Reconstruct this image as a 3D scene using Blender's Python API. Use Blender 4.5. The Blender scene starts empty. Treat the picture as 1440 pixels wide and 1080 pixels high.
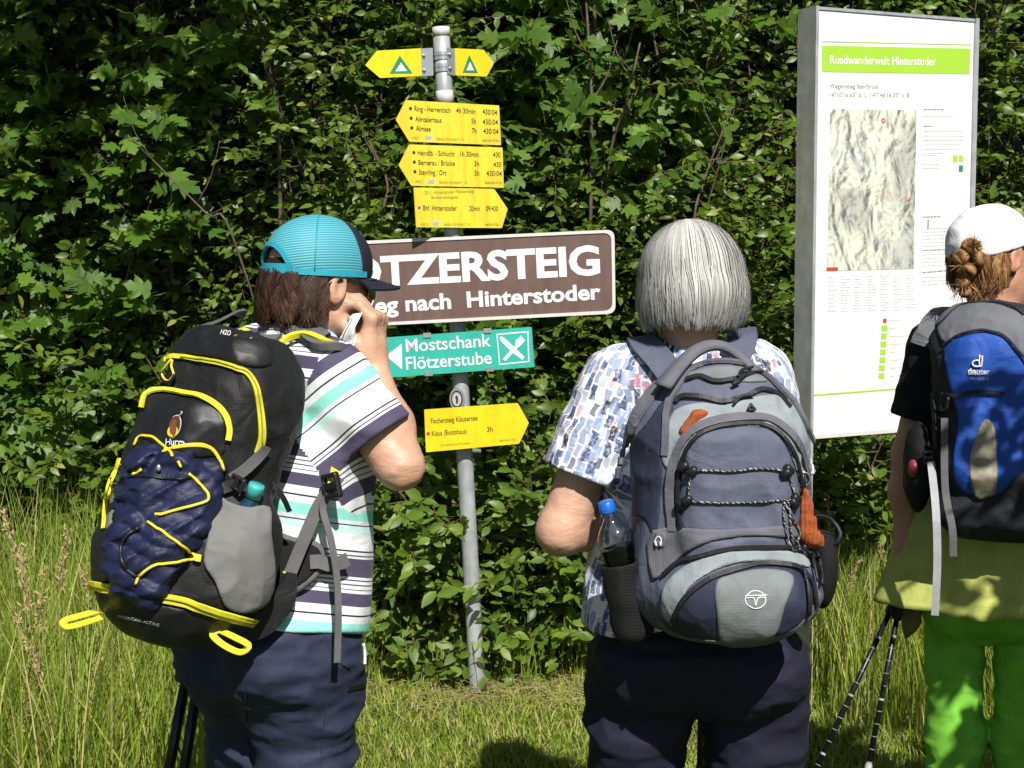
import bpy, math, random
import numpy as np
from mathutils import Vector, Matrix

random.seed(7)
rng = np.random.default_rng(7)
sc = bpy.context.scene
col = sc.collection
R = math.radians

# ------------------------------------------------------------------ camera, sky, sun, exposure
CAM = np.array([0.0, 0.0, 1.62]); PITCH = R(5.43); FPX = 2000.0
cam_d = bpy.data.cameras.new('camera'); cam_d.sensor_width = 36.0; cam_d.lens = 50.0
cam_d.clip_start = 0.05; cam_d.clip_end = 500.0
cam = bpy.data.objects.new('camera', cam_d); col.objects.link(cam)
cam.location = CAM; cam.rotation_euler = (R(90) - PITCH, 0, 0)
sc.camera = cam

SUN_AZ, SUN_EL = R(166.0), R(46.0)
SUN = Vector((math.sin(SUN_AZ) * math.cos(SUN_EL), math.cos(SUN_AZ) * math.cos(SUN_EL), math.sin(SUN_EL)))
world = bpy.data.worlds.new('World'); sc.world = world; world.use_nodes = True
wn = world.node_tree.nodes; bg = wn['Background']
sky = wn.new('ShaderNodeTexSky'); sky.sky_type = 'NISHITA'; sky.sun_disc = False
sky.sun_elevation = SUN_EL; sky.sun_rotation = SUN_AZ; sky.altitude = 600
world.node_tree.links.new(sky.outputs[0], bg.inputs[0]); bg.inputs[1].default_value = 0.054
sun_d = bpy.data.lights.new('sun', 'SUN'); sun_d.energy = 5.0; sun_d.angle = R(0.53); sun_d.color = (1.0, 0.955, 0.88)
sun = bpy.data.objects.new('sun', sun_d); col.objects.link(sun)
sun.rotation_euler = SUN.to_track_quat('Z', 'Y').to_euler(); sun.location = (2, -6, 9)

sc.render.engine = 'CYCLES'
sc.cycles.use_denoising = True
sc.cycles.use_adaptive_sampling = True; sc.cycles.adaptive_threshold = 0.02
sc.cycles.max_bounces = 6; sc.cycles.diffuse_bounces = 2; sc.cycles.glossy_bounces = 2
sc.cycles.transmission_bounces = 5; sc.cycles.transparent_max_bounces = 8
sc.cycles.caustics_reflective = False; sc.cycles.caustics_refractive = False
sc.view_settings.view_transform = 'Standard'; sc.view_settings.look = 'None'
sc.view_settings.exposure = 0.32; sc.view_settings.gamma = 1.0

# ------------------------------------------------------------------ toolkit
def at(px, py, Y):
    """the point at depth Y that shows at pixel (px, py) of the 1440 x 1080 photograph"""
    r = (px - 720.0) / FPX; u = (540.0 - py) / FPX
    d = np.array([r, math.cos(PITCH) + u * math.sin(PITCH), -math.sin(PITCH) + u * math.cos(PITCH)])
    return CAM + d * (Y / d[1])

def pix(P):
    """pixel coordinates of world points (N,3)"""
    Q = P - CAM
    f = Q[:, 1] * math.cos(PITCH) - Q[:, 2] * math.sin(PITCH)
    u = Q[:, 1] * math.sin(PITCH) + Q[:, 2] * math.cos(PITCH)
    return np.stack([720 + FPX * Q[:, 0] / f, 540 - FPX * u / f], 1)

def nrm(v):
    v = np.asarray(v, float); return v / (np.linalg.norm(v, axis=-1, keepdims=True) + 1e-12)

def empty(name, loc):
    o = bpy.data.objects.new(name, None); col.objects.link(o); o.location = loc; o.empty_display_size = 0.1
    return o

def tag(o, label=None, cat=None, group=None, kind=None):
    if label: o['label'] = label
    if cat: o['category'] = cat
    if group: o['group'] = group
    if kind: o['kind'] = kind
    return o

def raw_mesh(name, V, Fs, smooth=True):
    """V (N,3); Fs: list of face index tuples, or an (M,3)/(M,4) array"""
    me = bpy.data.meshes.new(name)
    V = np.ascontiguousarray(V, np.float32)
    if isinstance(Fs, np.ndarray):
        k = Fs.shape[1]; n = len(Fs)
        me.vertices.add(len(V)); me.vertices.foreach_set('co', V.ravel())
        me.loops.add(n * k); me.loops.foreach_set('vertex_index', np.ascontiguousarray(Fs, np.int32).ravel())
        me.polygons.add(n); me.polygons.foreach_set('loop_start', np.arange(0, n * k, k, dtype=np.int32))
        me.update(calc_edges=True)
    else:
        me.from_pydata(V.tolist(), [], Fs); me.update()
    me.polygons.foreach_set('use_smooth', np.full(len(me.polygons), bool(smooth)))
    return me

def link(name, me, mat, parent=None, loc=None):
    o = bpy.data.objects.new(name, me); col.objects.link(o)
    if mat is not None and len(me.materials) == 0: me.materials.append(mat)
    if loc is not None: o.location = loc
    if parent is not None: o.parent = parent
    return o

def wloc(o):
    l = Vector((0, 0, 0))
    while o is not None:
        l = l + o.location; o = o.parent
    return np.array(l)

def put(name, V, Fs, mat, parent=None, smooth=True, base=None, attrs=None):
    """mesh given in world coordinates; as a part it hangs under parent, alone it stands at base"""
    off = wloc(parent) if parent is not None else (np.array(base, float) if base is not None else np.zeros(3))
    me = raw_mesh(name, np.asarray(V, float) - off, Fs, smooth)
    if attrs:
        for k, a in attrs.items():
            at_ = me.attributes.new(k, 'FLOAT', 'POINT'); at_.data.foreach_set('value', np.ascontiguousarray(a, np.float32))
    return link(name, me, mat, parent, None if parent is not None else off)

# ---- signed distance shapes, meshed with surface nets
def _loc(P, c, M=None):
    x, y, z = P[:, 0] - float(c[0]), P[:, 1] - float(c[1]), P[:, 2] - float(c[2])
    if M is None: return x, y, z
    m = [[float(v) for v in row] for row in np.asarray(M)]
    return (x * m[0][0] + y * m[1][0] + z * m[2][0], x * m[0][1] + y * m[1][1] + z * m[2][1], x * m[0][2] + y * m[1][2] + z * m[2][2])

def sell(P, c, r, M=None):
    x, y, z = _loc(P, c, M); a, b, d = float(r[0]), float(r[1]), float(r[2])
    x = x / a; y = y / b; z = z / d
    k0 = np.sqrt(x * x + y * y + z * z); x = x / a; y = y / b; z = z / d
    return k0 * (k0 - 1) / (np.sqrt(x * x + y * y + z * z) + 1e-9)

def scone(P, a, b, ra, rb):
    dx, dy, dz = [float(b[i]) - float(a[i]) for i in range(3)]; L = dx * dx + dy * dy + dz * dz + 1e-12
    x, y, z = _loc(P, a)
    t = np.clip((x * dx + y * dy + z * dz) / L, 0, 1)
    x = x - t * dx; y = y - t * dy; z = z - t * dz
    return np.sqrt(x * x + y * y + z * z) - (float(ra) + (float(rb) - float(ra)) * t)

def sbox(P, c, h, r, M=None):
    x, y, z = _loc(P, c, M)
    x = np.abs(x) - float(h[0] - r); y = np.abs(y) - float(h[1] - r); z = np.abs(z) - float(h[2] - r)
    m = np.minimum(np.maximum(np.maximum(x, y), z), 0)
    x = np.maximum(x, 0); y = np.maximum(y, 0); z = np.maximum(z, 0)
    return np.sqrt(x * x + y * y + z * z) + m - r

def smin(a, b, k):
    h = np.clip(0.5 + 0.5 * (b - a) / k, 0, 1)
    return b + (a - b) * h - k * h * (1 - h)

def smax(a, b, k): return -smin(-a, -b, k)

def sunion(ds, k):
    d = ds[0]
    for e in ds[1:]: d = smin(d, e, k)
    return d

def schain(P, pts, rad, k):
    return sunion([scone(P, pts[i], pts[i + 1], rad[i], rad[i + 1]) for i in range(len(pts) - 1)], k)

def vnoise(P, s, seed=0):
    """smooth value noise in -1..1"""
    I = []; F_ = []
    for a in range(3):
        q = P[:, a] * s + seed * 17.31; i = np.floor(q); f = q - i; F_.append((f * f * (3 - 2 * f)).astype(np.float32)); I.append(i.astype(np.int32).view(np.uint32))
    kx = [(I[0] + np.uint32(d)) * np.uint32(73856093) for d in (0, 1)]; ky = [(I[1] + np.uint32(d)) * np.uint32(19349663) for d in (0, 1)]
    kz = [((I[2] + np.uint32(d)) * np.uint32(83492791)) ^ np.uint32((seed * 2654435 + 977) & 0xffffffff) for d in (0, 1)]
    def hsh(a, b, c):
        n = kx[a] ^ ky[b] ^ kz[c]; n = (n ^ (n >> np.uint32(13))) * np.uint32(1274126177); n = n ^ (n >> np.uint32(16))
        return (n & np.uint32(0xffff)).astype(np.float32)
    def lx(b, c): h0 = hsh(0, b, c); return h0 + (hsh(1, b, c) - h0) * F_[0]
    def ly(c): a = lx(0, c); return a + (lx(1, c) - a) * F_[1]
    a = ly(0); return (a + (ly(1) - a) * F_[2]) / np.float32(32767.5) - np.float32(1)

def folds(P, s, amp, seed, stretch=(1, 1, 1), sharp=True):
    """cloth folds: ridged noise, stretched along one direction"""
    Q = np.empty_like(P, order='F'); w = vnoise(P, s * 0.6, seed + 5) * (0.5 / s)
    for a in range(3): Q[:, a] = P[:, a] * stretch[a] + w * (1, -.7, .6)[a]
    n = vnoise(Q, s, seed)
    n = 2 * np.abs(n) ** 0.8 - 1 if sharp else n
    return amp * (n + 0.45 * vnoise(Q, s * 2.3, seed + 1))

def sdf_mesh(f, lo, hi, h, refine=1):
    lo = np.asarray(lo, float); hi = np.asarray(hi, float); B = 8
    nb = np.maximum(1, np.ceil((hi - lo) / (h * B)).astype(int))
    g = np.stack(np.meshgrid(*[np.arange(n) for n in nb], indexing='ij'), -1).reshape(-1, 3)
    cen = lo + (g * B + (B - 1) / 2) * h
    f0 = f; f = lambda Z: f0(np.asfortranarray(Z, dtype=np.float32)) if len(Z) else np.zeros(0)
    dc = f(cen)
    vol = np.repeat(np.repeat(np.repeat(np.where(dc < 0, -1., 1.).reshape(nb).astype(np.float32), B, 0), B, 1), B, 2)
    act = np.where(np.abs(dc) < B * h * 1.2)[0]
    l = np.stack(np.meshgrid(*[np.arange(B)] * 3, indexing='ij'), -1).reshape(-1, 3)
    for s in range(0, len(act), 32):
        ii = (g[act[s:s + 32]][:, None, :] * B + l[None]).reshape(-1, 3)
        vol[ii[:, 0], ii[:, 1], ii[:, 2]] = f(lo + ii * h)
    sg = vol < 0
    c = [sg[a:sg.shape[0] - 1 + a, b:sg.shape[1] - 1 + b, d:sg.shape[2] - 1 + d] for a in (0, 1) for b in (0, 1) for d in (0, 1)]
    anyv = c[0].copy(); allv = c[0].copy()
    for x in c[1:]: anyv |= x; allv &= x
    cells = np.argwhere(anyv & ~allv)
    idx = np.full(anyv.shape, -1, np.int64); idx[cells[:, 0], cells[:, 1], cells[:, 2]] = np.arange(len(cells))
    offs = np.array([(a, b, d) for a in (0, 1) for b in (0, 1) for d in (0, 1)])
    val = np.stack([vol[cells[:, 0] + o[0], cells[:, 1] + o[1], cells[:, 2] + o[2]] for o in offs], 1)
    acc = np.zeros((len(cells), 3)); cnt = np.zeros(len(cells))
    for a in range(8):
        for b in range(a + 1, 8):
            if np.abs(offs[a] - offs[b]).sum() != 1: continue
            va, vb = val[:, a], val[:, b]; m = (va < 0) != (vb < 0)
            t = np.where(m, va / np.where(np.abs(va - vb) < 1e-9, 1, va - vb), 0)
            acc += np.where(m[:, None], offs[a] + t[:, None] * (offs[b] - offs[a]), 0); cnt += m
    V = lo + (cells + acc / cnt[:, None]) * h
    faces = []
    for ax in range(3):
        sl0 = [slice(None)] * 3; sl1 = [slice(None)] * 3; sl0[ax] = slice(0, -1); sl1[ax] = slice(1, None)
        A, Bv = sg[tuple(sl0)], sg[tuple(sl1)]
        e = np.argwhere(A != Bv); o1, o2 = (ax + 1) % 3, (ax + 2) % 3
        e = e[(e[:, o1] > 0) & (e[:, o2] > 0) & (e[:, o1] < anyv.shape[o1]) & (e[:, o2] < anyv.shape[o2])]
        ins = A[e[:, 0], e[:, 1], e[:, 2]]
        def cid(d1, d2):
            k = e.copy(); k[:, o1] += d1; k[:, o2] += d2; return idx[k[:, 0], k[:, 1], k[:, 2]]
        q = np.stack([cid(-1, -1), cid(0, -1), cid(0, 0), cid(-1, 0)], 1)
        q[~ins] = q[~ins][:, ::-1]; faces.append(q)
    Fq = np.concatenate(faces); Fq = Fq[(Fq >= 0).all(1)]
    for _ in range(refine):
        def step(s):
            U = V[s:s + 8000]; G = grad(f, U, h * 0.5); d = f(U)
            return U - np.clip(d / np.maximum((G * G).sum(1), 0.25), -h * .6, h * .6)[:, None] * G
        V = np.concatenate([step(s) for s in range(0, len(V), 8000)])
    return V, Fq

def grad(f, P, e=0.002):
    G = np.zeros_like(P)
    for a in range(3):
        o = np.zeros(3); o[a] = e; G[:, a] = (f(P + o) - f(P - o)) / (2 * e)
    return G

def rays(f, pts, y0=2.2, steps=46, off=0.0):
    """where the sight lines through the given photograph pixels meet the shape f: points and outward normals"""
    pts = np.asarray(pts, float); r = (pts[:, 0] - 720) / FPX; u = (540 - pts[:, 1]) / FPX
    D = nrm(np.stack([r, math.cos(PITCH) + u * math.sin(PITCH), -math.sin(PITCH) + u * math.cos(PITCH)], 1))
    f0 = f; f = lambda Z: f0(np.asfortranarray(Z, dtype=np.float32)).astype(float)
    t = np.full(len(pts), y0); best = t.copy(); bd = np.full(len(pts), 9.0)
    for _ in range(steps):
        d = f(CAM + D * t[:, None]); m = np.abs(d) < bd; best = np.where(m, t, best); bd = np.where(m, np.abs(d), bd)
        t = t + np.clip(d * 0.85, -0.02, 0.3)
    Pq = CAM + D * best[:, None]; N = nrm(grad(f, Pq))
    return Pq + N * off, N

def smooth_path(pts, n=6, closed=False):
    P = np.asarray(pts, float); m = len(P); out = []
    for i in range(m if closed else m - 1):
        if closed: p0, p1, p2, p3 = P[(i - 1) % m], P[i], P[(i + 1) % m], P[(i + 2) % m]
        else:
            p1, p2 = P[i], P[i + 1]; p0 = P[i - 1] if i else 2 * p1 - p2; p3 = P[i + 2] if i + 2 < m else 2 * p2 - p1
        for t in np.arange(n) / n:
            out.append(0.5 * (2 * p1 + (p2 - p0) * t + (2 * p0 - 5 * p1 + 4 * p2 - p3) * t * t + (3 * p1 - p0 - 3 * p2 + p3) * t ** 3))
    if not closed: out.append(P[-1])
    return np.array(out)

class MB:
    def __init__(s): s.V = []; s.F = []; s.n = 0
    def add(s, V, Fs):
        V = np.asarray(V, float); s.V.append(V); s.F += [tuple(int(i) + s.n for i in f) for f in Fs]; s.n += len(V); return s
    def tube(s, pts, rad, sides=8, closed=False, caps=True):
        P = np.asarray(pts, float); m = len(P); rad = np.broadcast_to(np.asarray(rad, float), (m,))
        T = np.gradient(P, axis=0) if not closed else np.roll(P, -1, 0) - np.roll(P, 1, 0)
        T = nrm(T); up = np.array([0, 0, 1.0]) if abs(T[0][2]) < 0.9 else np.array([1.0, 0, 0])
        A = nrm(np.cross(T[0], up)); rows = []
        for i in range(m):
            A = nrm(A - T[i] * (A @ T[i])); Bn = np.cross(T[i], A)
            a = np.arange(sides) * 2 * math.pi / sides
            rows.append(P[i] + rad[i] * (np.cos(a)[:, None] * A + np.sin(a)[:, None] * Bn))
        V = np.concatenate(rows); Fs = []
        for i in range(m if closed else m - 1):
            j = (i + 1) % m
            for k in range(sides):
                l = (k + 1) % sides; Fs.append((i * sides + k, i * sides + l, j * sides + l, j * sides + k))
        if caps and not closed:
            Fs.append(tuple(range(sides))[::-1]); Fs.append(tuple((m - 1) * sides + k for k in range(sides)))
        return s.add(V, Fs)
    def band(s, pts, nor, w, th=0.002, closed=False):
        """a strap: path, outward normals, width (number or list), thickness"""
        P = np.asarray(pts, float); m = len(P); N = nrm(np.asarray(nor, float)); w = np.broadcast_to(np.asarray(w, float), (m,))
        T = nrm(np.gradient(P, axis=0) if not closed else np.roll(P, -1, 0) - np.roll(P, 1, 0))
        S = nrm(np.cross(T, N)); V = []
        for i in range(m):
            a = S[i] * w[i] / 2; b = N[i] * th / 2
            V += [P[i] - a - b, P[i] + a - b, P[i] + a * 0.98 + b, P[i] - a * 0.98 + b]
        Fs = []
        for i in range(m if closed else m - 1):
            j = (i + 1) % m
            for k in range(4): l = (k + 1) % 4; Fs.append((i * 4 + k, i * 4 + l, j * 4 + l, j * 4 + k)[::-1])
        if not closed: Fs.append((0, 1, 2, 3)); Fs.append(tuple((m - 1) * 4 + k for k in (3, 2, 1, 0)))
        return s.add(V, Fs)
    def box(s, c, h, M=None):
        q = np.array([(x, y, z) for x in (-1, 1) for y in (-1, 1) for z in (-1, 1)]) * np.asarray(h, float)
        if M is not None: q = q @ np.asarray(M).T
        return s.add(q + np.asarray(c), [(0, 1, 3, 2), (4, 6, 7, 5), (0, 4, 5, 1), (2, 3, 7, 6), (0, 2, 6, 4), (1, 5, 7, 3)])
    def build(s, name, mat, parent=None, smooth=False, base=None):
        return put(name, np.concatenate(s.V), s.F, mat, parent, smooth, base)

# ---- materials
def nodes(name):
    m = bpy.data.materials.new(name); m.use_nodes = True
    t = m.node_tree; return m, t.nodes, t.links, t.nodes['Principled BSDF']

def N(ns, t, **kw):
    n = ns.new('ShaderNode' + t)
    for k, v in kw.items():
        if k.startswith('_'): setattr(n, k[1:], v)
        else: n.inputs[k.replace('__', ' ')].default_value = v
    return n

def c4(c): return (c[0], c[1], c[2], 1.0)

def ramp(ns, stops, interp='LINEAR'):
    r = ns.new('ShaderNodeValToRGB'); r.color_ramp.interpolation = interp; e = r.color_ramp.elements
    e[0].position, e[0].color = stops[0][0], c4(stops[0][1]); e[1].position, e[1].color = stops[-1][0], c4(stops[-1][1])
    for p, c in stops[1:-1]: x = e.new(p); x.color = c4(c)
    return r

def surface(name, color, rough=0.6, var=0.12, scale=30.0, bump=0.15, bscale=220.0, metal=0.0, sheen=0.0, spec=0.5, wr=0.0, wscale=14.0, coat=0.0, dirt=0.0):
    """a plain painted, plastic, metal or cloth surface with slight mottling and fine relief"""
    m, ns, ln, b = nodes(name)
    tc = N(ns, 'TexCoord'); n1 = N(ns, 'TexNoise', Scale=scale, Detail=5.0)
    ln.new(tc.outputs['Object'], n1.inputs['Vector'])
    lo = tuple(max(0, x * (1 - var)) for x in color); hi = tuple(min(1, x * (1 + var)) for x in color)
    r = ramp(ns, [(0.3, lo), (0.7, hi)]); ln.new(n1.outputs['Fac'], r.inputs[0]); out = r.outputs[0]
    if dirt:   # rain streaks and grime
        mp = N(ns, 'Mapping'); mp.inputs['Scale'].default_value = (1, 1, .16); ln.new(tc.outputs['Object'], mp.inputs[0])
        nd = N(ns, 'TexNoise', Scale=26.0, Detail=6.0, Roughness=.7); ln.new(mp.outputs[0], nd.inputs['Vector'])
        ns2 = N(ns, 'TexNoise', Scale=70.0, Detail=3.0, Roughness=.8); ln.new(tc.outputs['Object'], ns2.inputs['Vector'])
        rd = ramp(ns, [(.42, (1, 1, 1)), (.72, (1 - dirt, 1 - dirt * 1.05, 1 - dirt * 1.1))]); ln.new(nd.outputs['Fac'], rd.inputs[0])
        rs = ramp(ns, [(.66, (1, 1, 1)), (.76, (1 - dirt * .9,) * 3)]); ln.new(ns2.outputs['Fac'], rs.inputs[0])
        for x in (rd, rs):
            mx = N(ns, 'MixRGB', Fac=1.0, _blend_type='MULTIPLY'); ln.new(out, mx.inputs[1]); ln.new(x.outputs[0], mx.inputs[2]); out = mx.outputs[0]
    ln.new(out, b.inputs['Base Color'])
    b.inputs['Roughness'].default_value = rough; b.inputs['Metallic'].default_value = metal
    b.inputs['Specular IOR Level'].default_value = spec
    if sheen: b.inputs['Sheen Weight'].default_value = sheen
    if coat: b.inputs['Coat Weight'].default_value = coat
    n2 = N(ns, 'TexNoise', Scale=bscale, Detail=2.0); ln.new(tc.outputs['Object'], n2.inputs['Vector'])
    bp = N(ns, 'Bump', Strength=bump, Distance=0.002); ln.new(n2.outputs['Fac'], bp.inputs['Height']); last = bp
    if wr:
        n3 = N(ns, 'TexNoise', Scale=wscale, Detail=3.0, Distortion=0.8); ln.new(tc.outputs['Object'], n3.inputs['Vector'])
        b2 = N(ns, 'Bump', Strength=wr, Distance=0.012); ln.new(n3.outputs['Fac'], b2.inputs['Height']); ln.new(b2.outputs[0], bp.inputs['Normal'])
    ln.new(last.outputs[0], b.inputs['Normal'])
    return m

def weave(name, color, rough=0.75, pitch=260.0, depth=0.3, wr=0.25, wscale=16.0, var=0.14, spec=0.3):
    """woven pack or trouser cloth: crossing threads plus soft creases"""
    m = surface(name, color, rough, var, 24.0, 0.12, 400.0, wr=wr, wscale=wscale, spec=spec)
    ns, ln = m.node_tree.nodes, m.node_tree.links; b = ns['Principled BSDF']
    tc = N(ns, 'TexCoord'); hs = []
    for d in ('X', 'Z'):
        w = N(ns, 'TexWave', Scale=pitch / 6.28, Distortion=0.3, _bands_direction=d); ln.new(tc.outputs['Object'], w.inputs['Vector']); hs.append(w)
    mx = N(ns, 'Math', _operation='MAXIMUM'); ln.new(hs[0].outputs['Fac'], mx.inputs[0]); ln.new(hs[1].outputs['Fac'], mx.inputs[1])
    old = b.inputs['Normal'].links[0].from_socket
    bp = N(ns, 'Bump', Strength=depth, Distance=0.0012); ln.new(mx.outputs[0], bp.inputs['Height']); ln.new(old, bp.inputs['Normal'])
    ln.new(bp.outputs[0], b.inputs['Normal'])
    return m

M = {}
M['galv'] = surface('galvanised_steel', (0.48, 0.50, 0.52), 0.45, 0.16, 22, 0.1, 150, metal=0.35, dirt=.2)
M['alu'] = surface('aluminium', (0.6, 0.61, 0.62), 0.38, 0.08, 20, 0.05, 200, metal=0.8)
M['sign_yellow'] = surface('yellow_sign_paint', (0.86, 0.64, 0.012), 0.42, 0.035, 9, 0.03, 60, dirt=.22)
M['sign_yellow2'] = surface('yellow_sign_paint_faded', (0.84, 0.66, 0.045), 0.45, 0.05, 9, 0.03, 60, dirt=.28)
M['sign_brown'] = surface('brown_sign_paint', (0.158, 0.097, 0.083), 0.45, 0.10, 7, 0.03, 60, dirt=.25)
M['sign_green'] = surface('green_sign_paint', (0.035, 0.45, 0.35), 0.4, 0.04, 9, 0.03, 60, dirt=.15)
M['white'] = surface('white_paint', (0.82, 0.82, 0.80), 0.45, 0.03, 9, 0.03, 60, dirt=.10)
M['offwhite'] = surface('white_edge', (0.66, 0.64, 0.60), 0.45, 0.06, 12, 0.03, 60)
M['ink'] = surface('black_print', (0.035, 0.03, 0.018), 0.6, 0.1, 60, 0.0, 60)
M['ink_faded'] = surface('faded_print', (0.30, 0.24, 0.05), 0.6, 0.2, 90, 0.0, 60)
M['ink_grey'] = surface('grey_print', (0.30, 0.30, 0.30), 0.6, 0.1, 60, 0.0, 60)
M['ink_pale'] = surface('pale_print', (0.56, 0.56, 0.56), 0.6, 0.1, 60, 0.0, 60)
M['print_green'] = surface('green_print', (0.36, 0.62, 0.045), 0.5, 0.03, 9, 0.0, 60)
M['print_dkgreen'] = surface('dark_green_print', (0.02, 0.24, 0.11), 0.5, 0.05, 9, 0.0, 60)
M['print_red'] = surface('red_print', (0.65, 0.05, 0.03), 0.5, 0.05, 9, 0.0, 60)
M['print_blue'] = surface('blue_print', (0.05, 0.17, 0.45), 0.5, 0.05, 9, 0.0, 60)

# ---- flat lettering
def _text_mesh(s, offset=0.0):
    cu = bpy.data.curves.new('lettering', 'FONT'); cu.body = s; cu.size = 1.0; cu.offset = offset; cu.resolution_u = 3
    o = bpy.data.objects.new('lettering', cu); me = bpy.data.meshes.new_from_object(o)
    V = np.zeros(len(me.vertices) * 3); me.vertices.foreach_get('co', V); V = V.reshape(-1, 3)
    Fs = [tuple(p.vertices) for p in me.polygons]
    bpy.data.objects.remove(o); bpy.data.curves.remove(cu); bpy.data.meshes.remove(me)
    return V, Fs
_H = _text_mesh('H')[0]; CAPH = _H[:, 1].max() - _H[:, 1].min()

class Plane:
    """a flat face in the place: origin, right, up, outward normal; uv() finds the spot that shows at a pixel"""
    def __init__(s, O, X, Z):
        s.O = np.asarray(O, float); s.X = nrm(np.asarray(X, float)); Z = np.asarray(Z, float)
        s.Z = nrm(Z - s.X * (Z @ s.X)); s.N = np.cross(s.X, s.Z)
        if s.N @ (CAM - s.O) < 0: s.N = -s.N
    def uv(s, px, py):
        d = at(px, py, 1.0) - CAM; t = ((s.O - CAM) @ s.N) / (d @ s.N); q = CAM + d * t - s.O
        return np.array([q @ s.X, q @ s.Z])
    def p(s, u, v, n=0.0): return s.O + s.X * u + s.Z * v + s.N * n
    def poly(s, uvs, n0, n1, mb=None):
        mb = mb or MB(); k = len(uvs)
        V = [s.p(u, v, n1) for u, v in uvs] + [s.p(u, v, n0) for u, v in uvs]
        Fs = [tuple(range(k)), tuple(range(2 * k - 1, k - 1, -1))] + [(i, i + k, (i + 1) % k + k, (i + 1) % k) for i in range(k)]
        return mb.add(V, Fs)
    def pxpoly(s, pts, n0, n1, mb=None): return s.poly([s.uv(*p) for p in pts], n0, n1, mb)
    def text(s, body, pL, pR, cap, n, bold=0.0, mb=None):
        """lettering whose baseline runs between two pixels; cap is the height of its capitals in pixels"""
        a = s.uv(*pL); b = s.uv(*pR); w = np.linalg.norm(b - a); e = (b - a) / w
        t = s.uv(pL[0], pL[1] - cap); ch = abs((t - a) @ np.array([-e[1], e[0]]))
        V, Fs = _text_mesh(body, bold); x0, x1 = V[:, 0].min(), V[:, 0].max()
        uv = a + np.outer((V[:, 0] - x0) * w / (x1 - x0), e) + np.outer(V[:, 1] * ch / CAPH, np.array([-e[1], e[0]]))
        mb = mb or MB()
        return mb.add(s.O + uv[:, :1] * s.X + uv[:, 1:] * s.Z + s.N * n, Fs)

def round_poly(pts, rad, k=5):
    """polygon with its corners rounded (uv points)"""
    P = np.asarray(pts, float); m = len(P); out = []; rad = np.broadcast_to(rad, (m,))
    for i in range(m):
        a, b, c = P[i - 1], P[i], P[(i + 1) % m]
        if rad[i] <= 0: out.append(b); continue
        u = nrm(a - b) * rad[i]; v = nrm(c - b) * rad[i]
        for t in np.linspace(0, 1, k): out.append((b + u) * (1 - t) ** 2 + 2 * t * (1 - t) * b + (b + v) * t * t)
    return out
# ------------------------------------------------------------------ signpost, its signs and the information board
POST_Y = 5.06
pb = at(672, 992, POST_Y); pb[2] = 0.0; pt = at(620, 40, POST_Y)
post_dir = nrm(pt - pb)
post = empty('signpost', pb)
tag(post, 'leaning galvanised steel tube post that carries the trail signs', 'post')
q = [pb - post_dir * 0.3] + [pb + (pt - pb) * t for t in np.linspace(0, 1, 12)]
MB().tube(q, 0.0295, 20).build('tube', M['galv'], post, True)
MB().tube([pt - post_dir * 0.028, pt + post_dir * 0.004], [0.0305, 0.0305], 20).build('cap', M['ink_pale'], post, True)
MB().tube([pt - post_dir * 0.26, pt - post_dir * 0.215], [0.0308, 0.0308], 20).build('collar', M['ink_pale'], post, True)

def on_post(py): # point on the post axis at the photograph's height py
    t = (py - 992.0) / (40.0 - 992.0); return pb + (pt - pb) * t

def clamps(root, pys, w=0.06):
    for py in pys:
        c = on_post(py); mb = MB()
        a = np.linspace(0, 2 * math.pi, 25)[:-1]
        A = nrm(np.cross(post_dir, [0, 1, 0])); B2 = np.cross(post_dir, A)
        mb.band([c + 0.0312 * (math.cos(t) * A + math.sin(t) * B2) for t in a], [math.cos(t) * A + math.sin(t) * B2 for t in a], 0.016, 0.003, True)
        mb.build('clamp', M['alu'], root)

def sign(name, label, corners, yl, yr, mat, th=0.003, rad=0.004, edge=None, group=None, cat='sign', post_off=None, inset=None):
    """corners: photograph pixels of the plate's outline; yl / yr: the depth of its two ends"""
    xs = [c[0] for c in corners]; ys = [c[1] for c in corners]
    x0, x1, ym = min(xs), max(xs), (min(ys) + max(ys)) / 2
    a, b = at(x0, ym, yl), at(x1, ym, yr)
    pl = Plane((a + b) / 2, b - a, post_dir if post_off is None else post_off)
    root = empty(name, pl.O); tag(root, label, cat, group)
    uv = round_poly([pl.uv(*c) for c in corners], rad)
    pl.poly(uv, -th, 0.0).build('plate', mat, root)
    pl.root = root; pl.uvo = uv
    return pl

TG = 'trail signs on the steel post'
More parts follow.
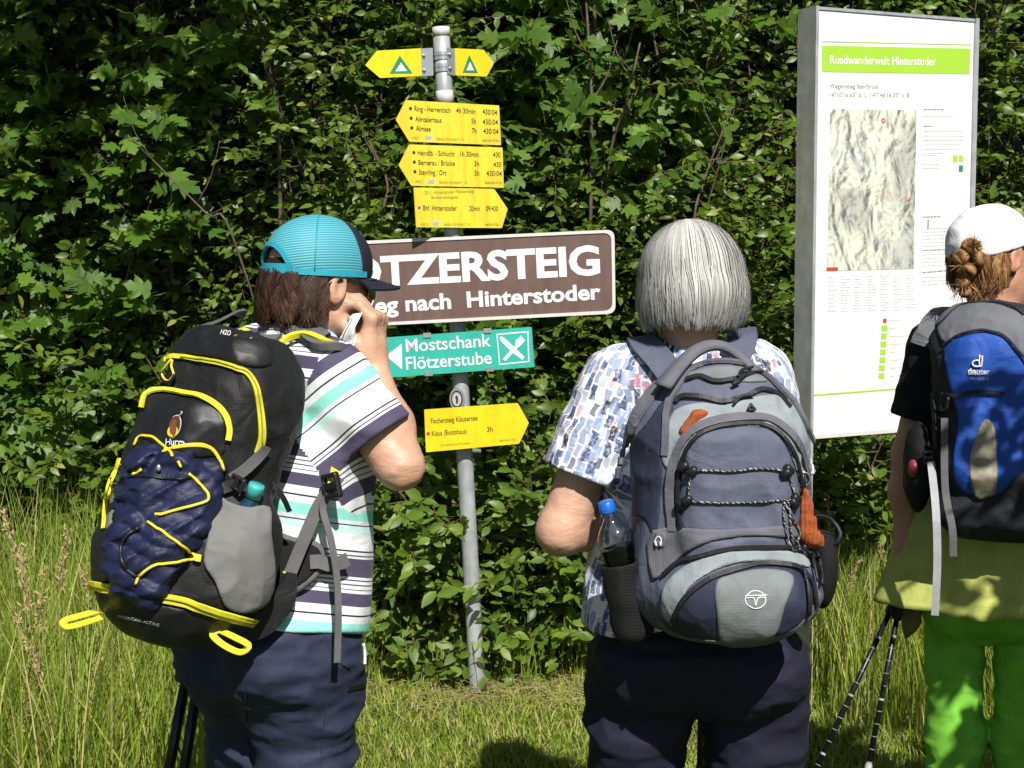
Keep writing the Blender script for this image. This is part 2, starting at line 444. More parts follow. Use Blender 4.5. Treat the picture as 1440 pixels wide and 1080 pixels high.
# the two short arrows at the top
s1 = sign('trail_arrow_sign', 'short yellow arrow pointing left with green triangle at post top', [(513.6, 91.7), (530, 71.4), (592, 67.8), (592.8, 106.7), (534.5, 109.7)], 4.93, 5.02, M['sign_yellow'], group=TG)
s2 = sign('trail_arrow_sign', 'short yellow arrow pointing right with green triangle at post top', [(640, 67.8), (680.3, 70), (694.7, 88.6), (684.5, 107.5), (641, 106)], 5.05, 5.16, M['sign_yellow'], group=TG)
for s_, tri, inn in ((s1, [(562, 78), (580, 103), (548, 103.5)], [(563.5, 88), (572.5, 100), (555.5, 100.4)]),
                     (s2, [(659.5, 77), (672, 102.5), (650.5, 102)], [(660.5, 87), (666.3, 99), (655.3, 99)])):
    s_.pxpoly(tri, 0.0006, 0.0012).build('emblem', M['print_dkgreen'], s_.root)
    s_.pxpoly(inn, 0.0014, 0.002).build('emblem_centre', M['white'], s_.root)
    mb = MB(); A_, B_, C_ = [np.array(s_.uv(*p)) for p in inn]; G = (A_ + B_ + C_) / 3
    for k in range(4):
        for j in range(k + 1):
            c = A_ + (C_ - A_) * (k + .6) / 4.6 + (B_ - C_) * (k / 4.0) * (j / max(k, 1)); c = c + (G - c) * 0.12
            r = np.linalg.norm(B_ - C_) * 0.042
            s_.poly([c + (r, 0), c + (0, r), c - (r, 0), c - (0, r)], 0.0021, 0.0025, mb)
    mb.build('emblem_marks', M['print_red'], s_.root)
# bracket plates beside the post
for s_, pts in ((s1, [(592, 68), (609, 67), (610, 106), (593, 107)]), (s2, [(629, 67), (640, 68), (641, 106.5), (630, 104)])):
    s_.pxpoly(pts, -0.008, -0.003).build('bracket', M['alu'], s_.root)
    for f in (0.25, 0.78):
        a, b = np.array(s_.uv(*pts[0])), np.array(s_.uv(*pts[3])); c = a + (b - a) * f + np.array([0.010, 0])
        P = s_.p(*c); MB().tube([P - s_.N * 0.004, P + s_.N * 0.004], 0.006, 8).build('bolt', M['galv'], s_.root, True)
clamps(s1.root, (76, 92)); clamps(s2.root, (80.5, 97))

def arrow_text(s_, rows, small, dots=True, ink='ink'):
    for (txt, pL, pR, cap) in rows:
        s_.text(txt, pL, pR, cap, 0.0012, 0.004).build('lettering', M[ink], s_.root)
    for (txt, pL, pR, cap) in small:
        s_.text(txt, pL, pR, cap, 0.0012, 0.0).build('lettering', M['ink_faded'], s_.root)

def dot(s_, px, py, r, mat):
    c = np.array(s_.uv(px, py)); k = r * s_.O[1] / FPX
    s_.poly([c + k * np.array([math.cos(a), math.sin(a)]) for a in np.linspace(0, 2 * math.pi, 13)[:-1]], 0.0004, 0.0012).build('bullet', mat, s_.root)

def z1(x, y): return (490 + x / 3.6, 20 + y / 3.6)
def z2(x, y): return (490 + x / 3.6, 300 + y / 3.6)

a1 = sign('trail_arrow_sign', 'yellow arrow pointing left, upper of the two three-line destination signs', [z1(290, 435), z1(763, 462), z1(773, 663), z1(308, 645), z1(240, 535)], 4.90, 5.12, M['sign_yellow2'], group=TG)
arrow_text(a1, [('Ring - Herrentisch', z1(334, 490), z1(516, 499), 7.2), ('4h 30min', z1(545, 500), z1(642, 505), 7.2), ('430/04', z1(678, 506), z1(752, 511), 7.2),
                ('Almtalerhaus', z1(338, 543), z1(470, 549), 7.2), ('5h', z1(622, 554), z1(645, 555), 7.2), ('430/04', z1(679, 557), z1(756, 560), 7.2),
                ('Almsee', z1(341, 590), z1(416, 594), 7.2), ('7h', z1(624, 602), z1(648, 603), 7.2), ('430/04', z1(682, 604), z1(759, 607), 7.2)],
           [('430/1', z1(323, 633), z1(362, 634), 4.0), ('Sektion Kirchdorf / Kr.', z1(446, 637), z1(590, 640), 4.0), ('Seehöhe 476m', z1(676, 644), z1(762, 646), 4.0)])
for y, x in ((477, 314), (526, 317), (575, 320)): dot(a1, *z1(x, y), 2.3, M['ink'])
a2 = sign('trail_arrow_sign', 'yellow arrow pointing left, lower of the two three-line destination signs', [z1(307, 659), z1(780, 675), z1(787, 878), z1(318, 868), z1(255, 765)], 4.90, 5.12, M['sign_yellow2'], group=TG)
arrow_text(a2, [('Heindlb. - Schlucht', z1(350, 714), z1(537, 719), 7.2), ('1h 30min', z1(566, 720), z1(658, 723), 7.2), ('430', z1(732, 724), z1(769, 725), 7.2),
                ('Bernerau / Brücke', z1(354, 763), z1(538, 767), 7.2), ('3h', z1(636, 769), z1(660, 770), 7.2), ('430', z1(734, 773), z1(772, 774), 7.2),
                ('Steyrling / Ort', z1(356, 812), z1(495, 815), 7.2), ('5h', z1(638, 817), z1(662, 818), 7.2), ('430/04', z1(698, 818), z1(775, 820), 7.2)],
           [('430/2', z1(338, 854), z1(376, 855), 4.0), ('Sektion Kirchdorf / Kr.', z1(460, 856), z1(606, 859), 4.0), ('Seehöhe 476m', z1(690, 858), z1(779, 860), 4.0)])
for y, x in ((700, 331), (748, 333), (797, 336)): dot(a2, *z1(x, y), 2.3, M['ink'])
a3 = sign('trail_arrow_sign', 'yellow arrow pointing right with handwritten note above its destination', [z1(330, 877), z1(738, 884), z1(806, 985), z1(777, 1083), z1(343, 1078)], 4.92, 5.12, M['sign_yellow2'], group=TG)
arrow_text(a3, [('Bhf. Hinterstoder', z1(378, 993), z1(548, 994), 7.2), ('20min', z1(611, 996), z1(664, 996), 7.2), ('09/430', z1(696, 997), z1(757, 997), 7.2)],
           [('430/3', z1(365, 1071), z1(401, 1071), 4.0), ('Sektion Kirchdorf / Kr.', z1(482, 1069), z1(620, 1069), 4.0), ('Seehöhe 476m', z1(690, 1070), z1(760, 1070), 4.0),
            ('- 2011 Hinterstoder Flötzersteig', z1(372, 912), z1(634, 902), 4.6), ('Strecke weitergehen', z1(420, 934), z1(555, 932), 4.2)])
dot(a3, *z1(358, 979), 2.3, M['print_blue'])
for s_, x, y in ((a1, 408, 623), (a2, 422, 846), (a3, 446, 1058)):   # the small alpine club mark
    s_.text('OAV', z1(x - 20, y + 9), z1(x + 14, y + 9), 4.6, 0.0012, 0.02).build('club_mark', M['ink_grey'], s_.root)
    mb = MB(); s_.pxpoly([z1(x - 22, y + 11), z1(x + 12, y + 11), z1(x + 21, y - 11), z1(x - 13, y - 11)], 0.0003, 0.0008, mb); mb.build('mark_patch', M['ink_pale'], s_.root)
for s_, py in ((a1, (158, 188)), (a2, (219, 248)), (a3, (278, 308))): clamps(s_.root, py)

# the long brown sign
bc = [(413, 343), z2(1346, 82), z2(1352, 507), (415, 464)]
br = sign('brown_sign', 'long brown sign with white frame and heavy white lettering', bc, 4.985, 5.01, M['sign_brown'], rad=0.03, th=0.004)
ou = round_poly([br.uv(*c) for c in bc], 0.03, 7); cen = np.mean(ou, 0); inn = []
hx = (max(p[0] for p in ou) - min(p[0] for p in ou)) / 2
inn = [p + np.array([-np.sign(p[0] - cen[0]) * 0.011 if abs(p[0] - cen[0]) > hx * .8 else 0, 0]) for p in ou]
inn = [np.array([p[0], p[1] - np.sign(p[1] - cen[1] - (p[0] - cen[0]) * 0.0) * 0.011]) for p in inn]
k = len(ou); V = [br.p(*p, 0.004) for p in ou] + [br.p(*p, 0.004) for p in inn] + [br.p(*p, -0.010) for p in ou] + [br.p(*p, 0.0005) for p in inn]
Fs = []
for i in range(k):
    j = (i + 1) % k
    Fs += [(i, j, k + j, k + i), (2 * k + i, 2 * k + j, j, i), (k + i, k + j, 3 * k + j, 3 * k + i)]
MB().add(V, Fs).build('rim', M['offwhite'], br.root)
br.text('FLÖTZERSTEIG', (428, 406.2), z2(1275, 305), 38.5, 0.0015, 0.036).build('lettering', M['white'], br.root)
br.text('Weg nach  Hinterstoder', (489, 442.5), z2(1278, 432), 21.0, 0.0015, 0.030).build('lettering', M['white'], br.root)
clamps(br.root, (352, 436))

# the green tavern sign
gs = sign('green_sign', 'small green sign with white arrow and crossed knife and fork', [z2(170, 630), z2(928, 575), z2(942, 778), z2(185, 833)], 4.97, 5.01, M['sign_green'], group=TG)
gs.text('Mostschank', z2(292, 702), z2(722, 672), 17.5, 0.0014, 0.012).build('lettering', M['white'], gs.root)
gs.text('Flötzerstube', z2(293, 791), z2(726, 760), 17.5, 0.0014, 0.012).build('lettering', M['white'], gs.root)
gs.pxpoly([z2(190, 722), z2(272, 790), z2(270, 660)], 0.0004, 0.0012).build('arrow_mark', M['white'], gs.root)
mb = MB(); bx_ = [z2(752, 613), z2(908, 600), z2(913, 750), z2(765, 765)]
for i in range(4):
    a, b = np.array(gs.uv(*bx_[i])), np.array(gs.uv(*bx_[(i + 1) % 4])); d = nrm(b - a); n_ = np.array([-d[1], d[0]])
    gs.poly([a - d * .002 - n_ * .0022, b + d * .002 - n_ * .0022, b + d * .002 + n_ * .0022, a - d * .002 + n_ * .0022], 0.0004 + i * 1e-4, 0.0012 + i * 1e-4, mb)
mb.build('icon_frame', M['white'], gs.root)
mb = MB()
gs.pxpoly([z2(765, 628), z2(776, 622), z2(800, 640), z2(892, 728), z2(880, 742), z2(822, 700), z2(770, 645)], 0.0004, 0.0012, mb); mb.build('knife_icon', M['white'], gs.root)
mb = MB()
gs.pxpoly([z2(780, 738), z2(850, 662), z2(862, 675), z2(794, 748)], 0.0016, 0.0022, mb)
gs.pxpoly([z2(842, 665), z2(846, 642), z2(868, 625), z2(890, 648), z2(874, 668), z2(858, 680)], 0.0025, 0.003, mb)
for x, y in ((872, 622), (881, 630), (888, 640)): gs.pxpoly([z2(x - 6, y + 6), z2(x, y - 4), z2(x + 5, y), z2(x, y + 10)], 0.0032, 0.0036, mb)
mb.build('fork_icon', M['white'], gs.root)
for x, y in ((397, 617), (702, 594), (405, 811), (716, 788)):
    p = [z2(x - 20, y - 11), z2(x + 20, y - 13), z2(x + 21, y + 11), z2(x - 19, y + 13)]
    gs.pxpoly(p, -0.012, 0.004).build('clip', M['alu'], gs.root)
clamps(gs.root, (480, 512))

# the lowest yellow arrow
a4 = sign('trail_arrow_sign', 'bright yellow arrow pointing right, lowest sign with red dot', [(596.5, 576), (728, 566.7), (743.8, 594.7), (730, 624), (599, 636)], 4.965, 5.02, M['sign_yellow'], group=TG)
arrow_text(a4, [('Fischersteig Klausersee', (606, 595.5), (671.6, 591), 7.2), ('Klaus (Bootshaus)', (607.5, 613), (656.7, 609.6), 7.2), ('3h', (685, 607.5), (693, 607), 7.2)],
           [('Gemeinde Klaus/Pyhrnbahn', (620, 627.5), (661, 624.5), 3.6), ('Seehöhe 470m', (702, 621), (726, 619.5), 3.6)])
dot(a4, 602, 609.8, 2.6, M['print_red'])
clamps(a4.root, (588, 614))

# round sticker on the post
sp = Plane(on_post(558) + np.array([-0.013, -0.0275, 0]), [1, -0.45, 0.0], post_dir)
st = empty('round_sticker', sp.O); tag(st, 'oval grey sticker with dark ring on post below green sign', 'sticker')
el = lambda rx, ry: [(rx * math.cos(a), ry * math.sin(a)) for a in np.linspace(0, 2 * math.pi, 29)[:-1]]
sp.poly(el(0.030, 0.040), 0.0, 0.0035).build('disc', M['ink_grey'], st)
sp.poly(el(0.023, 0.031), 0.004, 0.0045).build('ring', M['ink'], st)
sp.poly(el(0.018, 0.025), 0.005, 0.0055).build('ring', M['ink_pale'], st)
sp.poly([(-.004, -.014), (.003, -.015), (.006, 0), (.003, .013), (-.006, .010), (-.002, 0)], 0.006, 0.0065).build('figure_mark', M['ink'], st)

# ------------------------------------------------------------------ information board
def z3(x, y): return (1110 + x / 4.321, y / 4.32)
bl, brt = at(1145.5, 313, 4.50), at(1363, 313, 4.77)
ip = Plane((bl + brt) / 2, brt - bl, [0, 0, 1])
board = empty('information_board', [ip.O[0], ip.O[1], 0.0]); tag(board, 'tall white map board with green band between galvanised posts', 'information board')
u0, vt = ip.uv(1151, 14); u1, _ = ip.uv(1369, 22); _, vb = ip.uv(1141, 613)
u0 = ip.uv(1146, 313)[0]; u1 = ip.uv(1363, 313)[0]
ip.poly([(u0, vb), (u1, vb), (u1, vt), (u0, vt)], -0.03, 0.0).build('panel', M['white'], board)
zg = -ip.O[2]
for a, b, nm in ((u0 - 0.012, u0 - 0.001, 'left'), (u1 + 0.001, u1 + 0.016, 'right')):
    o = ip.poly(round_poly([(a, zg - 0.2), (b, zg - 0.2), (b, vt + 0.012), (a, vt + 0.012)], 0.0), -0.085, 0.008).build('post', M['galv'], board)
ip.poly([(u0, vt + .001), (u1, vt + .001), (u1, vt + .010), (u0, vt + .010)], -0.04, 0.004).build('top_rail', M['galv'], board)
ip.poly([(u0, vb - .010), (u1, vb - .010), (u1, vb - .001), (u0, vb - .001)], -0.04, 0.004).build('bottom_rail', M['offwhite'], board)
ip.pxpoly([z3(198, 277), z3(1100, 295), z3(1095, 450), z3(198, 437)], 0.0004, 0.001).build('title_band', M['print_green'], board)
ip.pxpoly([z3(198, 249), z3(1106, 270), z3(1106, 275), z3(198, 255)], 0.0004, 0.001).build('green_rule', M['print_green'], board)
ip.pxpoly([(1144, 557), (1352, 541), (1352, 539), (1144, 554.6)], 0.0004, 0.001).build('green_rule', M['print_green'], board)
ip.text('Rundwanderwelt Hinterstoder', z3(245, 387), z3(890, 397), 11.5, 0.0016, 0.018).build('lettering', M['white'], board)
ip.text('Wegeinstieg Steyrbruck', z3(245, 535), z3(543, 538), 6.4, 0.001).build('lettering', M['ink_grey'], board)
ip.text('14°10\'16,65" ö. L. | 47°46\'16,33" n. B.', z3(245, 589), z3(735, 591), 6.4, 0.001).build('lettering', M['ink_grey'], board)

mm, ns, ln, b = nodes('shaded_relief_map_print')
tc = N(ns, 'TexCoord'); mp = N(ns, 'Mapping'); mp.inputs['Rotation'].default_value = (0, R(30), 0); mp.inputs['Scale'].default_value = (1.35, 1.0, 0.85)
ln.new(tc.outputs['Object'], mp.inputs[0])
mo = N(ns, 'VectorMath', _operation='ADD'); mo.inputs[1].default_value = (.010, 0, -.008); ln.new(mp.outputs[0], mo.inputs[0])
hs_ = []
for src in (mp.outputs[0], mo.outputs[0]):
    n_ = N(ns, 'TexNoise', Scale=10.0, Detail=9.0, Roughness=0.60, Distortion=0.45); ln.new(src, n_.inputs['Vector']); hs_.append(n_)
df = N(ns, 'Math', _operation='SUBTRACT'); ln.new(hs_[0].outputs['Fac'], df.inputs[0]); ln.new(hs_[1].outputs['Fac'], df.inputs[1])
sh_ = N(ns, 'MapRange'); sh_.inputs[1].default_value = -.11; sh_.inputs[2].default_value = .09; ln.new(df.outputs[0], sh_.inputs[0])
r1 = ramp(ns, [(0, (.16, .16, .16)), (.35, (.42, .43, .39)), (.55, (.64, .65, .55)), (1, (.82, .82, .74))]); ln.new(sh_.outputs[0], r1.inputs[0])
n3 = N(ns, 'TexNoise', Scale=4.0, Detail=4.0); ln.new(tc.outputs['Object'], n3.inputs['Vector'])
r3 = ramp(ns, [(0.40, (0.66, 0.65, 0.66)), (0.50, (0.98, 1, 0.93)), (.62, (1, 1, 1))]); ln.new(n3.outputs['Fac'], r3.inputs[0])
m2 = N(ns, 'MixRGB', Fac=0.9, _blend_type='MULTIPLY'); ln.new(r1.outputs[0], m2.inputs[1]); ln.new(r3.outputs[0], m2.inputs[2]); out = m2.outputs[0]
for sc_, sd_, cl_ in ((4.0, 3.0, (.62, .24, .20)), (3.4, 9.0, (.36, .46, .60))):     # printed trails and streams
    off_ = N(ns, 'VectorMath', _operation='ADD'); off_.inputs[1].default_value = (sd_, 0, sd_); ln.new(tc.outputs['Object'], off_.inputs[0])
    nl = N(ns, 'TexNoise', Scale=sc_, Detail=5.0, Roughness=.55, Distortion=.6); ln.new(off_.outputs[0], nl.inputs['Vector'])
    ab = N(ns, 'Math', _operation='SUBTRACT'); ab.inputs[1].default_value = .5; ln.new(nl.outputs['Fac'], ab.inputs[0]); a2_ = N(ns, 'Math', _operation='ABSOLUTE'); ln.new(ab.outputs[0], a2_.inputs[0])
    lt = N(ns, 'Math', _operation='LESS_THAN'); lt.inputs[1].default_value = .0026; ln.new(a2_.outputs[0], lt.inputs[0]); ml = N(ns, 'Math', _operation='MULTIPLY'); ml.inputs[1].default_value = .6; ln.new(lt.outputs[0], ml.inputs[0])
    mx = N(ns, 'MixRGB'); ln.new(ml.outputs[0], mx.inputs[0]); ln.new(out, mx.inputs[1]); mx.inputs[2].default_value = c4(cl_); out = mx.outputs[0]
ln.new(out, b.inputs['Base Color']); b.inputs['Roughness'].default_value = 0.5; M['map'] = mm
ip.pxpoly([z3(247, 663), z3(772, 668), (1284.5, 378), (1163, 381)], 0.0004, 0.001).build('map', M['map'], board)
ip.pxpoly([(1162, 376), (1178, 375.6), (1178, 380.5), (1162, 381)], 0.0013, 0.0016).build('map_logo', M['print_red'], board)
mb = MB(); c = np.array(ip.uv(*z3(569, 733))); k = np.linspace(0, 2 * math.pi, 13)[:-1]
P = [ip.p(*(c + 0.006 * np.array([math.cos(a), math.sin(a)])), 0.0018) for a in k]; mb.band(P, [ip.N] * 12, 0.004, 0.0005, True); mb.build('map_marker', M['print_red'], board)

def lines(rows, h, mat, name):
    mb = MB()
    for (xa, ya, xb, yb) in rows:
        x = xa                               # words of uneven length
        while x < xb - 1:
            w = min(random.uniform(3, 9), xb - x); f = (x - xa) / (xb - xa); y = ya + (yb - ya) * f; f2 = (x + w - xa) / (xb - xa); y2 = ya + (yb - ya) * f2
            ip.pxpoly([(x, y), (x + w, y2), (x + w, y2 - h), (x, y - h)], 0.0004, 0.0009, mb); x += w + 1.1
    mb.build(name, mat, board)['kind'] = 'stuff'
rows = [(1299, 154.5, 1327, 155), (1299, 178, 1311, 178.3), (1298, 306, 1322, 305.2), (1298, 353, 1338, 351), (1297, 384, 1333, 381)]
lines(rows, 1.6, M['ink_grey'], 'print_heading')
rows = [(1299, 164, 1341, 164.4)] + [(1299, 185 + i * 6.3, 1354 - (25 if i == 5 else 0), 185.6 + i * 6.0) for i in range(6)]
rows += [(1298, 219 + i * 6, 1320, 219 + i * 6) for i in range(4)] + [(1297, 322 + i * 5, 1349, 320.5 + i * 4.8) for i in range(6)]
rows += [(1297, 359 + i * 5.2, 1347, 356.5 + i * 5) for i in range(4)] + [(1297, 391 + i * 5, 1345, 388 + i * 5) for i in range(3)]
lines(rows, 0.9, M['ink_pale'], 'print_text')
rows = [(1164 + c_ * 18.5 + random.uniform(-1, 1), 390 + i * 3.7 - c_ * .35, 1164 + c_ * 18.5 + random.uniform(7, 13), 390 + i * 3.7 - c_ * .4) for c_ in range(7) for i in range(14)]
lines(rows, 0.8, M['ink_pale'], 'print_table')
rows = [(1252, 451 + i * 11.2, 1252 + w, 450 + i * 11.2) for i, w in enumerate((14, 9, 26, 17, 12, 15, 17, 14))]
lines(rows, 1.0, M['ink_pale'], 'print_legend')
for i in range(7):
    y = 461.5 + i * 11.2; x = 1243.6 - i * .7
    ip.pxpoly([(x - 4, y - 4), (x + 4, y - 4.3), (x + 3.8, y + 4), (x - 4.2, y + 4.3)], 0.0004, 0.001).build('legend_icon', M['print_green'], board)
dotc = np.array(ip.uv(1244, 451)); ip.poly([dotc + .008 * np.array([math.cos(a), math.sin(a)]) for a in k], 0.0004, 0.001).build('legend_icon', M['print_red'], board)
for x in (1343, 1351): ip.pxpoly([(x - 3, 218.5), (x + 3, 218.5), (x + 3, 227), (x - 3, 227)], 0.0004, 0.001).build('legend_icon', M['print_green'], board)
ip.pxpoly([(1348.5, 232.5), (1354, 232.6), (1353.6, 241.5), (1348, 241.4)], 0.0004, 0.001).build('legend_icon', M['print_dkgreen'], board)
ip.pxpoly([(1304.2, 309), (1306, 309), (1305.6, 322), (1303.8, 322)], 0.0012, 0.0016).build('summit_icon', M['ink_grey'], board)
# ------------------------------------------------------------------ people
def frame(h, lean=0.0, roll=0.0):
    """columns right, forward, up of somebody facing h degrees right of straight ahead, bowed by lean"""
    h = R(h); l = R(lean); r = R(roll)
    f0 = np.array([math.sin(h), math.cos(h), 0]); rt = np.array([math.cos(h), -math.sin(h), 0]); z = np.array([0, 0, 1.0])
    f = f0 * math.cos(l) - z * math.sin(l); u = f0 * math.sin(l) + z * math.cos(l)
    return np.stack([rt * math.cos(r) + u * math.sin(r), f, u * math.cos(r) - rt * math.sin(r)], 1)

def near(X, c, rad, fn, far=0.25):
    """evaluate fn only near c"""
    x, y, z = _loc(X, c); m = x * x + y * y + z * z < rad * rad
    d = np.full(len(X), far)
    if m.any(): d[m] = fn(np.asfortranarray(X[m]))
    return d

def head_sdf(X, c, Mh, face=True):
    q = np.stack(_loc(X, c, Mh)).T; S = np.stack([np.abs(q[:, 0]), q[:, 1], q[:, 2]]).T
    d = sell(q, (0, -.014, .032), (.074, .096, .082))
    d = smin(d, sell(q, (0, .028, -.03), (.059, .064, .085)), .03)
    d = smin(d, scone(S, (.046, .002, -.058), (.012, .072, -.100), .022, .017), .03)
    d = smin(d, sell(S, (.036, .062, -.022), (.022, .02, .022)), .02)
    if face:
        d = smin(d, scone(q, (0, .089, .018), (0, .110, -.022), .007, .0115), .012)
        d = smin(d, scone(S, (.006, .088, .026), (.042, .072, .026), .011, .009), .012)
        d = smax(d, -sell(S, (.031, .098, .006), (.017, .016, .010)), .010)
        d = smin(d, sell(S, (.031, .079, .006), (.013, .012, .011)), .004)
        d = smin(d, sell(q, (0, .089, -.053), (.022, .010, .006)), .006)
        d = smin(d, sell(q, (0, .087, -.064), (.019, .010, .007)), .006)
    ear = sell(S, (.079, -.008, -.004), (.010, .020, .033), frame(0, 12))
    ear = smax(ear, -sell(S, (.090, -.004, -.002), (.009, .012, .020)), .006)
    d = smin(d, ear, .008)
    return d

def hand_sdf(X, W, d, n, side, curl=(35, 45, 30), spread=0.07, scale=1.0, thumb=None, bend=(0, 0, 0, 0)):
    """a hand: wrist point, direction to the fingers, palm normal; side = +1 right hand, -1 left"""
    d = nrm(d); n = nrm(np.asarray(n) - d * (np.asarray(n) @ d)); t = np.cross(d, n) * side; s = scale
    B = np.stack([t, n, d], 1)
    L = lambda a, b, c: W + (t * a + n * b + d * c) * s
    out = sbox(X, L(0, 0, .052), np.array([.038, .0135, .046]) * s, .012 * s, B)
    out = smin(out, scone(X, L(.002, 0, -.02), L(0, 0, .03), .024 * s, .024 * s), .025 * s)
    out = smin(out, sell(X, L(.022, .010, .032), np.array([.017, .014, .03]) * s, B), .015 * s)
    k = 0.006 * s; ends = []
    for i, (o, ln_) in enumerate(((.029, .068), (.010, .076), (-.010, .070), (-.028, .056))):
        a = R(0); p = np.array([o, 0.0, .092 - abs(o - .005) * .25]); dv = spread * o / .03
        out = smin(out, sell(X, L(p[0], p[1] - .006, p[2] - .002), np.array([.0095, .0095, .011]) * s, B), .007 * s)
        ang = 0
        for j, f in enumerate((.45, .31, .24)):
            ang += R(curl[j] + bend[i]); q = p + ln_ * f * np.array([dv, math.sin(ang), math.cos(ang)])
            r0 = (.0092, .0082, .0073)[j]; r1 = (.0082, .0073, .0060)[j]
            if i == 3: r0 *= .88; r1 *= .88
            out = smin(out, scone(X, L(*p), L(*q), r0 * s, r1 * s), k if j else .009 * s); p = q
    th = thumb or [(.030, .012, .018), (.052, .022, .046), (.050, .034, .076), (.040, .044, .098)]
    rr = (.014, .0115, .0100, .0076)
    for j in range(3): out = smin(out, scone(X, L(*th[j]), L(*th[j + 1]), rr[j] * s, rr[j + 1] * s), .010 * s if j == 0 else k)
    return out

def torso_sdf(X, J, g=0.0):
    Mx = J['M']; sz = J.get('size', 1.0); wd = J.get('wide', 1.0)
    P, C, Nk = J['P'], J['C'], J['N']; mid = (P + C) / 2
    d = sell(X, P, np.array([.175 * wd, .128 * wd, .155]) * sz + g, Mx)
    d = smin(d, sell(X, mid + Mx[:, 1] * .015, np.array([.158 * wd, .118 * wd, .20]) * sz + g, Mx), .08)
    d = smin(d, sell(X, C, np.array([.162, .112, .19]) * sz + g, Mx), .08)
    sh = [scone(X, Nk - Mx[:, 2] * .045, J[s] - Mx[:, 2] * .005, .066 + g, .056 + g) for s in ('SL', 'SR')]
    d = smin(d, np.minimum(*sh), .06)
    for s in (-1, 1):
        b = C + Mx[:, 0] * .075 * s + Mx[:, 1] * .085 - Mx[:, 2] * .03
        d = smin(d, sell(X, b, np.array([.07, .062, .072]) * J.get('bust', 1.0) + g, Mx), .05)
        b = P + Mx[:, 0] * .08 * s * wd - Mx[:, 1] * .07 * wd - Mx[:, 2] * .05
        d = smin(d, sell(X, b, np.array([.088, .078, .095]) * wd + g, Mx), .06)
    return d

def body_sdf(J):
    def f(X):
        Mx = J['M']
        d = torso_sdf(X, J, -0.030)
        hb = J['Hc'] - J['Mh'][:, 2] * .065 - J['Mh'][:, 1] * .022
        d = smin(d, scone(X, J['N'] - Mx[:, 2] * .03, hb, .056, .050), .04)
        d = smin(d, near(X, J['Hc'], .24, lambda Y: head_sdf(Y, J['Hc'], J['Mh'])), .03)
        for s in 'LR':
            ar_ = J.get('armr', 1.0); arm = scone(X, J['S' + s], J['E' + s], .049 * ar_, .043 * ar_)
            fo = nrm(J['W' + s] - J['E' + s])
            arm = smin(arm, scone(X, J['E' + s], J['E' + s] + fo * .09, .043 * ar_, .044 * ar_), .02)
            arm = smin(arm, scone(X, J['E' + s] + fo * .09, J['W' + s], .042, .0265), .03)
            d = smin(d, arm, .03)
            d = smin(d, near(X, J['W' + s], .24, lambda Y: hand_sdf(Y, J['W' + s], **J['hand' + s])), .02)
            leg = schain(X, [J['H' + s], J['K' + s], J['A' + s]], [.088 * J.get('legr', .9), .056 * J.get('legr', .9), .042], .03)
            d = smin(d, leg, .05)
            a = J['A' + s]; d = smin(d, scone(X, a, a + Mx[:, 1] * .14 - np.array([0, 0, a[2] - .045]), .040, .032), .03)
        if J.get('skinfold'):
            d = d + near(X, J[J['skinfold']], .2, lambda Y: .0007 * vnoise(Y, 70, 4) + .0010 * vnoise(Y * np.array([1, 1, 2.2]), 38, 9), 0.0)
        return d
    return f

def sleeve_sdf(J, s, t1, r0, r1, seed, amp=.005, th=.007, tilt=0.0):
    S, E = J['S' + s], J['E' + s]; ax = nrm(E - S); L = np.linalg.norm(E - S)
    S0 = S - ax * .02
    def f(X):
        w = folds(X, 14, amp, seed, (1, 1, 1.5))
        q = (X - S0) @ ax
        o = scone(X, S0, S + ax * L * (t1 + .25), r0, r1 + (r1 - r0) * .25) + w
        i = scone(X, S0 + ax * .09, S + ax * L * (t1 + .4), r0 - th - .012, r1 - th) + w
        d = smax(o, -i, .004)
        up = J['M'][:, 2]
        return smax(d, q - (L * t1 + .02) - tilt * ((X - S) @ up), .004)
    return f

def shirt_sdf(J, hem, seed, amp=.006, g=.012, loose=.02, cutneck=True, ndrop=.0):
    Mx = J['M']; P = J['P']
    def f(X):
        d = torso_sdf(X, J, g)
        skirt = sell(X, P + Mx[:, 2] * .05 + Mx[:, 1] * .01, np.array([.178 * J.get('wide', 1) + loose, .135 * J.get('wide', 1) + loose, .30]), Mx)
        d = smin(d, skirt, .05)
        v = (X - P) @ Mx[:, 2]
        d = d + folds(X, 9, amp, seed, (1.0, 1.0, .55)) * np.clip((.55 - v) * 3, .35, 1)
        d = smax(d, hem + .012 * np.sin((X @ Mx[:, 0]) * 24) - v, .006)
        if cutneck:
            nb = J['N'] + Mx[:, 2] * .012
            d = smax(d, -sell(X, nb + Mx[:, 1] * (.02 + ndrop * .6) + Mx[:, 2] * (.03 + ndrop), (.078, .085, .052), Mx), .01)
        return d
    return f

def trousers_sdf(J, top, seed, amp=.009, rr=(.118, .088, .085), wide=None, hem=.10, kleg=.035, pz=1.0):
    Mx = J['M']; P = J['P']; wd = wide or J.get('wide', 1.0)
    def f(X):
        d = sell(X, P - Mx[:, 2] * .02, np.array([.185 * wd, .145 * wd, .17 * pz]), Mx)
        for s in (-1, 1):
            b = P + Mx[:, 0] * .085 * s * wd - Mx[:, 1] * .07 * wd - Mx[:, 2] * .06 * pz
            d = smin(d, sell(X, b, np.array([.098, .088, .11 * pz]) * wd, Mx), .05)
        legs = [schain(X, [J['H' + s], J['K' + s], J['A' + s]], rr, .03) for s in 'LR']
        lg = np.minimum(legs[0], legs[1])
        d = smin(d, lg, kleg)
        d = d + folds(X, 6.5, amp * .8, seed, (.8, .8, 1.9)) + folds(X, 15, amp * .4, seed + 3, (.8, .8, 2.2))
        d = smax(d, hem - X[:, 2], .006)
        v = (X - P) @ Mx[:, 2]
        return smax(d, v - top, .01)
    return f

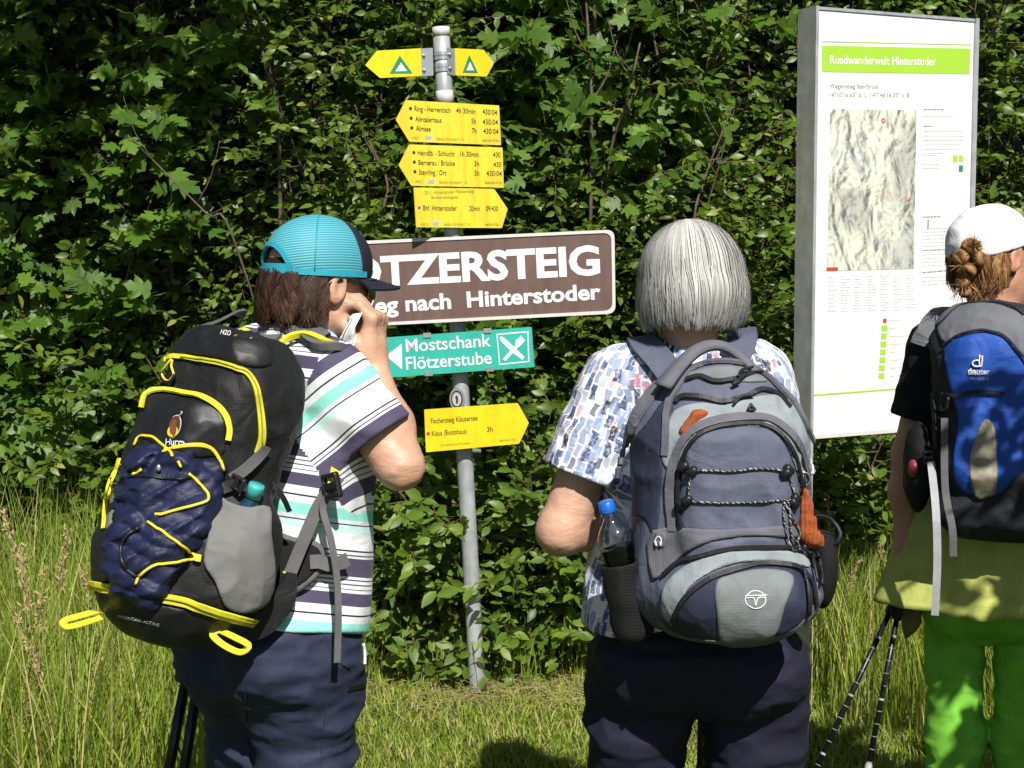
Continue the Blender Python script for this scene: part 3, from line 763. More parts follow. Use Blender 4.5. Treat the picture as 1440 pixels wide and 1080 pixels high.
def box_of(pts, m): pts = np.array(pts); return pts.min(0) - m, pts.max(0) + m

def sdf_part(name, f, lo, hi, h, mat, parent, attr=None, refine=1):
    V, Fq = sdf_mesh(f, lo, hi, h, refine)
    return put(name, V, Fq, mat, parent, True, None, attr(V) if attr else None)

def boots(J, mat, root):
    for s in 'LR':
        a = J['A' + s]; fw = nrm(J['M'][:, 1] * np.array([1, 1, 0])); b = np.array([a[0], a[1], 0.0])
        def f(X):
            d = scone(X, b + fw * -.03 + (0, 0, .05), b + fw * .15 + (0, 0, .042), .046, .044)
            d = smin(d, scone(X, b + (0, 0, .06), b + (0, 0, .15), .05, .055), .03)
            return smax(d, .001 - X[:, 2], .004)
        lo, hi = b - .13, b + .13; hi = hi + np.abs(fw) * .1; lo = lo - np.abs(fw) * .1; lo[2] = -.02; hi[2] = .23
        sdf_part('boot', f, lo, hi, .009, mat, root)

# ---- cloth panels, straps and cords that follow a shape
def polyd(X, poly):
    """signed distance, in metres at each point's own depth, to an outline drawn on the photograph"""
    Q = pix(np.asarray(X, np.float64)); A = np.asarray(poly, float); B = np.roll(A, -1, 0); d = np.full(len(Q), 1e9); ins = np.zeros(len(Q), bool)
    for a, b in zip(A, B):
        e = b - a; wx = Q[:, 0] - a[0]; wy = Q[:, 1] - a[1]; t = np.clip((wx * e[0] + wy * e[1]) / (e @ e + 1e-9), 0, 1)
        d = np.minimum(d, (wx - t * e[0]) ** 2 + (wy - t * e[1]) ** 2)
        c = ((a[1] <= Q[:, 1]) & (Q[:, 1] < b[1])) | ((b[1] <= Q[:, 1]) & (Q[:, 1] < a[1]))
        if abs(e[1]) > 1e-9: ins ^= c & (wx < e[0] * wy / e[1])
    return np.where(ins, -1, 1) * np.sqrt(d) * X[:, 1] / FPX

def panel(name, f, poly, off, mat, parent, h=.0045, th=.006, soft=.004, ymax=None, fold=None):
    """a cloth panel sewn onto the shape f within a drawn outline: a shell that follows the surface"""
    poly = smooth_path([(x, y, 0) for x, y in poly], 3, True)[:, :2]
    P, _ = rays(f, list(poly) + [tuple(poly.mean(0))]); lo, hi = P.min(0) - .035, P.max(0) + .035
    if ymax is None: ymax = hi[1]
    hi[1] = min(hi[1], ymax) + .02
    def g(X):
        d = f(X) + (fold(X) if fold is not None else 0); e = polyd(X, poly)
        s = smax(d - off, e, soft)
        return smax(smax(s, -(d + th), .001), X[:, 1] - ymax, .002)
    return sdf_part(name, g, lo, hi, h, mat, parent)

def on(f, pts, n=5, off=.003):
    q = smooth_path([(x, y, 0) for x, y in pts], n)[:, :2]; return rays(f, q, off=off)

def strap_on(name, f, pts, w, mat, parent, off=.003, th=.003, n=5, relax=0, tail=None):
    P, Nn = on(f, pts, n, off); k = np.ones(5) / 5
    if tail is not None:
        q = smooth_path([P[-1]] + [P[-1] + np.array(v) for v, _ in tail], 4)[1:]; P = np.concatenate([P, q]); Nn = np.concatenate([Nn, nrm(np.array([np.array(tail[min(i // 4, len(tail) - 1)][1], float) for i in range(len(q))]))]); w = np.interp(np.linspace(0, 1, len(P)), [0, 1], [w, w]) if np.isscalar(w) else w
    for _ in range(relax): P[2:-2] = np.stack([np.convolve(P[:, a], k, 'valid') for a in range(3)], 1)
    for _ in range(1 + 2 * relax): Nn = nrm(np.stack([np.convolve(np.pad(Nn[:, a], 2, 'edge'), k, 'valid') for a in range(3)], 1))
    return MB().band(P, Nn, w, th).build(name, mat, parent, False)

def cord_on(name, f, pts, r, mat, parent, off=.004, n=5, sides=7):
    P, _ = on(f, pts, n, off); return MB().tube(P, r, sides).build(name, mat, parent, True)

def blob(name, fn, c, rad, h, mat, parent): return sdf_part(name, fn, np.asarray(c) - rad, np.asarray(c) + rad, h, mat, parent)

def text_on(name, body, f, pL, pR, cap, mat, parent, off=.002, bold=.0, shear=0.0):
    """lettering printed on a curved cloth"""
    V, Fs = _text_mesh(body, bold); x0, x1 = V[:, 0].min(), V[:, 0].max(); e = (np.array(pR, float) - pL) / (x1 - x0)
    up = np.array([e[1], -e[0]]) / np.linalg.norm(e); pts = np.array(pL) + np.outer(V[:, 0] - x0, e) + np.outer(V[:, 1] * cap / CAPH, up) + np.outer(V[:, 1] * shear * cap, [1, 0])
    P, _ = rays(f, pts, off=off); return put(name, P, Fs, mat, parent, True)

def buckle(name, c, Mx, s, mat, parent):
    c = np.asarray(c, float)
    def f(X):
        d = sbox(X, c, np.array([.016, .006, .021]) * s, .004 * s, Mx)
        for k in (-1, 1): d = smax(d, -sbox(X, c + Mx[:, 2] * .009 * s * k, np.array([.010, .02, .0035]) * s, .001, Mx), .001)
        return d
    return blob(name, f, c, .04 * s, .0022, mat, parent)

def webloop(name, pts, nor, w, mat, parent, th=.002):
    P = smooth_path(pts, 5); return MB().band(P, np.repeat(np.array([nor], float), len(P), 0), w, th).build(name, mat, parent)

# ---- skin, cloth and hair surfaces
def skin_mat(name, c):
    m, ns, ln, b = nodes(name)
    tc = N(ns, 'TexCoord'); n1 = N(ns, 'TexNoise', Scale=26.0, Detail=6.0, Roughness=0.62); ln.new(tc.outputs['Object'], n1.inputs['Vector'])
    r = ramp(ns, [(0.3, (c[0] * .93, c[1] * .86, c[2] * .83)), (0.55, c), (0.75, (min(1, c[0] * 1.04), c[1] * 1.05, c[2] * 1.06))]); ln.new(n1.outputs['Fac'], r.inputs[0])
    ln.new(r.outputs[0], b.inputs['Base Color']); b.inputs['Roughness'].default_value = 0.48
    b.inputs['Subsurface Weight'].default_value = 0.12; b.inputs['Subsurface Radius'].default_value = (.012, .005, .003); b.inputs['Subsurface Scale'].default_value = 0.4
    n2 = N(ns, 'TexNoise', Scale=190.0, Detail=4.0); ln.new(tc.outputs['Object'], n2.inputs['Vector'])
    mp = N(ns, 'Mapping'); mp.inputs['Scale'].default_value = (1, 1, 3.2); ln.new(tc.outputs['Object'], mp.inputs[0])
    n3 = N(ns, 'TexNoise', Scale=48.0, Detail=3.0, Distortion=0.6); ln.new(mp.outputs[0], n3.inputs['Vector'])
    bp = N(ns, 'Bump', Strength=0.22, Distance=0.002); ln.new(n2.outputs['Fac'], bp.inputs['Height'])
    b2 = N(ns, 'Bump', Strength=0.22, Distance=0.006); ln.new(n3.outputs['Fac'], b2.inputs['Height']); ln.new(b2.outputs[0], bp.inputs['Normal']); ln.new(bp.outputs[0], b.inputs['Normal'])
    return m
M['skin_a'] = skin_mat('sunned_skin', (0.575, 0.335, 0.225))
M['skin_b'] = skin_mat('sunned_skin_pale', (0.61, 0.37, 0.262))
M['skin_c'] = skin_mat('tanned_skin', (0.55, 0.285, 0.19))

def hair_mat(name, stops, rough=0.56):
    m, ns, ln, b = nodes(name)
    a = N(ns, 'Attribute', _attribute_name='tint'); r = ramp(ns, stops); ln.new(a.outputs['Fac'], r.inputs[0]); ln.new(r.outputs[0], b.inputs['Base Color'])
    b.inputs['Roughness'].default_value = rough; b.inputs['Specular IOR Level'].default_value = 0.16
    return m
M['hair_grey'] = hair_mat('silver_hair', [(0, (.20, .197, .193)), (.35, (.34, .335, .325)), (.7, (.48, .47, .445)), (1, (.64, .625, .58))])
M['hair_brown'] = hair_mat('brown_hair', [(0, (.016, .009, .006)), (.5, (.050, .026, .017)), (1, (.125, .066, .040))])
M['hair_blond'] = hair_mat('dark_blond_hair', [(0, (.06, .026, .01)), (.5, (.24, .115, .045)), (1, (.56, .33, .15))])

def strands(paths, width, tint, nor):
    """hair ribbons: paths (n, m, 3), width at the root, tint per strand, outward normals (n, m, 3)"""
    n, m, _ = paths.shape; T = nrm(np.gradient(paths, axis=1)); S = nrm(np.cross(T, nor))
    w = np.linspace(1, 1, m); w[-1] = .25; w[-2] = .7; w = w[None, :, None] * np.asarray(width).reshape(-1, 1, 1) / 2
    V = np.stack([paths - S * w, paths + S * w], 2).reshape(-1, 3)
    i = np.arange(n)[:, None] * (2 * m) + np.arange(m - 1)[None] * 2; i = i.ravel()
    Fq = np.stack([i, i + 1, i + 3, i + 2], 1)
    return V, Fq, np.repeat(tint, 2 * m)

def join_hair(name, pieces, mat, parent):
    Vs, Fs, Ts, n = [], [], [], 0
    for V, Fq, t in pieces: Vs.append(V); Fs.append(Fq + n); Ts.append(t); n += len(V)
    return put(name, np.concatenate(Vs), np.concatenate(Fs), mat, parent, True, None, {'tint': np.concatenate(Ts)})

# ================================================================== first hiker: teal cap, striped shirt
J1 = dict(P=at(386, 872, 2.73), C=at(408, 632, 2.74), N=at(412, 494, 2.76), Hc=at(450, 401, 2.79), SR=at(472, 533, 2.66), SL=at(345, 515, 2.93), bust=.7,
          ER=at(562, 655, 2.63), WR=at(524, 512, 2.76), EL=at(310, 690, 2.98), WL=at(300, 850, 3.0), M=frame(38, 13), Mh=frame(52, 5), wide=.97, skinfold='ER')
J1['handR'] = dict(d=nrm(np.array([.06, .06, 1.0])), n=np.array([-.97, .26, .05]), side=1, curl=(48, 46, 24), scale=1.04, bend=(-4, 2, 6, 10),
                   thumb=[(.026, .012, .010), (.036, .024, .036), (.032, .040, .064), (.024, .054, .082)])
J1['handL'] = dict(d=np.array([.25, .1, -1.0]), n=np.array([.8, -.3, 0]), side=-1, curl=(60, 60, 40))
hr = J1['M'][:, 0] * .082
J1['HL'], J1['HR'] = J1['P'] - hr - (0, 0, .06), J1['P'] + hr - (0, 0, .06)
J1['KL'], J1['KR'] = at(376, 1190, 2.84), at(430, 1200, 2.70)
J1['AL'], J1['AR'] = np.array([-.47, 2.80, .10]), np.array([-.37, 2.66, .10])
p1 = empty('person', [J1['P'][0], J1['P'][1], 0]); tag(p1, 'person in teal mesh cap and striped shirt wiping face with raised hand', 'person', 'hikers reading the signs')
V, Fq = sdf_mesh(body_sdf(J1), *box_of([J1[k] for k in ('P', 'C', 'N', 'Hc', 'SR', 'SL', 'ER', 'WR', 'EL', 'WL', 'AL', 'AR')], .20), .0045)
put('body', V, Fq, M['skin_a'], p1)

# striped polo
def striped(name):
    m, ns, ln, b = nodes(name)
    a = N(ns, 'Attribute', _attribute_name='stripe'); fr = N(ns, 'Math', _operation='FRACT'); ln.new(a.outputs['Fac'], fr.inputs[0])
    pu, wh, te, lt, bk = (.082, .07, .125), (.80, .82, .84), (.30, .76, .66), (.62, .86, .84), (.03, .027, .045)
    e = .004; seq = [(0, pu, pu), (.16, wh, wh), (.18, pu, pu), (.192, wh, wh), (.222, pu, pu), (.234, wh, wh), (.262, pu, pu), (.272, wh, wh), (.30, pu, pu), (.41, wh, wh), (.48, bk, bk), (.493, wh, te), (.66, wh, wh),
                     (.69, bk, bk), (.702, lt, wh), (.925, bk, bk), (.938, wh, wh), (.965, bk, bk), (.978, wh, wh)]
    st = []
    for i, (p, c0, c1) in enumerate(seq):
        p1_ = seq[i + 1][0] if i + 1 < len(seq) else 1.0
        st.append((p, c0))
        if c0 != c1: st.append((p + (p1_ - p) * .35, c1)); st.append((p1_ - e, c0))
    r = ramp(ns, [st[0]] + st[1:], 'LINEAR' if False else 'CONSTANT'); ln.new(fr.outputs[0], r.inputs[0])
    tc = N(ns, 'TexCoord'); n1 = N(ns, 'TexNoise', Scale=300.0, Detail=2.0); ln.new(tc.outputs['Object'], n1.inputs['Vector'])
    ln.new(r.outputs[0], b.inputs['Base Color']); b.inputs['Roughness'].default_value = .85; b.inputs['Specular IOR Level'].default_value = .2; b.inputs['Sheen Weight'].default_value = .05
    n2 = N(ns, 'TexNoise', Scale=11.0, Detail=3.0, Distortion=0.9); ln.new(tc.outputs['Object'], n2.inputs['Vector'])
    b2 = N(ns, 'Bump', Strength=.35, Distance=.02); ln.new(n2.outputs['Fac'], b2.inputs['Height'])
    bp = N(ns, 'Bump', Strength=.15, Distance=.001); ln.new(n1.outputs['Fac'], bp.inputs['Height']); ln.new(b2.outputs[0], bp.inputs['Normal']); ln.new(bp.outputs[0], b.inputs['Normal'])
    return m
M['striped'] = striped('striped_polo_cloth')
PERIOD = .215
def st_torso(V):
    v = (V - J1['P']) @ J1['M'][:, 2]; w = vnoise(V, 6, 3) * .006
    return {'stripe': (1.655 - (v + w) / PERIOD) + 20}
sh1 = shirt_sdf(J1, .012, 11, .007, .010, .012)
def garment(name, sh, sls, lo, hi, h, mat, parent, attr_t, attrs_s, seams, k=.035):
    """torso and sleeves flow into one cloth; the mesh is parted along the armhole seams"""
    def f(X):
        d = sh(X)
        for s_ in sls: d = smin(d, s_(X), k)
        return d
    V, Fq = sdf_mesh(f, lo, hi, h, 1); c_ = np.asfortranarray(V[Fq].mean(1), dtype=np.float32)
    lab = np.zeros(len(c_), int); body_ = None
    for i_, (S_, E_, lat) in enumerate(seams):
        o_ = nrm(nrm(E_ - S_) * .55 + nrm(lat) * .8); lab[((c_ - S_) @ o_ > -.004) & (scone(c_, S_, E_, .13, .13) < 0)] = i_ + 1
    for i_ in range(len(sls) + 1):
        fq = Fq[lab == i_]; u, inv = np.unique(fq, return_inverse=True); Vi = V[u]; fi = inv.reshape(fq.shape); at_ = attr_t if i_ == 0 else attrs_s[i_ - 1]
        o_ = put(name if i_ == 0 else 'sleeve', Vi, fi, mat, parent if i_ == 0 else body_, True, None, at_(Vi) if at_ else None)
        if i_ == 0: body_ = o_
    return body_
ax1 = nrm(J1['ER'] - J1['SR']); axl = nrm(J1['EL'] - J1['SL'])
sl1 = sleeve_sdf(J1, 'R', .68, .062, .069, 21, .006); sl1b = sleeve_sdf(J1, 'L', .8, .066, .08, 22, .006)
shirt1 = garment('shirt', sh1, [sl1, sl1b], *box_of([J1['P'], J1['C'], J1['N'], J1['SR'], J1['SL'], J1['ER'], J1['EL']], .20), .005, M['striped'], p1, st_torso,
                 [lambda V: {'stripe': 20.47 + ((V - J1['SR']) @ ax1) / PERIOD + vnoise(V, 9, 5) * .02}, lambda V: {'stripe': 20.47 + ((V - J1['SL']) @ axl) / PERIOD}], [(J1['SR'], J1['ER'], J1['M'][:, 0]), (J1['SL'], J1['EL'], -J1['M'][:, 0])])
def collar(J, col_mat, attrs=None, hgt=.035, rad=(.074, .078), drop=.03):
    a = np.linspace(R(-250), R(70), 40); Mx = J['M']; mb = MB(); rows = []
    for k, (rf, z) in enumerate(((.96, .010), (1.0, hgt), (1.05, hgt + .004), (1.22, hgt - drop), (1.20, hgt - drop - .003), (1.0, hgt - .008))):
        rows.append([J['N'] + Mx[:, 0] * rad[0] * rf * math.cos(t) + Mx[:, 1] * (rad[1] * rf * math.sin(t) + .012) + Mx[:, 2] * (z + .012 + .012 * math.sin(t)) for t in a])
    n = len(a); V = [p for r_ in rows for p in r_]; Fs = [(k * n + i, k * n + i + 1, (k + 1) * n + i + 1, (k + 1) * n + i) for k in range(5) for i in range(n - 1)]
    return np.array(V), Fs
V, Fs = collar(J1, None, hgt=.040, rad=(.066, .072), drop=.030)
put('collar', V, Fs, M['striped'], shirt1, True, None, {'stripe': 20.3 + ((V - J1['N']) @ J1['M'][:, 2]) / .16})

M['navy_cloth'] = weave('navy_trouser_cloth', (.022, .028, .058), .72, 900, .2, .5, 10)
tr1f = trousers_sdf(J1, .045, 31, .013, (.108, .084, .080), .93)
tr1 = sdf_part('trousers', tr1f, *box_of([J1['P'], J1['KL'], J1['KR'], J1['AL'], J1['AR']], .22), .0075, M['navy_cloth'], p1)
for pts in ([(350, 925), (345, 985), (352, 1060), (360, 1120)], [(470, 870), (462, 960), (452, 1060), (448, 1120)], [(452, 885), (470, 925), (492, 940)]): cord_on('seam', tr1f, pts, .0014, M['navy_cloth'], tr1, .0005)
boots(J1, surface('brown_boot_leather', (.09, .06, .04), .7), p1)

# trouser pocket zip and tag
Pz, Nz = rays(tr1f, [(489, 968), (500, 966), (512, 963)], off=.002)
MB().band(smooth_path(Pz, 4), np.repeat(Nz[:1], len(smooth_path(Pz, 4)), 0), .010, .003).build('pocket_zip', surface('black_zip', (.012, .012, .014), .5), tr1)
Pz, Nz = rays(tr1f, [(509, 905), (511, 918), (511, 934)], off=.003)
MB().tube(smooth_path(Pz, 4), .003, 6).build('zip_pull', M['white'], tr1, True)

# head wear: trucker cap
CZ, CRZ, HEM = .042, .095, .018
def capf(q): return sell(q, (0, -.006, CZ), (.089, .112, CRZ))
CM = frame(52, 3); CC = J1['Hc']
def cap_shell(q, th=.008):
    d = smax(capf(q), -(capf(q) + th), .001)
    return smax(d, -(q[:, 2] - (HEM - .06 * np.clip(-q[:, 1], 0, 1))), .002)
def opening(q):
    x = q[:, 0] / .052; z = (q[:, 2] - HEM - .006) / .050
    return np.where(q[:, 1] < 0, (np.sqrt(x * x + z * z) - 1) * .052, .2)
def f_crown(X):
    q = (X - CC) @ CM; d = cap_shell(q)
    d = smax(d, -opening(q), .002)
    return smax(d, q[:, 1] - .056 + q[:, 2] * .20, .001)
def f_front(X):
    q = (X - CC) @ CM; d = smax(capf(q) - .001, -(capf(q) + .008), .001)
    d = smax(d, -(q[:, 2] - HEM), .002)
    return smax(d, .057 - q[:, 2] * .20 - q[:, 1], .001)
m, ns, ln, b = nodes('teal_cap_mesh')
tc = N(ns, 'TexCoord'); mp = N(ns, 'Mapping'); mp.inputs['Rotation'].default_value = (R(10), R(6), 0); ln.new(tc.outputs['Object'], mp.inputs[0])
w1 = N(ns, 'TexWave', Scale=62.0, Distortion=0.5, _bands_direction='Z'); ln.new(mp.outputs[0], w1.inputs['Vector'])
w2 = N(ns, 'TexWave', Scale=95.0, Distortion=0.5, _bands_direction='X'); ln.new(mp.outputs[0], w2.inputs['Vector'])
mn = N(ns, 'Math', _operation='MULTIPLY_ADD'); mn.inputs[1].default_value = .12; ln.new(w2.outputs['Fac'], mn.inputs[0]); ln.new(w1.outputs['Fac'], mn.inputs[2])
r = ramp(ns, [(0.1, (.030, .22, .28)), (.55, (.055, .33, .41)), (1.0, (.12, .45, .52))]); ln.new(mn.outputs[0], r.inputs[0]); ln.new(r.outputs[0], b.inputs['Base Color'])
b.inputs['Roughness'].default_value = .6; bp = N(ns, 'Bump', Strength=.4, Distance=.0015); ln.new(mn.outputs[0], bp.inputs['Height']); ln.new(bp.outputs[0], b.inputs['Normal'])
M['cap_mesh'] = m
M['teal'] = surface('teal_plastic', (.03, .33, .43), .35, .06)
M['cap_navy'] = weave('navy_cap_cloth', (.014, .016, .03), .8, 900, .2, .1)
cap = empty('cap', CC); cap.parent = p1; cap.location = Vector(CC) - p1.location
lo, hi = CC - .17, CC + .19
sdf_part('crown', f_crown, lo, hi, .0028, M['cap_mesh'], cap, refine=1)
sdf_part('front_panel', f_front, lo, hi, .0035, M['cap_navy'], cap)
CL = lambda x, y, z: CC + CM @ np.array([x, y, z])
def ring(z, a0, a1, n, k=1.0):   # points on the crown at local height z; angle 0 = straight back
    s_ = math.sqrt(max(0, 1 - ((z - CZ) / CRZ) ** 2)); out = []
    for a in np.linspace(R(a0), R(a1), n): out.append((.089 * s_ * k * math.sin(a), -.006 - .112 * s_ * k * math.cos(a), z))
    return out
pts = [CL(*p) for p in ring(HEM + .0105, -38, 38, 18, 1.012)]; nn = [CM @ nrm(np.array([p[0], p[1] + .006, 0])) for p in ring(HEM + .0105, -38, 38, 18)]
MB().band(pts, nn, .019, .003).build('strap', M['teal'], cap)
mb = MB()
for i in range(4, 14, 2): P = pts[i] + nn[i] * .002; mb.tube([P, P + nn[i] * .0012], .0026, 8)
mb.build('strap_snaps', surface('teal_plastic_dark', (.015, .18, .24), .35), cap)
mb = MB()                                   # binding round the back opening and the hem band
ar = [(.052 * math.cos(t), 0, HEM + .006 + .050 * math.sin(t)) for t in np.linspace(0, math.pi, 20)]
ar2 = [(x, -.006 - .112 * math.sqrt(max(0, 1 - (x / .089) ** 2 - ((z - CZ) / CRZ) ** 2)) , z) for x, _, z in ar]
mb.band([CL(*p) for p in ar2], [CM @ nrm(np.array([p[0] / .089 ** 2, (p[1] + .006) / .112 ** 2, (p[2] - CZ) / CRZ ** 2])) for p in ar2], .009, .006)
mb.build('binding', M['teal'], cap)
hb = [(.0 + p[0], p[1], p[2] - .0 + .0) for p in ring(HEM + .006, 34, 128, 20, 1.006)]
MB().band([CL(*p) for p in hb], [CM @ nrm(np.array([p[0], p[1], 0])) for p in hb], .012, .003).build('hem_band', M['teal'], cap)
hb = [(p[0], p[1], p[2]) for p in ring(HEM + .006, -34, -128, 20, 1.006)]
MB().band([CL(*p) for p in hb], [CM @ nrm(np.array([-p[0], -p[1], 0])) * -1 for p in hb], .012, .003).build('hem_band', M['teal'], cap)
for az in (62,):                        # panel seams
    pr = []
    for e in np.linspace(-10, 84, 16):
        a = R(az); x = .0895 * math.cos(R(e)) * math.sin(a); y = -.006 - .1125 * math.cos(R(e)) * math.cos(a); z = CZ + (CRZ + .0005) * math.sin(R(e))
        pr.append(CL(x, y, z))
    MB().tube(pr, .0018, 5).build('seam', M['teal'], cap, True)
V = []; Fs = []; na, nr = 22, 7                # the brim
for k in range(2):
    for i in range(na):
        a = R(-66 + 132 * i / (na - 1)); s_ = .97
        for j in range(nr):
            t = j / (nr - 1); ext = .078 * max(0.0, math.cos(a * 1.22)) ** .55 * t
            x = (.088 * s_) * math.sin(a) * (1 + .05 * t); y = -.006 + .110 * s_ * math.cos(a) + ext
            z = HEM + .003 - 2.4 * x * x * (.3 + .7 * t) - .16 * ext - .004 * t + (.0 if k == 0 else -.0035)
            V.append(CL(x, y, z))
nk = na * nr
for i in range(na - 1):
    for j in range(nr - 1):
        q_ = (i * nr + j, i * nr + j + 1, (i + 1) * nr + j + 1, (i + 1) * nr + j); Fs.append(q_[::-1]); Fs.append(tuple(nk + v for v in q_))
for i in range(na - 1): a_, b_ = i * nr + nr - 1, (i + 1) * nr + nr - 1; Fs.append((a_, b_, nk + b_, nk + a_)[::-1])
put('brim', V, Fs, M['cap_navy'], cap)

# sunglasses
HL = lambda x, y, z: J1['Hc'] + J1['Mh'] @ np.array([x, y, z])
M['dark_lens'] = surface('dark_lens', (.012, .009, .006), .08, .05, 10, 0, coat=1.0)
M['black_plastic'] = surface('black_plastic', (.013, .013, .015), .38, .1, 30, .05)
sg = empty('sunglasses', HL(0, .1, 0)); sg.parent = p1; sg.location = Vector(HL(0, .1, 0)) - p1.location
for s in (-1, 1):
    arc = [(s * .012, .112), (s * .034, .107), (s * .055, .092), (s * .068, .070)]; arc = smooth_path([(x, y, 0) for x, y in arc], 4)
    pts = [HL(x, y, -.002) for x, y, _ in arc]; nn = [J1['Mh'] @ nrm(np.array([x * .9, y, 0])) for x, y, _ in arc]
    ww = .034 + .006 * np.sin(np.linspace(0.2, 2.6, len(pts)))
    MB().band(pts, nn, ww, .003).build('lens', M['dark_lens'], sg, True)
    MB().tube([p + J1['Mh'][:, 2] * w * .5 for p, w in zip(pts, ww)], .0028, 6).build('frame_rim', M['black_plastic'], sg, True)
    tm = smooth_path([(s * .068, .070, .006), (s * .079, .03, .010), (s * .083, -.01, .010), (s * .081, -.03, -.004)], 4)
    MB().band([HL(*p) for p in tm], [J1['Mh'][:, 0] * s] * len(tm), .007, .003).build('temple', M['black_plastic'], sg)
MB().tube([HL(x, .113, .006) for x in (-.013, 0, .013)], .0025, 6).build('bridge', M['black_plastic'], sg, True)

# brown hair below the cap: wavy locks
def locks(Hc, Mh, n, a0, a1, ztop, zbot, rx, ry, wid, seed, wave=.006, flip=.02, lay=.012, m=12):
    g = np.random.default_rng(seed); A = R(a0) + (R(a1) - R(a0)) * g.random(n)      # angle 0 = straight back
    A = A + .05 * np.sin(A * 31); zt = ztop + g.normal(0, .004, n); zb = zbot + .012 * np.sin(A * 13 + seed) + g.normal(0, .009, n)
    t = np.linspace(0, 1, m)[None]; o = g.random(n)[:, None] ** 1.5 * lay
    z = zt[:, None] + (zb - zt)[:, None] * t
    k = 1 + flip / rx * np.clip(t - .45, 0, 1) ** 1.6 * (1.0 + .9 * np.sin(A * 9 + 1)[:, None]) + .06 * np.sin(t * 3.0)
    ph = (A * 9 + 2.5 * np.sin(A * 5.3 + seed) + .5 * g.normal(0, 1, n))[:, None]; wv = wave * np.sin(t * 6.5 + ph)
    da = (wave * 1.4 * np.sin(t * 6 + ph * 1.7) + g.normal(0, .002, (n, 1)) * t) / rx
    rr = (k - o / rx * t * .5) + wv / rx
    an = A[:, None] + da
    q = np.stack([rx * rr * np.sin(an), -.014 - ry * rr * np.cos(an), z + 0 * an], -1)
    nor = np.stack([np.sin(an), -np.cos(an), .15 + 0 * an], -1)
    tint = np.clip(.42 + .20 * np.sin(A * 23 + seed) + g.normal(0, .20, n), 0, 1)
    return strands(Hc + q @ Mh.T, wid * (.6 + .8 * g.random(n)), tint, nrm(nor @ Mh.T))
def lathe_cap(Hc, Mh, rx, ry, cz, top, zbot, a0, a1, tint, shrink=.96):
    al = np.linspace(R(a0), R(a1), 48); rows = []
    for t in np.linspace(0, 1, 16):
        z = cz + top * (1 - t * 2) if t < .5 else cz + (zbot - cz) * (t - .5) * 2
        k = math.sqrt(max(0, 1 - ((z - cz) / top) ** 2)) if t < .5 else 1 - .10 * ((t - .5) * 2) ** 2
        rows.append(np.stack([rx * k * shrink * np.sin(al), -.014 - ry * k * shrink * np.cos(al), np.full_like(al, z)], 1))
    V = Hc + np.concatenate(rows) @ Mh.T; n = len(al)
    i = (np.arange(15)[:, None] * n + np.arange(n - 1)[None]).ravel(); return V, np.stack([i, i + n, i + n + 1, i + 1], 1), np.full(len(V), tint)
join_hair('hair', [lathe_cap(J1['Hc'], J1['Mh'], .083, .105, .02, .075, -.055, -112, 82, .12),
                   locks(J1['Hc'], J1['Mh'], 9000, -118, 80, .012, -.060, .085, .107, .0013, 3, .004, .009),
                   locks(J1['Hc'], J1['Mh'], 900, -100, 76, .0, -.074, .083, .104, .0011, 4, .006, .012)], M['hair_brown'], p1)

# white handkerchief held at the mouth
tp = empty('handkerchief', at(490, 470, 2.72)); tag(tp, 'white paper tissue pressed to mouth of person in teal cap', 'tissue')
V = []; Fs = []; nu, nv = 12, 14; g_ = np.random.default_rng(5)
A0, A1, B0, B1 = at(488, 446, 2.735), at(507, 440, 2.72), at(474, 492, 2.73), at(498, 490, 2.70)
for i in range(nu):
    for j in range(nv):
        u, v = i / (nu - 1), j / (nv - 1); P = (A0 * (1 - u) + A1 * u) * (1 - v) + (B0 * (1 - u) + B1 * u) * v
        V.append(P + np.array([.004, -.010, 0]) * math.sin(u * 9 + v * 3) + np.array([.003, .004, .002]) * math.sin(v * 8 + u * 2))
Fs = [(i * nv + j, i * nv + j + 1, (i + 1) * nv + j + 1, (i + 1) * nv + j) for i in range(nu - 1) for j in range(nv - 1)]
ts = put('sheet', V, Fs, surface('tissue_paper', (.80, .79, .77), .9, .03, wr=.3, wscale=60), tp)
sm = ts.modifiers.new('thick', 'SOLIDIFY'); sm.thickness = .002

# ================================================================== second hiker: silver bob, brush-mark blouse
J2 = dict(P=at(980, 905, 2.90), C=at(970, 640, 2.92), N=at(966, 490, 2.90), Hc=at(968, 402, 2.90), SL=at(866, 545, 2.92), SR=at(1064, 540, 2.92), armr=1.14,
          EL=at(789, 746, 2.89), ER=at(1100, 745, 2.97), WL=at(915, 726, 3.10), WR=at(1050, 735, 3.15), M=frame(0, 6), Mh=frame(-14, 12), wide=1.16, skinfold='EL')
J2['handL'] = dict(d=np.array([.6, .5, .1]), n=np.array([.3, -.4, .9]), side=-1, curl=(50, 55, 40))
J2['handR'] = dict(d=np.array([-.6, .5, .1]), n=np.array([-.3, -.4, .9]), side=1, curl=(50, 55, 40))
hr = J2['M'][:, 0] * .112
J2['HL'], J2['HR'] = J2['P'] - hr - (0, 0, .06), J2['P'] + hr - (0, 0, .06)
J2['KL'], J2['KR'] = J2['P'] - hr * 1.22 + (0, .03, -.44), J2['P'] + hr * 1.22 + (0, .03, -.44)
J2['AL'], J2['AR'] = np.array([J2['KL'][0], 2.90, .1]), np.array([J2['KR'][0], 2.90, .1])
p2 = empty('person', [J2['P'][0], J2['P'][1], 0]); tag(p2, 'person with silver bobbed hair and brush-mark blouse seen from behind', 'person', 'hikers reading the signs')
V, Fq = sdf_mesh(body_sdf(J2), *box_of([J2[k] for k in ('P', 'C', 'N', 'Hc', 'SR', 'SL', 'ER', 'WR', 'EL', 'WL', 'AL', 'AR')], .20), .006)
put('body', V, Fq, M['skin_b'], p2)

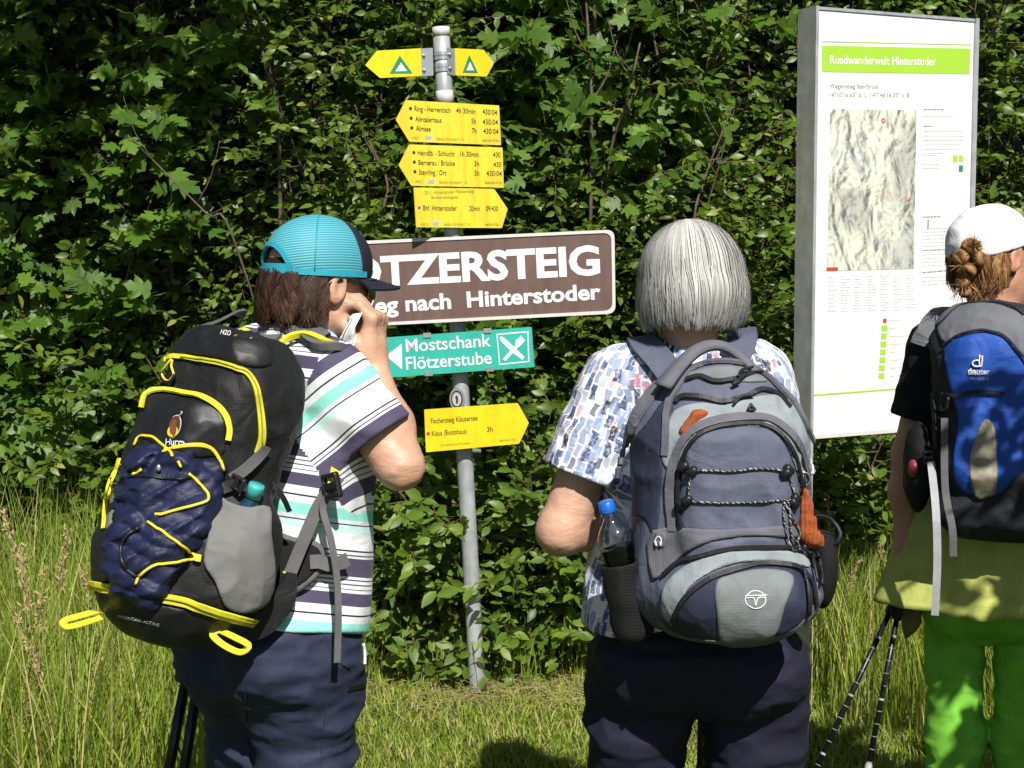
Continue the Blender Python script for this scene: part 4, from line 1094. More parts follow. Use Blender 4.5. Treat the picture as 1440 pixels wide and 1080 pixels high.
m, ns, ln, b = nodes('brush_mark_blouse_cloth')
au = N(ns, 'Attribute', _attribute_name='su'); av = N(ns, 'Attribute', _attribute_name='sv'); cb = N(ns, 'CombineXYZ'); ln.new(au.outputs['Fac'], cb.inputs[0]); ln.new(av.outputs['Fac'], cb.inputs[1])
nz = N(ns, 'TexNoise', Scale=34.0, Detail=2.0); ln.new(cb.outputs[0], nz.inputs['Vector'])
vs = N(ns, 'VectorMath', _operation='SUBTRACT'); vs.inputs[1].default_value = (.5, .5, .5); ln.new(nz.outputs['Color'], vs.inputs[0])
vm = N(ns, 'VectorMath', _operation='MULTIPLY_ADD'); vm.inputs[1].default_value = (.016, .018, 0); ln.new(vs.outputs[0], vm.inputs[0]); ln.new(cb.outputs[0], vm.inputs[2])
sx = N(ns, 'SeparateXYZ'); ln.new(vm.outputs[0], sx.inputs[0])
def mt(op, a, b_=None, c=None):
    n = N(ns, 'Math', _operation=op)
    for i, x in enumerate((a, b_, c)):
        if x is None: continue
        if isinstance(x, (int, float)): n.inputs[i].default_value = x
        else: ln.new(x, n.inputs[i])
    return n.outputs[0]
def layer(pw, ph, shx, thr, seed):
    x = mt('ADD', mt('DIVIDE', sx.outputs[0], pw), shx); ci = mt('FLOOR', x); fx = mt('FRACT', x)
    wn_ = N(ns, 'TexWhiteNoise', _noise_dimensions='1D'); ln.new(mt('ADD', ci, seed), wn_.inputs['W'])
    y = mt('ADD', mt('DIVIDE', sx.outputs[1], ph), wn_.outputs['Value']); yi = mt('FLOOR', y); fy = mt('FRACT', y)
    c2 = N(ns, 'CombineXYZ'); ln.new(ci, c2.inputs[0]); ln.new(yi, c2.inputs[1]); c2.inputs[2].default_value = seed
    w3 = N(ns, 'TexWhiteNoise', _noise_dimensions='3D'); ln.new(c2.outputs[0], w3.inputs['Vector'])
    ax_ = mt('ABSOLUTE', mt('SUBTRACT', fx, .5)); ay_ = mt('ABSOLUTE', mt('SUBTRACT', fy, .5))
    ins = mt('MULTIPLY', mt('LESS_THAN', ax_, .36), mt('LESS_THAN', ay_, .43))
    sp_ = N(ns, 'SeparateXYZ'); ln.new(w3.outputs['Color'], sp_.inputs[0])
    ins = mt('MULTIPLY', ins, mt('GREATER_THAN', sp_.outputs[0], thr))
    return ins, w3.outputs['Value']
r_a = ramp(ns, [(0, (.020, .028, .075)), (.30, (.06, .095, .21)), (.56, (.25, .34, .55)), (.78, (.03, .034, .07)), (.88, (.50, .20, .26)), (.94, (.42, .45, .64))], 'CONSTANT')
r_b = ramp(ns, [(0, (.44, .52, .68)), (.45, (.24, .30, .48)), (.72, (.62, .42, .48)), (.84, (.09, .11, .20))], 'CONSTANT')
ia, va = layer(.0150, .034, 0.0, .30, 3.0); ib, vb_ = layer(.0135, .029, .37, .30, 11.0)
ln.new(va, r_a.inputs[0]); ln.new(vb_, r_b.inputs[0])
tc = N(ns, 'TexCoord'); nf = N(ns, 'TexNoise', Scale=130.0, Detail=4.0, Roughness=.7); ln.new(tc.outputs['Object'], nf.inputs['Vector'])
fade = ramp(ns, [(.36, (.45,) * 3), (.55, (1,) * 3)]); ln.new(nf.outputs['Fac'], fade.inputs[0])
m1 = N(ns, 'MixRGB'); m1.inputs[1].default_value = (.80, .80, .83, 1); ln.new(mt('MULTIPLY', ib, .85), m1.inputs[0]); ln.new(r_b.outputs[0], m1.inputs[2])
m2 = N(ns, 'MixRGB'); ln.new(mt('MULTIPLY', ia, fade.outputs[0]), m2.inputs[0]); ln.new(m1.outputs[0], m2.inputs[1]); ln.new(r_a.outputs[0], m2.inputs[2])
ln.new(m2.outputs[0], b.inputs['Base Color']); b.inputs['Roughness'].default_value = .85; b.inputs['Specular IOR Level'].default_value = .25
n2 = N(ns, 'TexNoise', Scale=12.0, Detail=3.0, Distortion=0.9); ln.new(tc.outputs['Object'], n2.inputs['Vector'])
b2 = N(ns, 'Bump', Strength=.35, Distance=.02); ln.new(n2.outputs['Fac'], b2.inputs['Height']); ln.new(b2.outputs[0], b.inputs['Normal'])
M['blouse'] = m
def uv_torso(J):
    def g(V):
        q = (V - J['P']) @ J['M']; return {'su': np.arctan2(q[:, 0], -q[:, 1] + .06) * .20 + 3, 'sv': q[:, 2] + 3}
    return g
def uv_arm(J, s):
    S, E = J['S' + s], J['E' + s]; ax = nrm(E - S); A = nrm(np.cross(ax, [0, 1, 0])); B = np.cross(ax, A)
    def g(V): q = V - S; return {'su': np.arctan2(q @ A, q @ B) * .07 + 5, 'sv': q @ ax + 5}
    return g
bl2 = shirt_sdf(J2, .045, 41, .006, .014, .03, ndrop=.042)
slL, slR = [sleeve_sdf(J2, s, .62, .068, .090, sd, .006) for s, sd in (('L', 43), ('R', 44))]
garment('blouse', bl2, [slL, slR], *box_of([J2['P'], J2['C'], J2['N'], J2['SR'], J2['SL'], J2['ER'], J2['EL']], .20), .0055, M['blouse'], p2, uv_torso(J2), [uv_arm(J2, 'L'), uv_arm(J2, 'R')], [(J2['SL'], J2['EL'], -J2['M'][:, 0]), (J2['SR'], J2['ER'], J2['M'][:, 0])])
M['dark_navy'] = weave('dark_navy_trouser_cloth', (.0135, .0125, .030), .75, 900, .2, .45, 9)
sdf_part('trousers', trousers_sdf(J2, .10, 47, .011, (.118, .090, .086), 1.13, kleg=.018, pz=.72), *box_of([J2['P'], J2['KL'], J2['KR'], J2['AL'], J2['AR']], .24), .008, M['dark_navy'], p2)
boots(J2, surface('grey_boot_leather', (.08, .08, .085), .7), p2)

def bob(Hc, Mh, n, seed):
    g = np.random.default_rng(seed); m = 18; A = -math.pi + 2 * math.pi * g.random(n)
    ch0 = np.sin(np.floor((A + .06 * np.sin(A * 11)) * 22) * 78.233) * 43758.5453; ch0 = ch0 - np.floor(ch0)
    t0 = np.minimum(g.random(n) ** 1.3 * .75, .62); front = np.abs(A) > R(122); t0 = np.where(front, t0 * .4, t0)
    t1 = np.where(front, .46, 1.0 + g.normal(0, .035, n) - .05 * g.random(n) ** 3 + .022 * np.sin(A * 19) + .06 * (ch0 - .5))
    t1 = np.where(g.random(n) < .05, t1 + .05 * g.random(n), t1)
    t = t0[:, None] + (t1 - t0)[:, None] * np.linspace(0, 1, m)[None]
    cl = np.floor((A + .06 * np.sin(A * 11)) * 22) ; ch = np.sin(cl * 12.9898) * 43758.5453; ch = ch - np.floor(ch)
    an = A[:, None] + (.018 * (ch - .5)[:, None] + .028 * g.normal(0, 1, (n, 1))) * t ** 2 + .03 * np.sin(t * 5 + ch[:, None] * 6)
    ph = np.clip(t / .5, 0, 1) * math.pi / 2; lower = np.clip((t - .5) / .5, 0, 1.2)
    k = np.where(t < .5, np.sin(ph), 1 + .035 * np.sin(lower * math.pi) - (.085 + .13 * np.clip(np.cos(an), 0, 1) ** 2) * lower ** 2)
    lay = (g.random((n, 1)) ** 2) * .013 - .004 * ch[:, None] * lower + .006 * (ch[:, None] - .5) * np.sin(lower * 2) - .004 * (g.random((n, 1)) < .04)
    z = np.where(t < .5, .122 * np.cos(ph), -.092 * lower)
    nap = np.clip(np.cos(an), 0, 1) ** 2; z = z - .006 * lower * nap
    rx = .1075 - lay; ry = .112 - lay
    wv = .0016 * np.sin(t * 9 + ch[:, None] * 9) + (.0045 * (g.random((n, 1)) - .5) * np.sin(t * (5 + 6 * g.random((n, 1))) + 6.28 * g.random((n, 1))) + .006 * g.normal(0, 1, (n, 1)) * lower ** 2 * .6)
    fly = (g.random((n, 1)) < .03); wv = wv + fly * lower * (.004 + .012 * g.random((n, 1)))
    q = np.stack([(rx * k + wv) * np.sin(an), -.020 - ry * k * np.cos(an) - .008 * nap * np.sin(lower * 3), .010 + z], -1)
    nor = np.stack([np.sin(an) * k, -np.cos(an) * k, np.where(t < .5, np.cos(ph), .05) + .02], -1)
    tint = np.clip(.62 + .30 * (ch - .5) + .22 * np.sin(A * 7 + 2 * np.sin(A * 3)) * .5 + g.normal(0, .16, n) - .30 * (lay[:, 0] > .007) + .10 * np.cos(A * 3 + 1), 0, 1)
    return strands(Hc + q @ Mh.T, .0014 * (.6 + .9 * g.random(n)), tint, nrm(nor @ Mh.T))
hb_ = lathe_cap(J2['Hc'], J2['Mh'], .098, .102, .012, .112, -.060, -122, 122, .45, .96)
join_hair('hair', [hb_, bob(J2['Hc'], J2['Mh'], 17000, 8)], M['hair_grey'], p2)

# ================================================================== third hiker: white skull cap, green trousers
J3 = dict(P=at(1392, 800, 3.44), C=at(1396, 585, 3.44), N=at(1408, 452, 3.42), Hc=at(1398, 362, 3.43), SL=at(1318, 490, 3.46), SR=at(1484, 492, 3.36),
          EL=at(1280, 640, 3.47), WL=at(1274, 765, 3.42), ER=at(1520, 640, 3.35), WR=at(1500, 740, 3.5), M=frame(18, 5), Mh=frame(66, 4), wide=.86, legr=.62)
J3['handL'] = dict(d=np.array([-.05, -.10, -1.0]), n=np.array([.9, .1, 0]), side=-1, curl=(70, 70, 40))
J3['handR'] = dict(d=np.array([-.6, .5, .1]), n=np.array([-.3, -.4, .9]), side=1, curl=(50, 55, 40))
hr = J3['M'][:, 0] * .088
J3['HL'], J3['HR'] = J3['P'] - hr - (0, 0, .06), J3['P'] + hr - (0, 0, .06)
J3['KL'], J3['KR'] = at(1343, 1030, 3.46), at(1437, 1030, 3.42)
J3['AL'], J3['AR'] = at(1336, 1235, 3.46), at(1440, 1235, 3.40); J3['AL'][2] = J3['AR'][2] = .1
p3 = empty('person', [J3['P'][0], J3['P'][1], 0]); tag(p3, 'person in white skull cap, black shirt and lime green trousers', 'person', 'hikers reading the signs')
V, Fq = sdf_mesh(body_sdf(J3), *box_of([J3[k] for k in ('P', 'C', 'N', 'Hc', 'SR', 'SL', 'ER', 'WR', 'EL', 'WL', 'AL', 'AR')], .20), .006)
put('body', V, Fq, M['skin_c'], p3)
M['black_cloth'] = surface('black_shirt_cloth', (.010, .010, .011), .85, .1, 30, .15, 300, wr=.4, wscale=12, spec=.25)
M['green_cloth'] = weave('lime_trouser_cloth', (.20, .56, .055), .75, 900, .15, .45, 10)
sh3 = shirt_sdf(J3, -.03, 51, .005); sl3, sl3b = [sleeve_sdf(J3, s, .66, .058, .072, sd, .005) for s, sd in (('L', 53), ('R', 54))]
garment('shirt', sh3, [sl3, sl3b], *box_of([J3['P'], J3['C'], J3['N'], J3['SR'], J3['SL'], J3['ER'], J3['EL']], .20), .0065, M['black_cloth'], p3, None, [None, None], [(J3['SL'], J3['EL'], -J3['M'][:, 0]), (J3['SR'], J3['ER'], J3['M'][:, 0])])
sdf_part('trousers', trousers_sdf(J3, .03, 57, .008, (.074, .066, .064), .90, kleg=.012), *box_of([J3['P'], J3['KL'], J3['KR'], J3['AL'], J3['AR']], .22), .008, M['green_cloth'], p3)
boots(J3, surface('dark_boot_leather', (.03, .03, .03), .7), p3)
CC3, CM3 = J3['Hc'], frame(66, 2)
def f_skull(X):
    q = (X - CC3) @ CM3; e = sell(q, (0, -.016, .030), (.086, .112, .096)) + folds(X, 16, .0022, 61, (1, 1, 1.6))
    d = smax(e, -(e + .010), .001); cut = q[:, 2] - (.024 + .30 * q[:, 1] + 1.2 * np.clip(q[:, 1], 0, 1) ** 2 * 0)
    d = smax(d, -cut, .003)
    return np.minimum(d, smax(smax(e - .002, -(e + .009), .001), np.abs(cut - .010) - .010, .003))
wc = surface('white_cap_cloth', (.80, .79, .80), .85, .02, 30, .12, 300, wr=.3, wscale=20)
sdf_part('skull_cap', f_skull, CC3 - .16, CC3 + .17, .004, wc, p3)
join_hair('hair', [lathe_cap(CC3, J3['Mh'], .078, .101, .02, .07, -.070, -100, 100, .3),
                   locks(CC3, J3['Mh'], 4200, -104, 84, .03, -.062, .079, .103, .0014, 13, .003, -.016, .006),
                   locks(CC3, J3['Mh'], 60, -40, 70, -.04, -.105, .070, .085, .0012, 15, .006, .0, .006)], M['hair_blond'], p3)
# the loose bun
def coil(c, axis, r0, r1, n, seed, wid=.0022):
    g = np.random.default_rng(seed); axis = nrm(axis); A = nrm(np.cross(axis, [0.3, .2, 1])); B = np.cross(axis, A); m = 20
    t = np.linspace(0, 1, m)[None] * (3.5 + 2.2 * g.random((n, 1))) + g.random((n, 1)) * 6.28
    ph = g.random((n, 1)) * 6.28; wob = np.sin(t * 1.3 + ph) * .25
    rr = r0 + r1 * np.cos(ph + wob); hh = r1 * 1.25 * np.sin(ph + wob)
    P = c + rr[..., None] * (np.cos(t)[..., None] * A + np.sin(t)[..., None] * B) + hh[..., None] * axis
    nor = nrm(np.cos(ph + wob)[..., None] * (np.cos(t)[..., None] * A + np.sin(t)[..., None] * B) + np.sin(ph + wob)[..., None] * axis)
    return strands(P, wid * (.6 + .8 * g.random(n)), np.clip(.5 + .25 * np.sin(ph[:, 0] * 3) + g.normal(0, .2, n), 0, 1), nor)
def wisps(c, n, seed, L=.05, up=(0, 0, 1)):
    g = np.random.default_rng(seed); m = 10; d = nrm(g.normal(0, .75, (n, 3)) + np.array(up)); b_ = nrm(g.normal(0, 1, (n, 3)))
    t = np.linspace(0, 1, m)[None, :, None]; P = c + d[:, None] * t * (L * (.5 + .7 * g.random((n, 1, 1)))) + b_[:, None] * (t ** 2) * L * .55
    return strands(P, .0016 * (.6 + .8 * g.random(n)), np.clip(.6 + g.normal(0, .22, n), 0, 1), nrm(np.cross(d, b_))[:, None] + 0 * P)
ba, bc_ = at(1366, 348, 3.335), at(1354, 396, 3.345)
join_hair('bun', [coil(ba, (.3, -.6, .9), .010, .014, 1100, 1), coil(at(1352, 362, 3.335), (-.8, -.5, .3), .008, .012, 900, 2), coil(at(1377, 364, 3.325), (.8, -.6, .3), .008, .011, 800, 3),
                  coil(at(1362, 380, 3.33), (-.6, -.4, -.7), .008, .011, 800, 9), coil(bc_, (-.7, -.4, .5), .007, .012, 800, 4), coil(at(1357, 410, 3.355), (-.2, -.6, .8), .005, .010, 400, 5),
                  wisps(at(1366, 350, 3.315), 110, 6, .026, (.5, -.5, 1.1)), wisps(at(1356, 372, 3.315), 60, 7, .026, (-.5, -.7, .4)), wisps(bc_, 60, 8, .036, (.1, -.5, -1))], M['hair_blond'], p3)
# ------------------------------------------------------------------ backpacks
M['zip_black'] = surface('black_zip_tape', (.014, .014, .017), .5, .15, 60, .4, 500)
M['webbing_grey'] = weave('grey_webbing', (.13, .13, .13), .8, 1500, .4, .05)
M['webbing_light'] = weave('light_grey_webbing', (.42, .43, .45), .8, 1500, .4, .05)
M['yellow_trim'] = weave('yellow_trim_tape', (.74, .70, .035), .7, 1600, .35, .05)
M['yellow_cord'] = surface('yellow_cord', (.78, .66, .02), .6, .08, 80, .3, 600)
M['pack_black'] = weave('black_ripstop', (.012, .012, .013), .62, 520, .28, .6, 18, spec=.4)
M['pack_black2'] = surface('black_coated_cloth', (.009, .009, .011), .5, .15, 20, .1, 300, wr=.3, wscale=12)
M['pack_grey'] = surface('grey_stretch_cloth', (.185, .185, .180), .85, .06, 30, .15, 500, wr=.45, wscale=11, spec=.2)
M['mesh_black'] = weave('black_mesh', (.010, .010, .011), .7, 700, .8, .2)
M['print_white'] = surface('white_cloth_print', (.70, .70, .70), .7, .05, 40, .0)

# ================================================================== black and yellow backpack
def za(x, y): return (80 + x / 3.6, 420 + y / 3.6)
def zb(x, y): return (80 + x / 3.6, 640 + y / 3.6)
B1 = frame(38, 17, -8); C1 = at(284, 690, 2.535)
L1 = lambda x, y, z: C1 + B1 @ np.array([x, y, z])
def pack1(X):
    q = np.stack(_loc(X, C1, B1)).T
    d = sbox(q, (0, .01, .0), (.128, .085, .262), .075)
    d = smin(d, sell(q, (0, -.035, -.125), (.142, .115, .138)), .06)
    d = smin(d, sbox(q, (0, -.012, .163), (.116, .080, .130), .055), .03)
    d = smin(d, sbox(q, (-.012, -.085, .065), (.096, .040, .092), .038), .018)
    d = smin(d, sell(q, (.135, .02, -.10), (.052, .075, .125)), .03)
    return d + folds(X, 14, .0042, 71, (1, 1, .8)) + folds(X, 34, .0012, 72, (1, 1, .6))
pk1 = empty('backpack', L1(0, 0, -.27)); tag(pk1, 'black backpack with yellow zips and laced yellow cord', 'backpack', 'hiking backpacks')
blob('main_bag', pack1, C1, .36, .005, M['pack_black'], pk1)
# smooth top lid and bottom
panel('top_lid', pack1, [za(700, 150), za(790, 140), za(900, 190), za(1040, 205), za(1110, 230), za(1090, 330), za(990, 350), za(860, 310), za(700, 280), za(590, 280), za(620, 220)], .004, M['pack_black2'], pk1)
panel('front_pocket', pack1, [za(440, 560), za(480, 500), za(640, 500), za(790, 540), za(850, 600), za(850, 720), za(840, 790), za(640, 800), za(440, 700)], .003, M['pack_black2'], pk1)
panel('bottom_panel', pack1, [zb(200, 690), zb(350, 715), zb(560, 760), zb(740, 800), zb(980, 850), zb(930, 940), zb(640, 985), zb(400, 930), zb(250, 840)], .005, M['pack_black2'], pk1)
strap_on('main_zip', pack1, [za(552, 312), za(600, 292), za(750, 312), za(900, 345), za(975, 395), za(1012, 480), za(1032, 600), za(1034, 700), za(1012, 780)], np.concatenate([np.linspace(.008, .009, 15), np.linspace(.009, .015, 26)]), M['yellow_trim'], pk1, .004, .004)
strap_on('pocket_zip', pack1, [za(440, 555), za(458, 495), za(520, 474), za(650, 490), za(780, 522), za(850, 575), za(872, 645), za(866, 715)], .010, M['yellow_trim'], pk1, .007, .004)
strap_on('bottom_zip', pack1, [zb(190, 655), zb(350, 682), zb(520, 712), zb(700, 752), zb(850, 800), zb(985, 838)], .0165, M['yellow_trim'], pk1, .009, .004)
cord_on('zip_coil', pack1, [zb(195, 652), zb(350, 678), zb(520, 708), zb(700, 748), zb(850, 796), zb(980, 832)], .0016, surface('olive_zip', (.35, .33, .03), .5), pk1, .013)
cord_on('zip_coil', pack1, [za(640, 300), za(750, 310), za(900, 343), za(975, 393), za(1012, 480), za(1032, 600), za(1030, 740)], .0013, surface('olive_zip', (.35, .33, .03), .5), pk1, .007)
cord_on('zip_pull', pack1, [za(600, 310), za(575, 350), za(556, 385), za(580, 420), za(612, 395), za(600, 350), za(604, 315)], .0022, M['yellow_cord'], pk1, .010)
cord_on('zip_pull_grip', pack1, [za(556, 385), za(556, 420), za(584, 428), za(612, 405), za(618, 390)], .0035, M['pack_black2'], pk1, .010)
panel('side_pocket', pack1, [zb(805, 200), zb(870, 235), zb(960, 262), zb(1080, 262), zb(1088, 400), zb(1110, 600), zb(1082, 735), zb(1010, 790), zb(930, 800), zb(850, 762), zb(800, 640), zb(742, 540), zb(772, 380)], .010, M['pack_grey'], pk1, h=.004,
      fold=lambda X: folds(X, 13, .003, 75, (1, 1, .45)))
panel('side_pocket', pack1, [zb(342, 150), zb(285, 175), zb(255, 290), zb(245, 380), zb(290, 330), zb(330, 250)], .006, M['pack_grey'], pk1)
Mfox = surface('chestnut_print', (.20, .06, .02), .7)
# emblem: oval with a chestnut head, and its lettering
Pc, Nc = rays(pack1, [za(607, 650)], off=.004); Pc, Nc = Pc[0], Nc[0]; Ux = nrm(np.cross([0, 0, 1], Nc)) ; Ux = Ux * np.sign(Ux[0]); Uz = np.cross(Ux, Nc); Uz = Uz * np.sign(Uz[2])
def disc(name, rx, ry, o, mat, a0=0, a1=2 * math.pi, n=24, c=(0, 0)):
    V = [Pc + Ux * (c[0] + rx * math.cos(a)) + Uz * (c[1] + ry * math.sin(a)) + Nc * o for a in np.linspace(a0, a1, n)[:-1 if a1 - a0 > 6.2 else None]]
    put(name, V, [tuple(range(len(V)))], mat, pk1, False)
disc('emblem', .0175, .0205, .001, M['print_white']); disc('emblem_field', .0160, .0190, .0018, surface('brown_print', (.11, .035, .015), .7))
disc('emblem_field', .0150, .0100, .0024, M['yellow_cord'], 0, 6.3, 20, (0, -.009)); disc('emblem_head', .0085, .0130, .0030, Mfox, 0, 6.3, 20, (-.001, -.001)); disc('emblem_muzzle', .005, .009, .0036, Mfox, 0, 6.3, 16, (.006, -.008))
MB().tube(smooth_path([Pc + Ux * u + Uz * v + Nc * .003 for u, v in ((.004, .018), (.010, .021), (.014, .026), (.009, .0265), (.014, .026), (.012, .022))], 3), .0008, 5).build('emblem_arrow', M['print_white'], pk1, True)
text_on('lettering', 'Hurra', pack1, za(560, 745), za(652, 746), 9, M['print_white'], pk1, .005, .01, .12)
text_on('lettering', 'H2O', pack1, za(835, 192), za(886, 200), 6, M['print_white'], pk1, .006, .01)
text_on('lettering', 'MOUNTAIN ACTIVE', pack1, zb(325, 806), zb(520, 850), 3.6, M['print_white'], pk1, .008)
# carrying loops and straps
webloop('haul_loop', [rays(pack1, [za(900, 190)])[0][0], at(*za(920, 158), 2.60), at(*za(965, 165), 2.59), rays(pack1, [za(975, 205)])[0][0]], (-.3, -.6, .75), .010, M['yellow_trim'], pk1, .003)
webloop('haul_handle', [at(*za(735, 140), 2.60), at(*za(820, 110), 2.64), at(*za(900, 72), 2.70), at(*za(945, 78), 2.74), at(*za(935, 110), 2.78)], (-.5, -.6, .6), .020, M['webbing_grey'], pk1, .005)
A_ = at(*zb(235, 800), 2.42)
webloop('tool_loop', [rays(pack1, [zb(240, 798)])[0][0], at(*zb(190, 795), 2.40), at(*zb(120, 812), 2.385), at(*zb(38, 838), 2.375), at(*zb(55, 868), 2.37), at(*zb(130, 852), 2.375), at(*zb(225, 822), 2.40)], (.10, -.35, .95), .014, M['yellow_trim'], pk1)
webloop('tool_loop', [rays(pack1, [zb(818, 880)])[0][0], at(*zb(790, 912), 2.40), at(*zb(850, 965), 2.39), at(*zb(930, 998), 2.385), at(*zb(968, 962), 2.385), at(*zb(900, 922), 2.39), at(*zb(822, 885), 2.41)], (.25, -.5, .83), .013, M['yellow_trim'], pk1)
# the stuffed jacket (a thing of its own) and the lacing over it
jk_pts = [(216, 660, .042), (258, 662, .036), (286, 664, .030), (202, 676, .036), (232, 690, .052), (268, 700, .044), (200, 712, .040), (240, 728, .048), (262, 742, .034), (195, 752, .046), (222, 775, .046), (185, 790, .040), (180, 812, .030), (212, 812, .034), (216, 838, .020), (212, 850, .012)]
jP, jN = rays(pack1, [p[:2] for p in jk_pts]); jC = jP + jN * np.array([p[2] for p in jk_pts])[:, None] * .10
JROT = frame(10, 0, 35).astype(np.float32)
def jacket_f(X):
    d = sunion([sell(X, c, (p[2] * 1.05, p[2] * .8, p[2])) for c, p in zip(jC, jk_pts)], .020)
    q = X @ np.array([.25, .1, 1.0], np.float32)
    d = d - .0045 * np.abs(np.sin(q * 80 + 3 * vnoise(X, 12, 3))) + .003 + folds(X @ JROT, 17, .0075, 81, (.55, .8, 1.9)) + folds(X @ JROT, 40, .0018, 83, (.5, .8, 1.6))
    return d
jk = empty('padded_jacket', jC.mean(0)); tag(jk, 'crumpled navy padded jacket laced to the black and yellow backpack', 'jacket')
M['navy_nylon'] = surface('navy_nylon', (.011, .016, .052), .55, .2, 14, .1, 300, wr=.5, wscale=30, spec=.35)
jlo, jhi = jC.min(0) - .075, jC.max(0) + .075
sdf_part('quilted_shell', jacket_f, jlo, jhi, .004, M['navy_nylon'], jk)
jz = [(196, 742), (178, 752), (170, 775), (178, 800), (194, 812)]
cord_on('jacket_zip', jacket_f, jz, .0035, M['pack_black2'], jk, .002); cord_on('jacket_zip', jacket_f, [za(360, 900), za(480, 905), za(600, 915), za(700, 900)], .0022, M['pack_black2'], jk, .002)
blob('zip_slider', lambda X: sell(X, at(*za(515, 857), 2.37), (.004, .003, .006)), at(*za(515, 857), 2.37), .02, .0015, M['alu'], jk)
pj = lambda X: np.minimum(pack1(X), jacket_f(X))
for pts in ([za(395, 742), za(425, 700), za(490, 700), za(540, 745), za(590, 800)], [za(540, 780), za(600, 758), za(670, 745), za(760, 750), za(810, 790), za(842, 870)], [za(545, 770), za(600, 752), za(665, 738), za(745, 738), za(800, 770), za(835, 830)],
            [zb(665, 92), zb(715, 145), zb(765, 210), zb(735, 240), zb(620, 272), zb(500, 305)], [zb(466, 335), zb(560, 410), zb(640, 462), zb(700, 512), zb(670, 532), zb(560, 542), zb(480, 558), zb(420, 605), zb(398, 650)],
            [zb(325, 45), zb(275, 125), zb(248, 240), zb(238, 372)], [zb(318, 60), zb(288, 130), zb(262, 250), zb(245, 372)], [zb(385, 100), zb(425, 65)], [za(615, 820), za(632, 850)]):
    cord_on('lace_cord', pj, pts, .0026, M['yellow_cord'], pk1, .003)
for c in (zb(778, 222), zb(708, 518)): strap_on('lace_tab', pack1, [(c[0] - 4, c[1] - 1), (c[0], c[1]), (c[0] + 7, c[1] + 1)], .012, M['yellow_trim'], pk1, .010, .003, 3)
strap_on('lace_tab', pack1, [zb(300, 105), zb(318, 60), zb(330, 20)], .010, M['yellow_trim'], pk1, .006, .003, 3)
# side compression strap, buckle and loose end
strap_on('compression_strap', pack1, [za(1045, 735), za(1000, 800), za(940, 860), za(880, 905)], .020, M['webbing_grey'], pk1, .012, .003)
strap_on('compression_strap', pack1, [za(930, 920), za(880, 940), za(820, 975)], .020, M['pack_black2'], pk1, .014, .003)
Pb, Nb = rays(pack1, [za(903, 925)], off=.020); buckle('buckle', Pb[0], frame(30, 10, 70), .8, M['black_plastic'], pk1)
webloop('strap_end', [rays(pack1, [za(945, 895)], off=.014)[0][0], at(*za(1010, 893), 2.50), at(*za(1080, 930), 2.49), at(*za(1140, 1000), 2.49), at(*za(1178, 1078), 2.495)], (-.3, -.8, .5), .010, M['pack_black2'], pk1)
# shoulder strap over her right shoulder and the harness at her side
shA = lambda X: np.minimum(sh1(X), sl1(X))
def zc(x, y): return (340 + x / 4.154, 280 + y / 4.154)
strap_on('shoulder_strap', shA, [zc(175, 850), zc(240, 810), zc(330, 800), zc(430, 835), zc(500, 875)], .048, M['webbing_grey'], pk1, .014, .014, 8, 3, tail=[((.020, .04, -.004), (.2, .2, 1)), ((.032, .075, -.03), (.4, .7, .6)), ((.036, .09, -.09), (.5, .85, .1))])
strap_on('strap_edge', shA, [zc(225, 945), zc(258, 895), zc(310, 850), zc(420, 850), zc(505, 880)], .011, M['yellow_trim'], pk1, .021, .010, 8, 3, tail=[((.020, .04, -.004), (.2, .2, 1)), ((.032, .075, -.03), (.4, .7, .6)), ((.036, .09, -.09), (.5, .85, .1))])
Pb, Nb = rays(shA, [zc(215, 800)], off=.028); buckle('buckle', Pb[0], frame(38, 40, 20), .9, M['black_plastic'], pk1)
panel('hip_belt', sh1, [zb(1090, 405), zb(1200, 415), zb(1300, 430), zb(1360, 480), zb(1355, 560), zb(1300, 640), zb(1210, 700), zb(1100, 700)], .018, M['webbing_grey'], pk1, h=.005, soft=.010)
panel('hip_belt_pad', sh1, [zb(1080, 425), zb(1200, 435), zb(1290, 450), zb(1338, 490), zb(1335, 550), zb(1285, 620), zb(1205, 675), zb(1090, 690)], .023, M['mesh_black'], pk1, h=.005, soft=.010)
strap_on('belt_webbing', sh1, [zb(1280, 550), zb(1340, 545), zb(1400, 540), zb(1430, 520)], .026, M['webbing_grey'], pk1, .026, .003)
P0 = rays(shA, [(470, 668)], off=.02)[0][0]
sw = smooth_path([P0, at(*zb(1330, 250), 2.57), at(*zb(1250, 430), 2.55), at(*zb(1180, 600), 2.53)], 5)
MB().band(sw, np.repeat([[.35, -.9, .1]], len(sw), 0), .024, .003).build('side_strap', M['webbing_grey'], pk1)
sw2 = smooth_path([at(*zb(1180, 597), 2.528), at(*zb(1177, 606), 2.527)], 2); MB().band(sw2, np.repeat([[.35, -.9, .1]], len(sw2), 0), .026, .005).build('strap_stitching', M['yellow_trim'], pk1)
panel('strap_wing', pack1, [zb(1130, 600), zb(1215, 600), zb(1205, 700), zb(1180, 780), zb(1060, 860), zb(990, 900), zb(960, 860), zb(1080, 760)], .006, M['pack_black2'], pk1)
wp = smooth_path([at(410, 806, 2.525), at(404, 830, 2.52), at(392, 855, 2.51), at(368, 878, 2.495), at(340, 892, 2.485)], 5); MB().band(wp, np.repeat([[.45, -.85, -.1]], len(wp), 0), np.interp(np.linspace(0, 1, len(wp)), [0, .3, .7, 1], [.020, .040, .050, .040]), .008).build('hip_fin', M['pack_black'], pk1)
buckle('buckle', at(*zb(1392, 155), 2.555), frame(30, 0, 15), 1.15, M['black_plastic'], pk1)
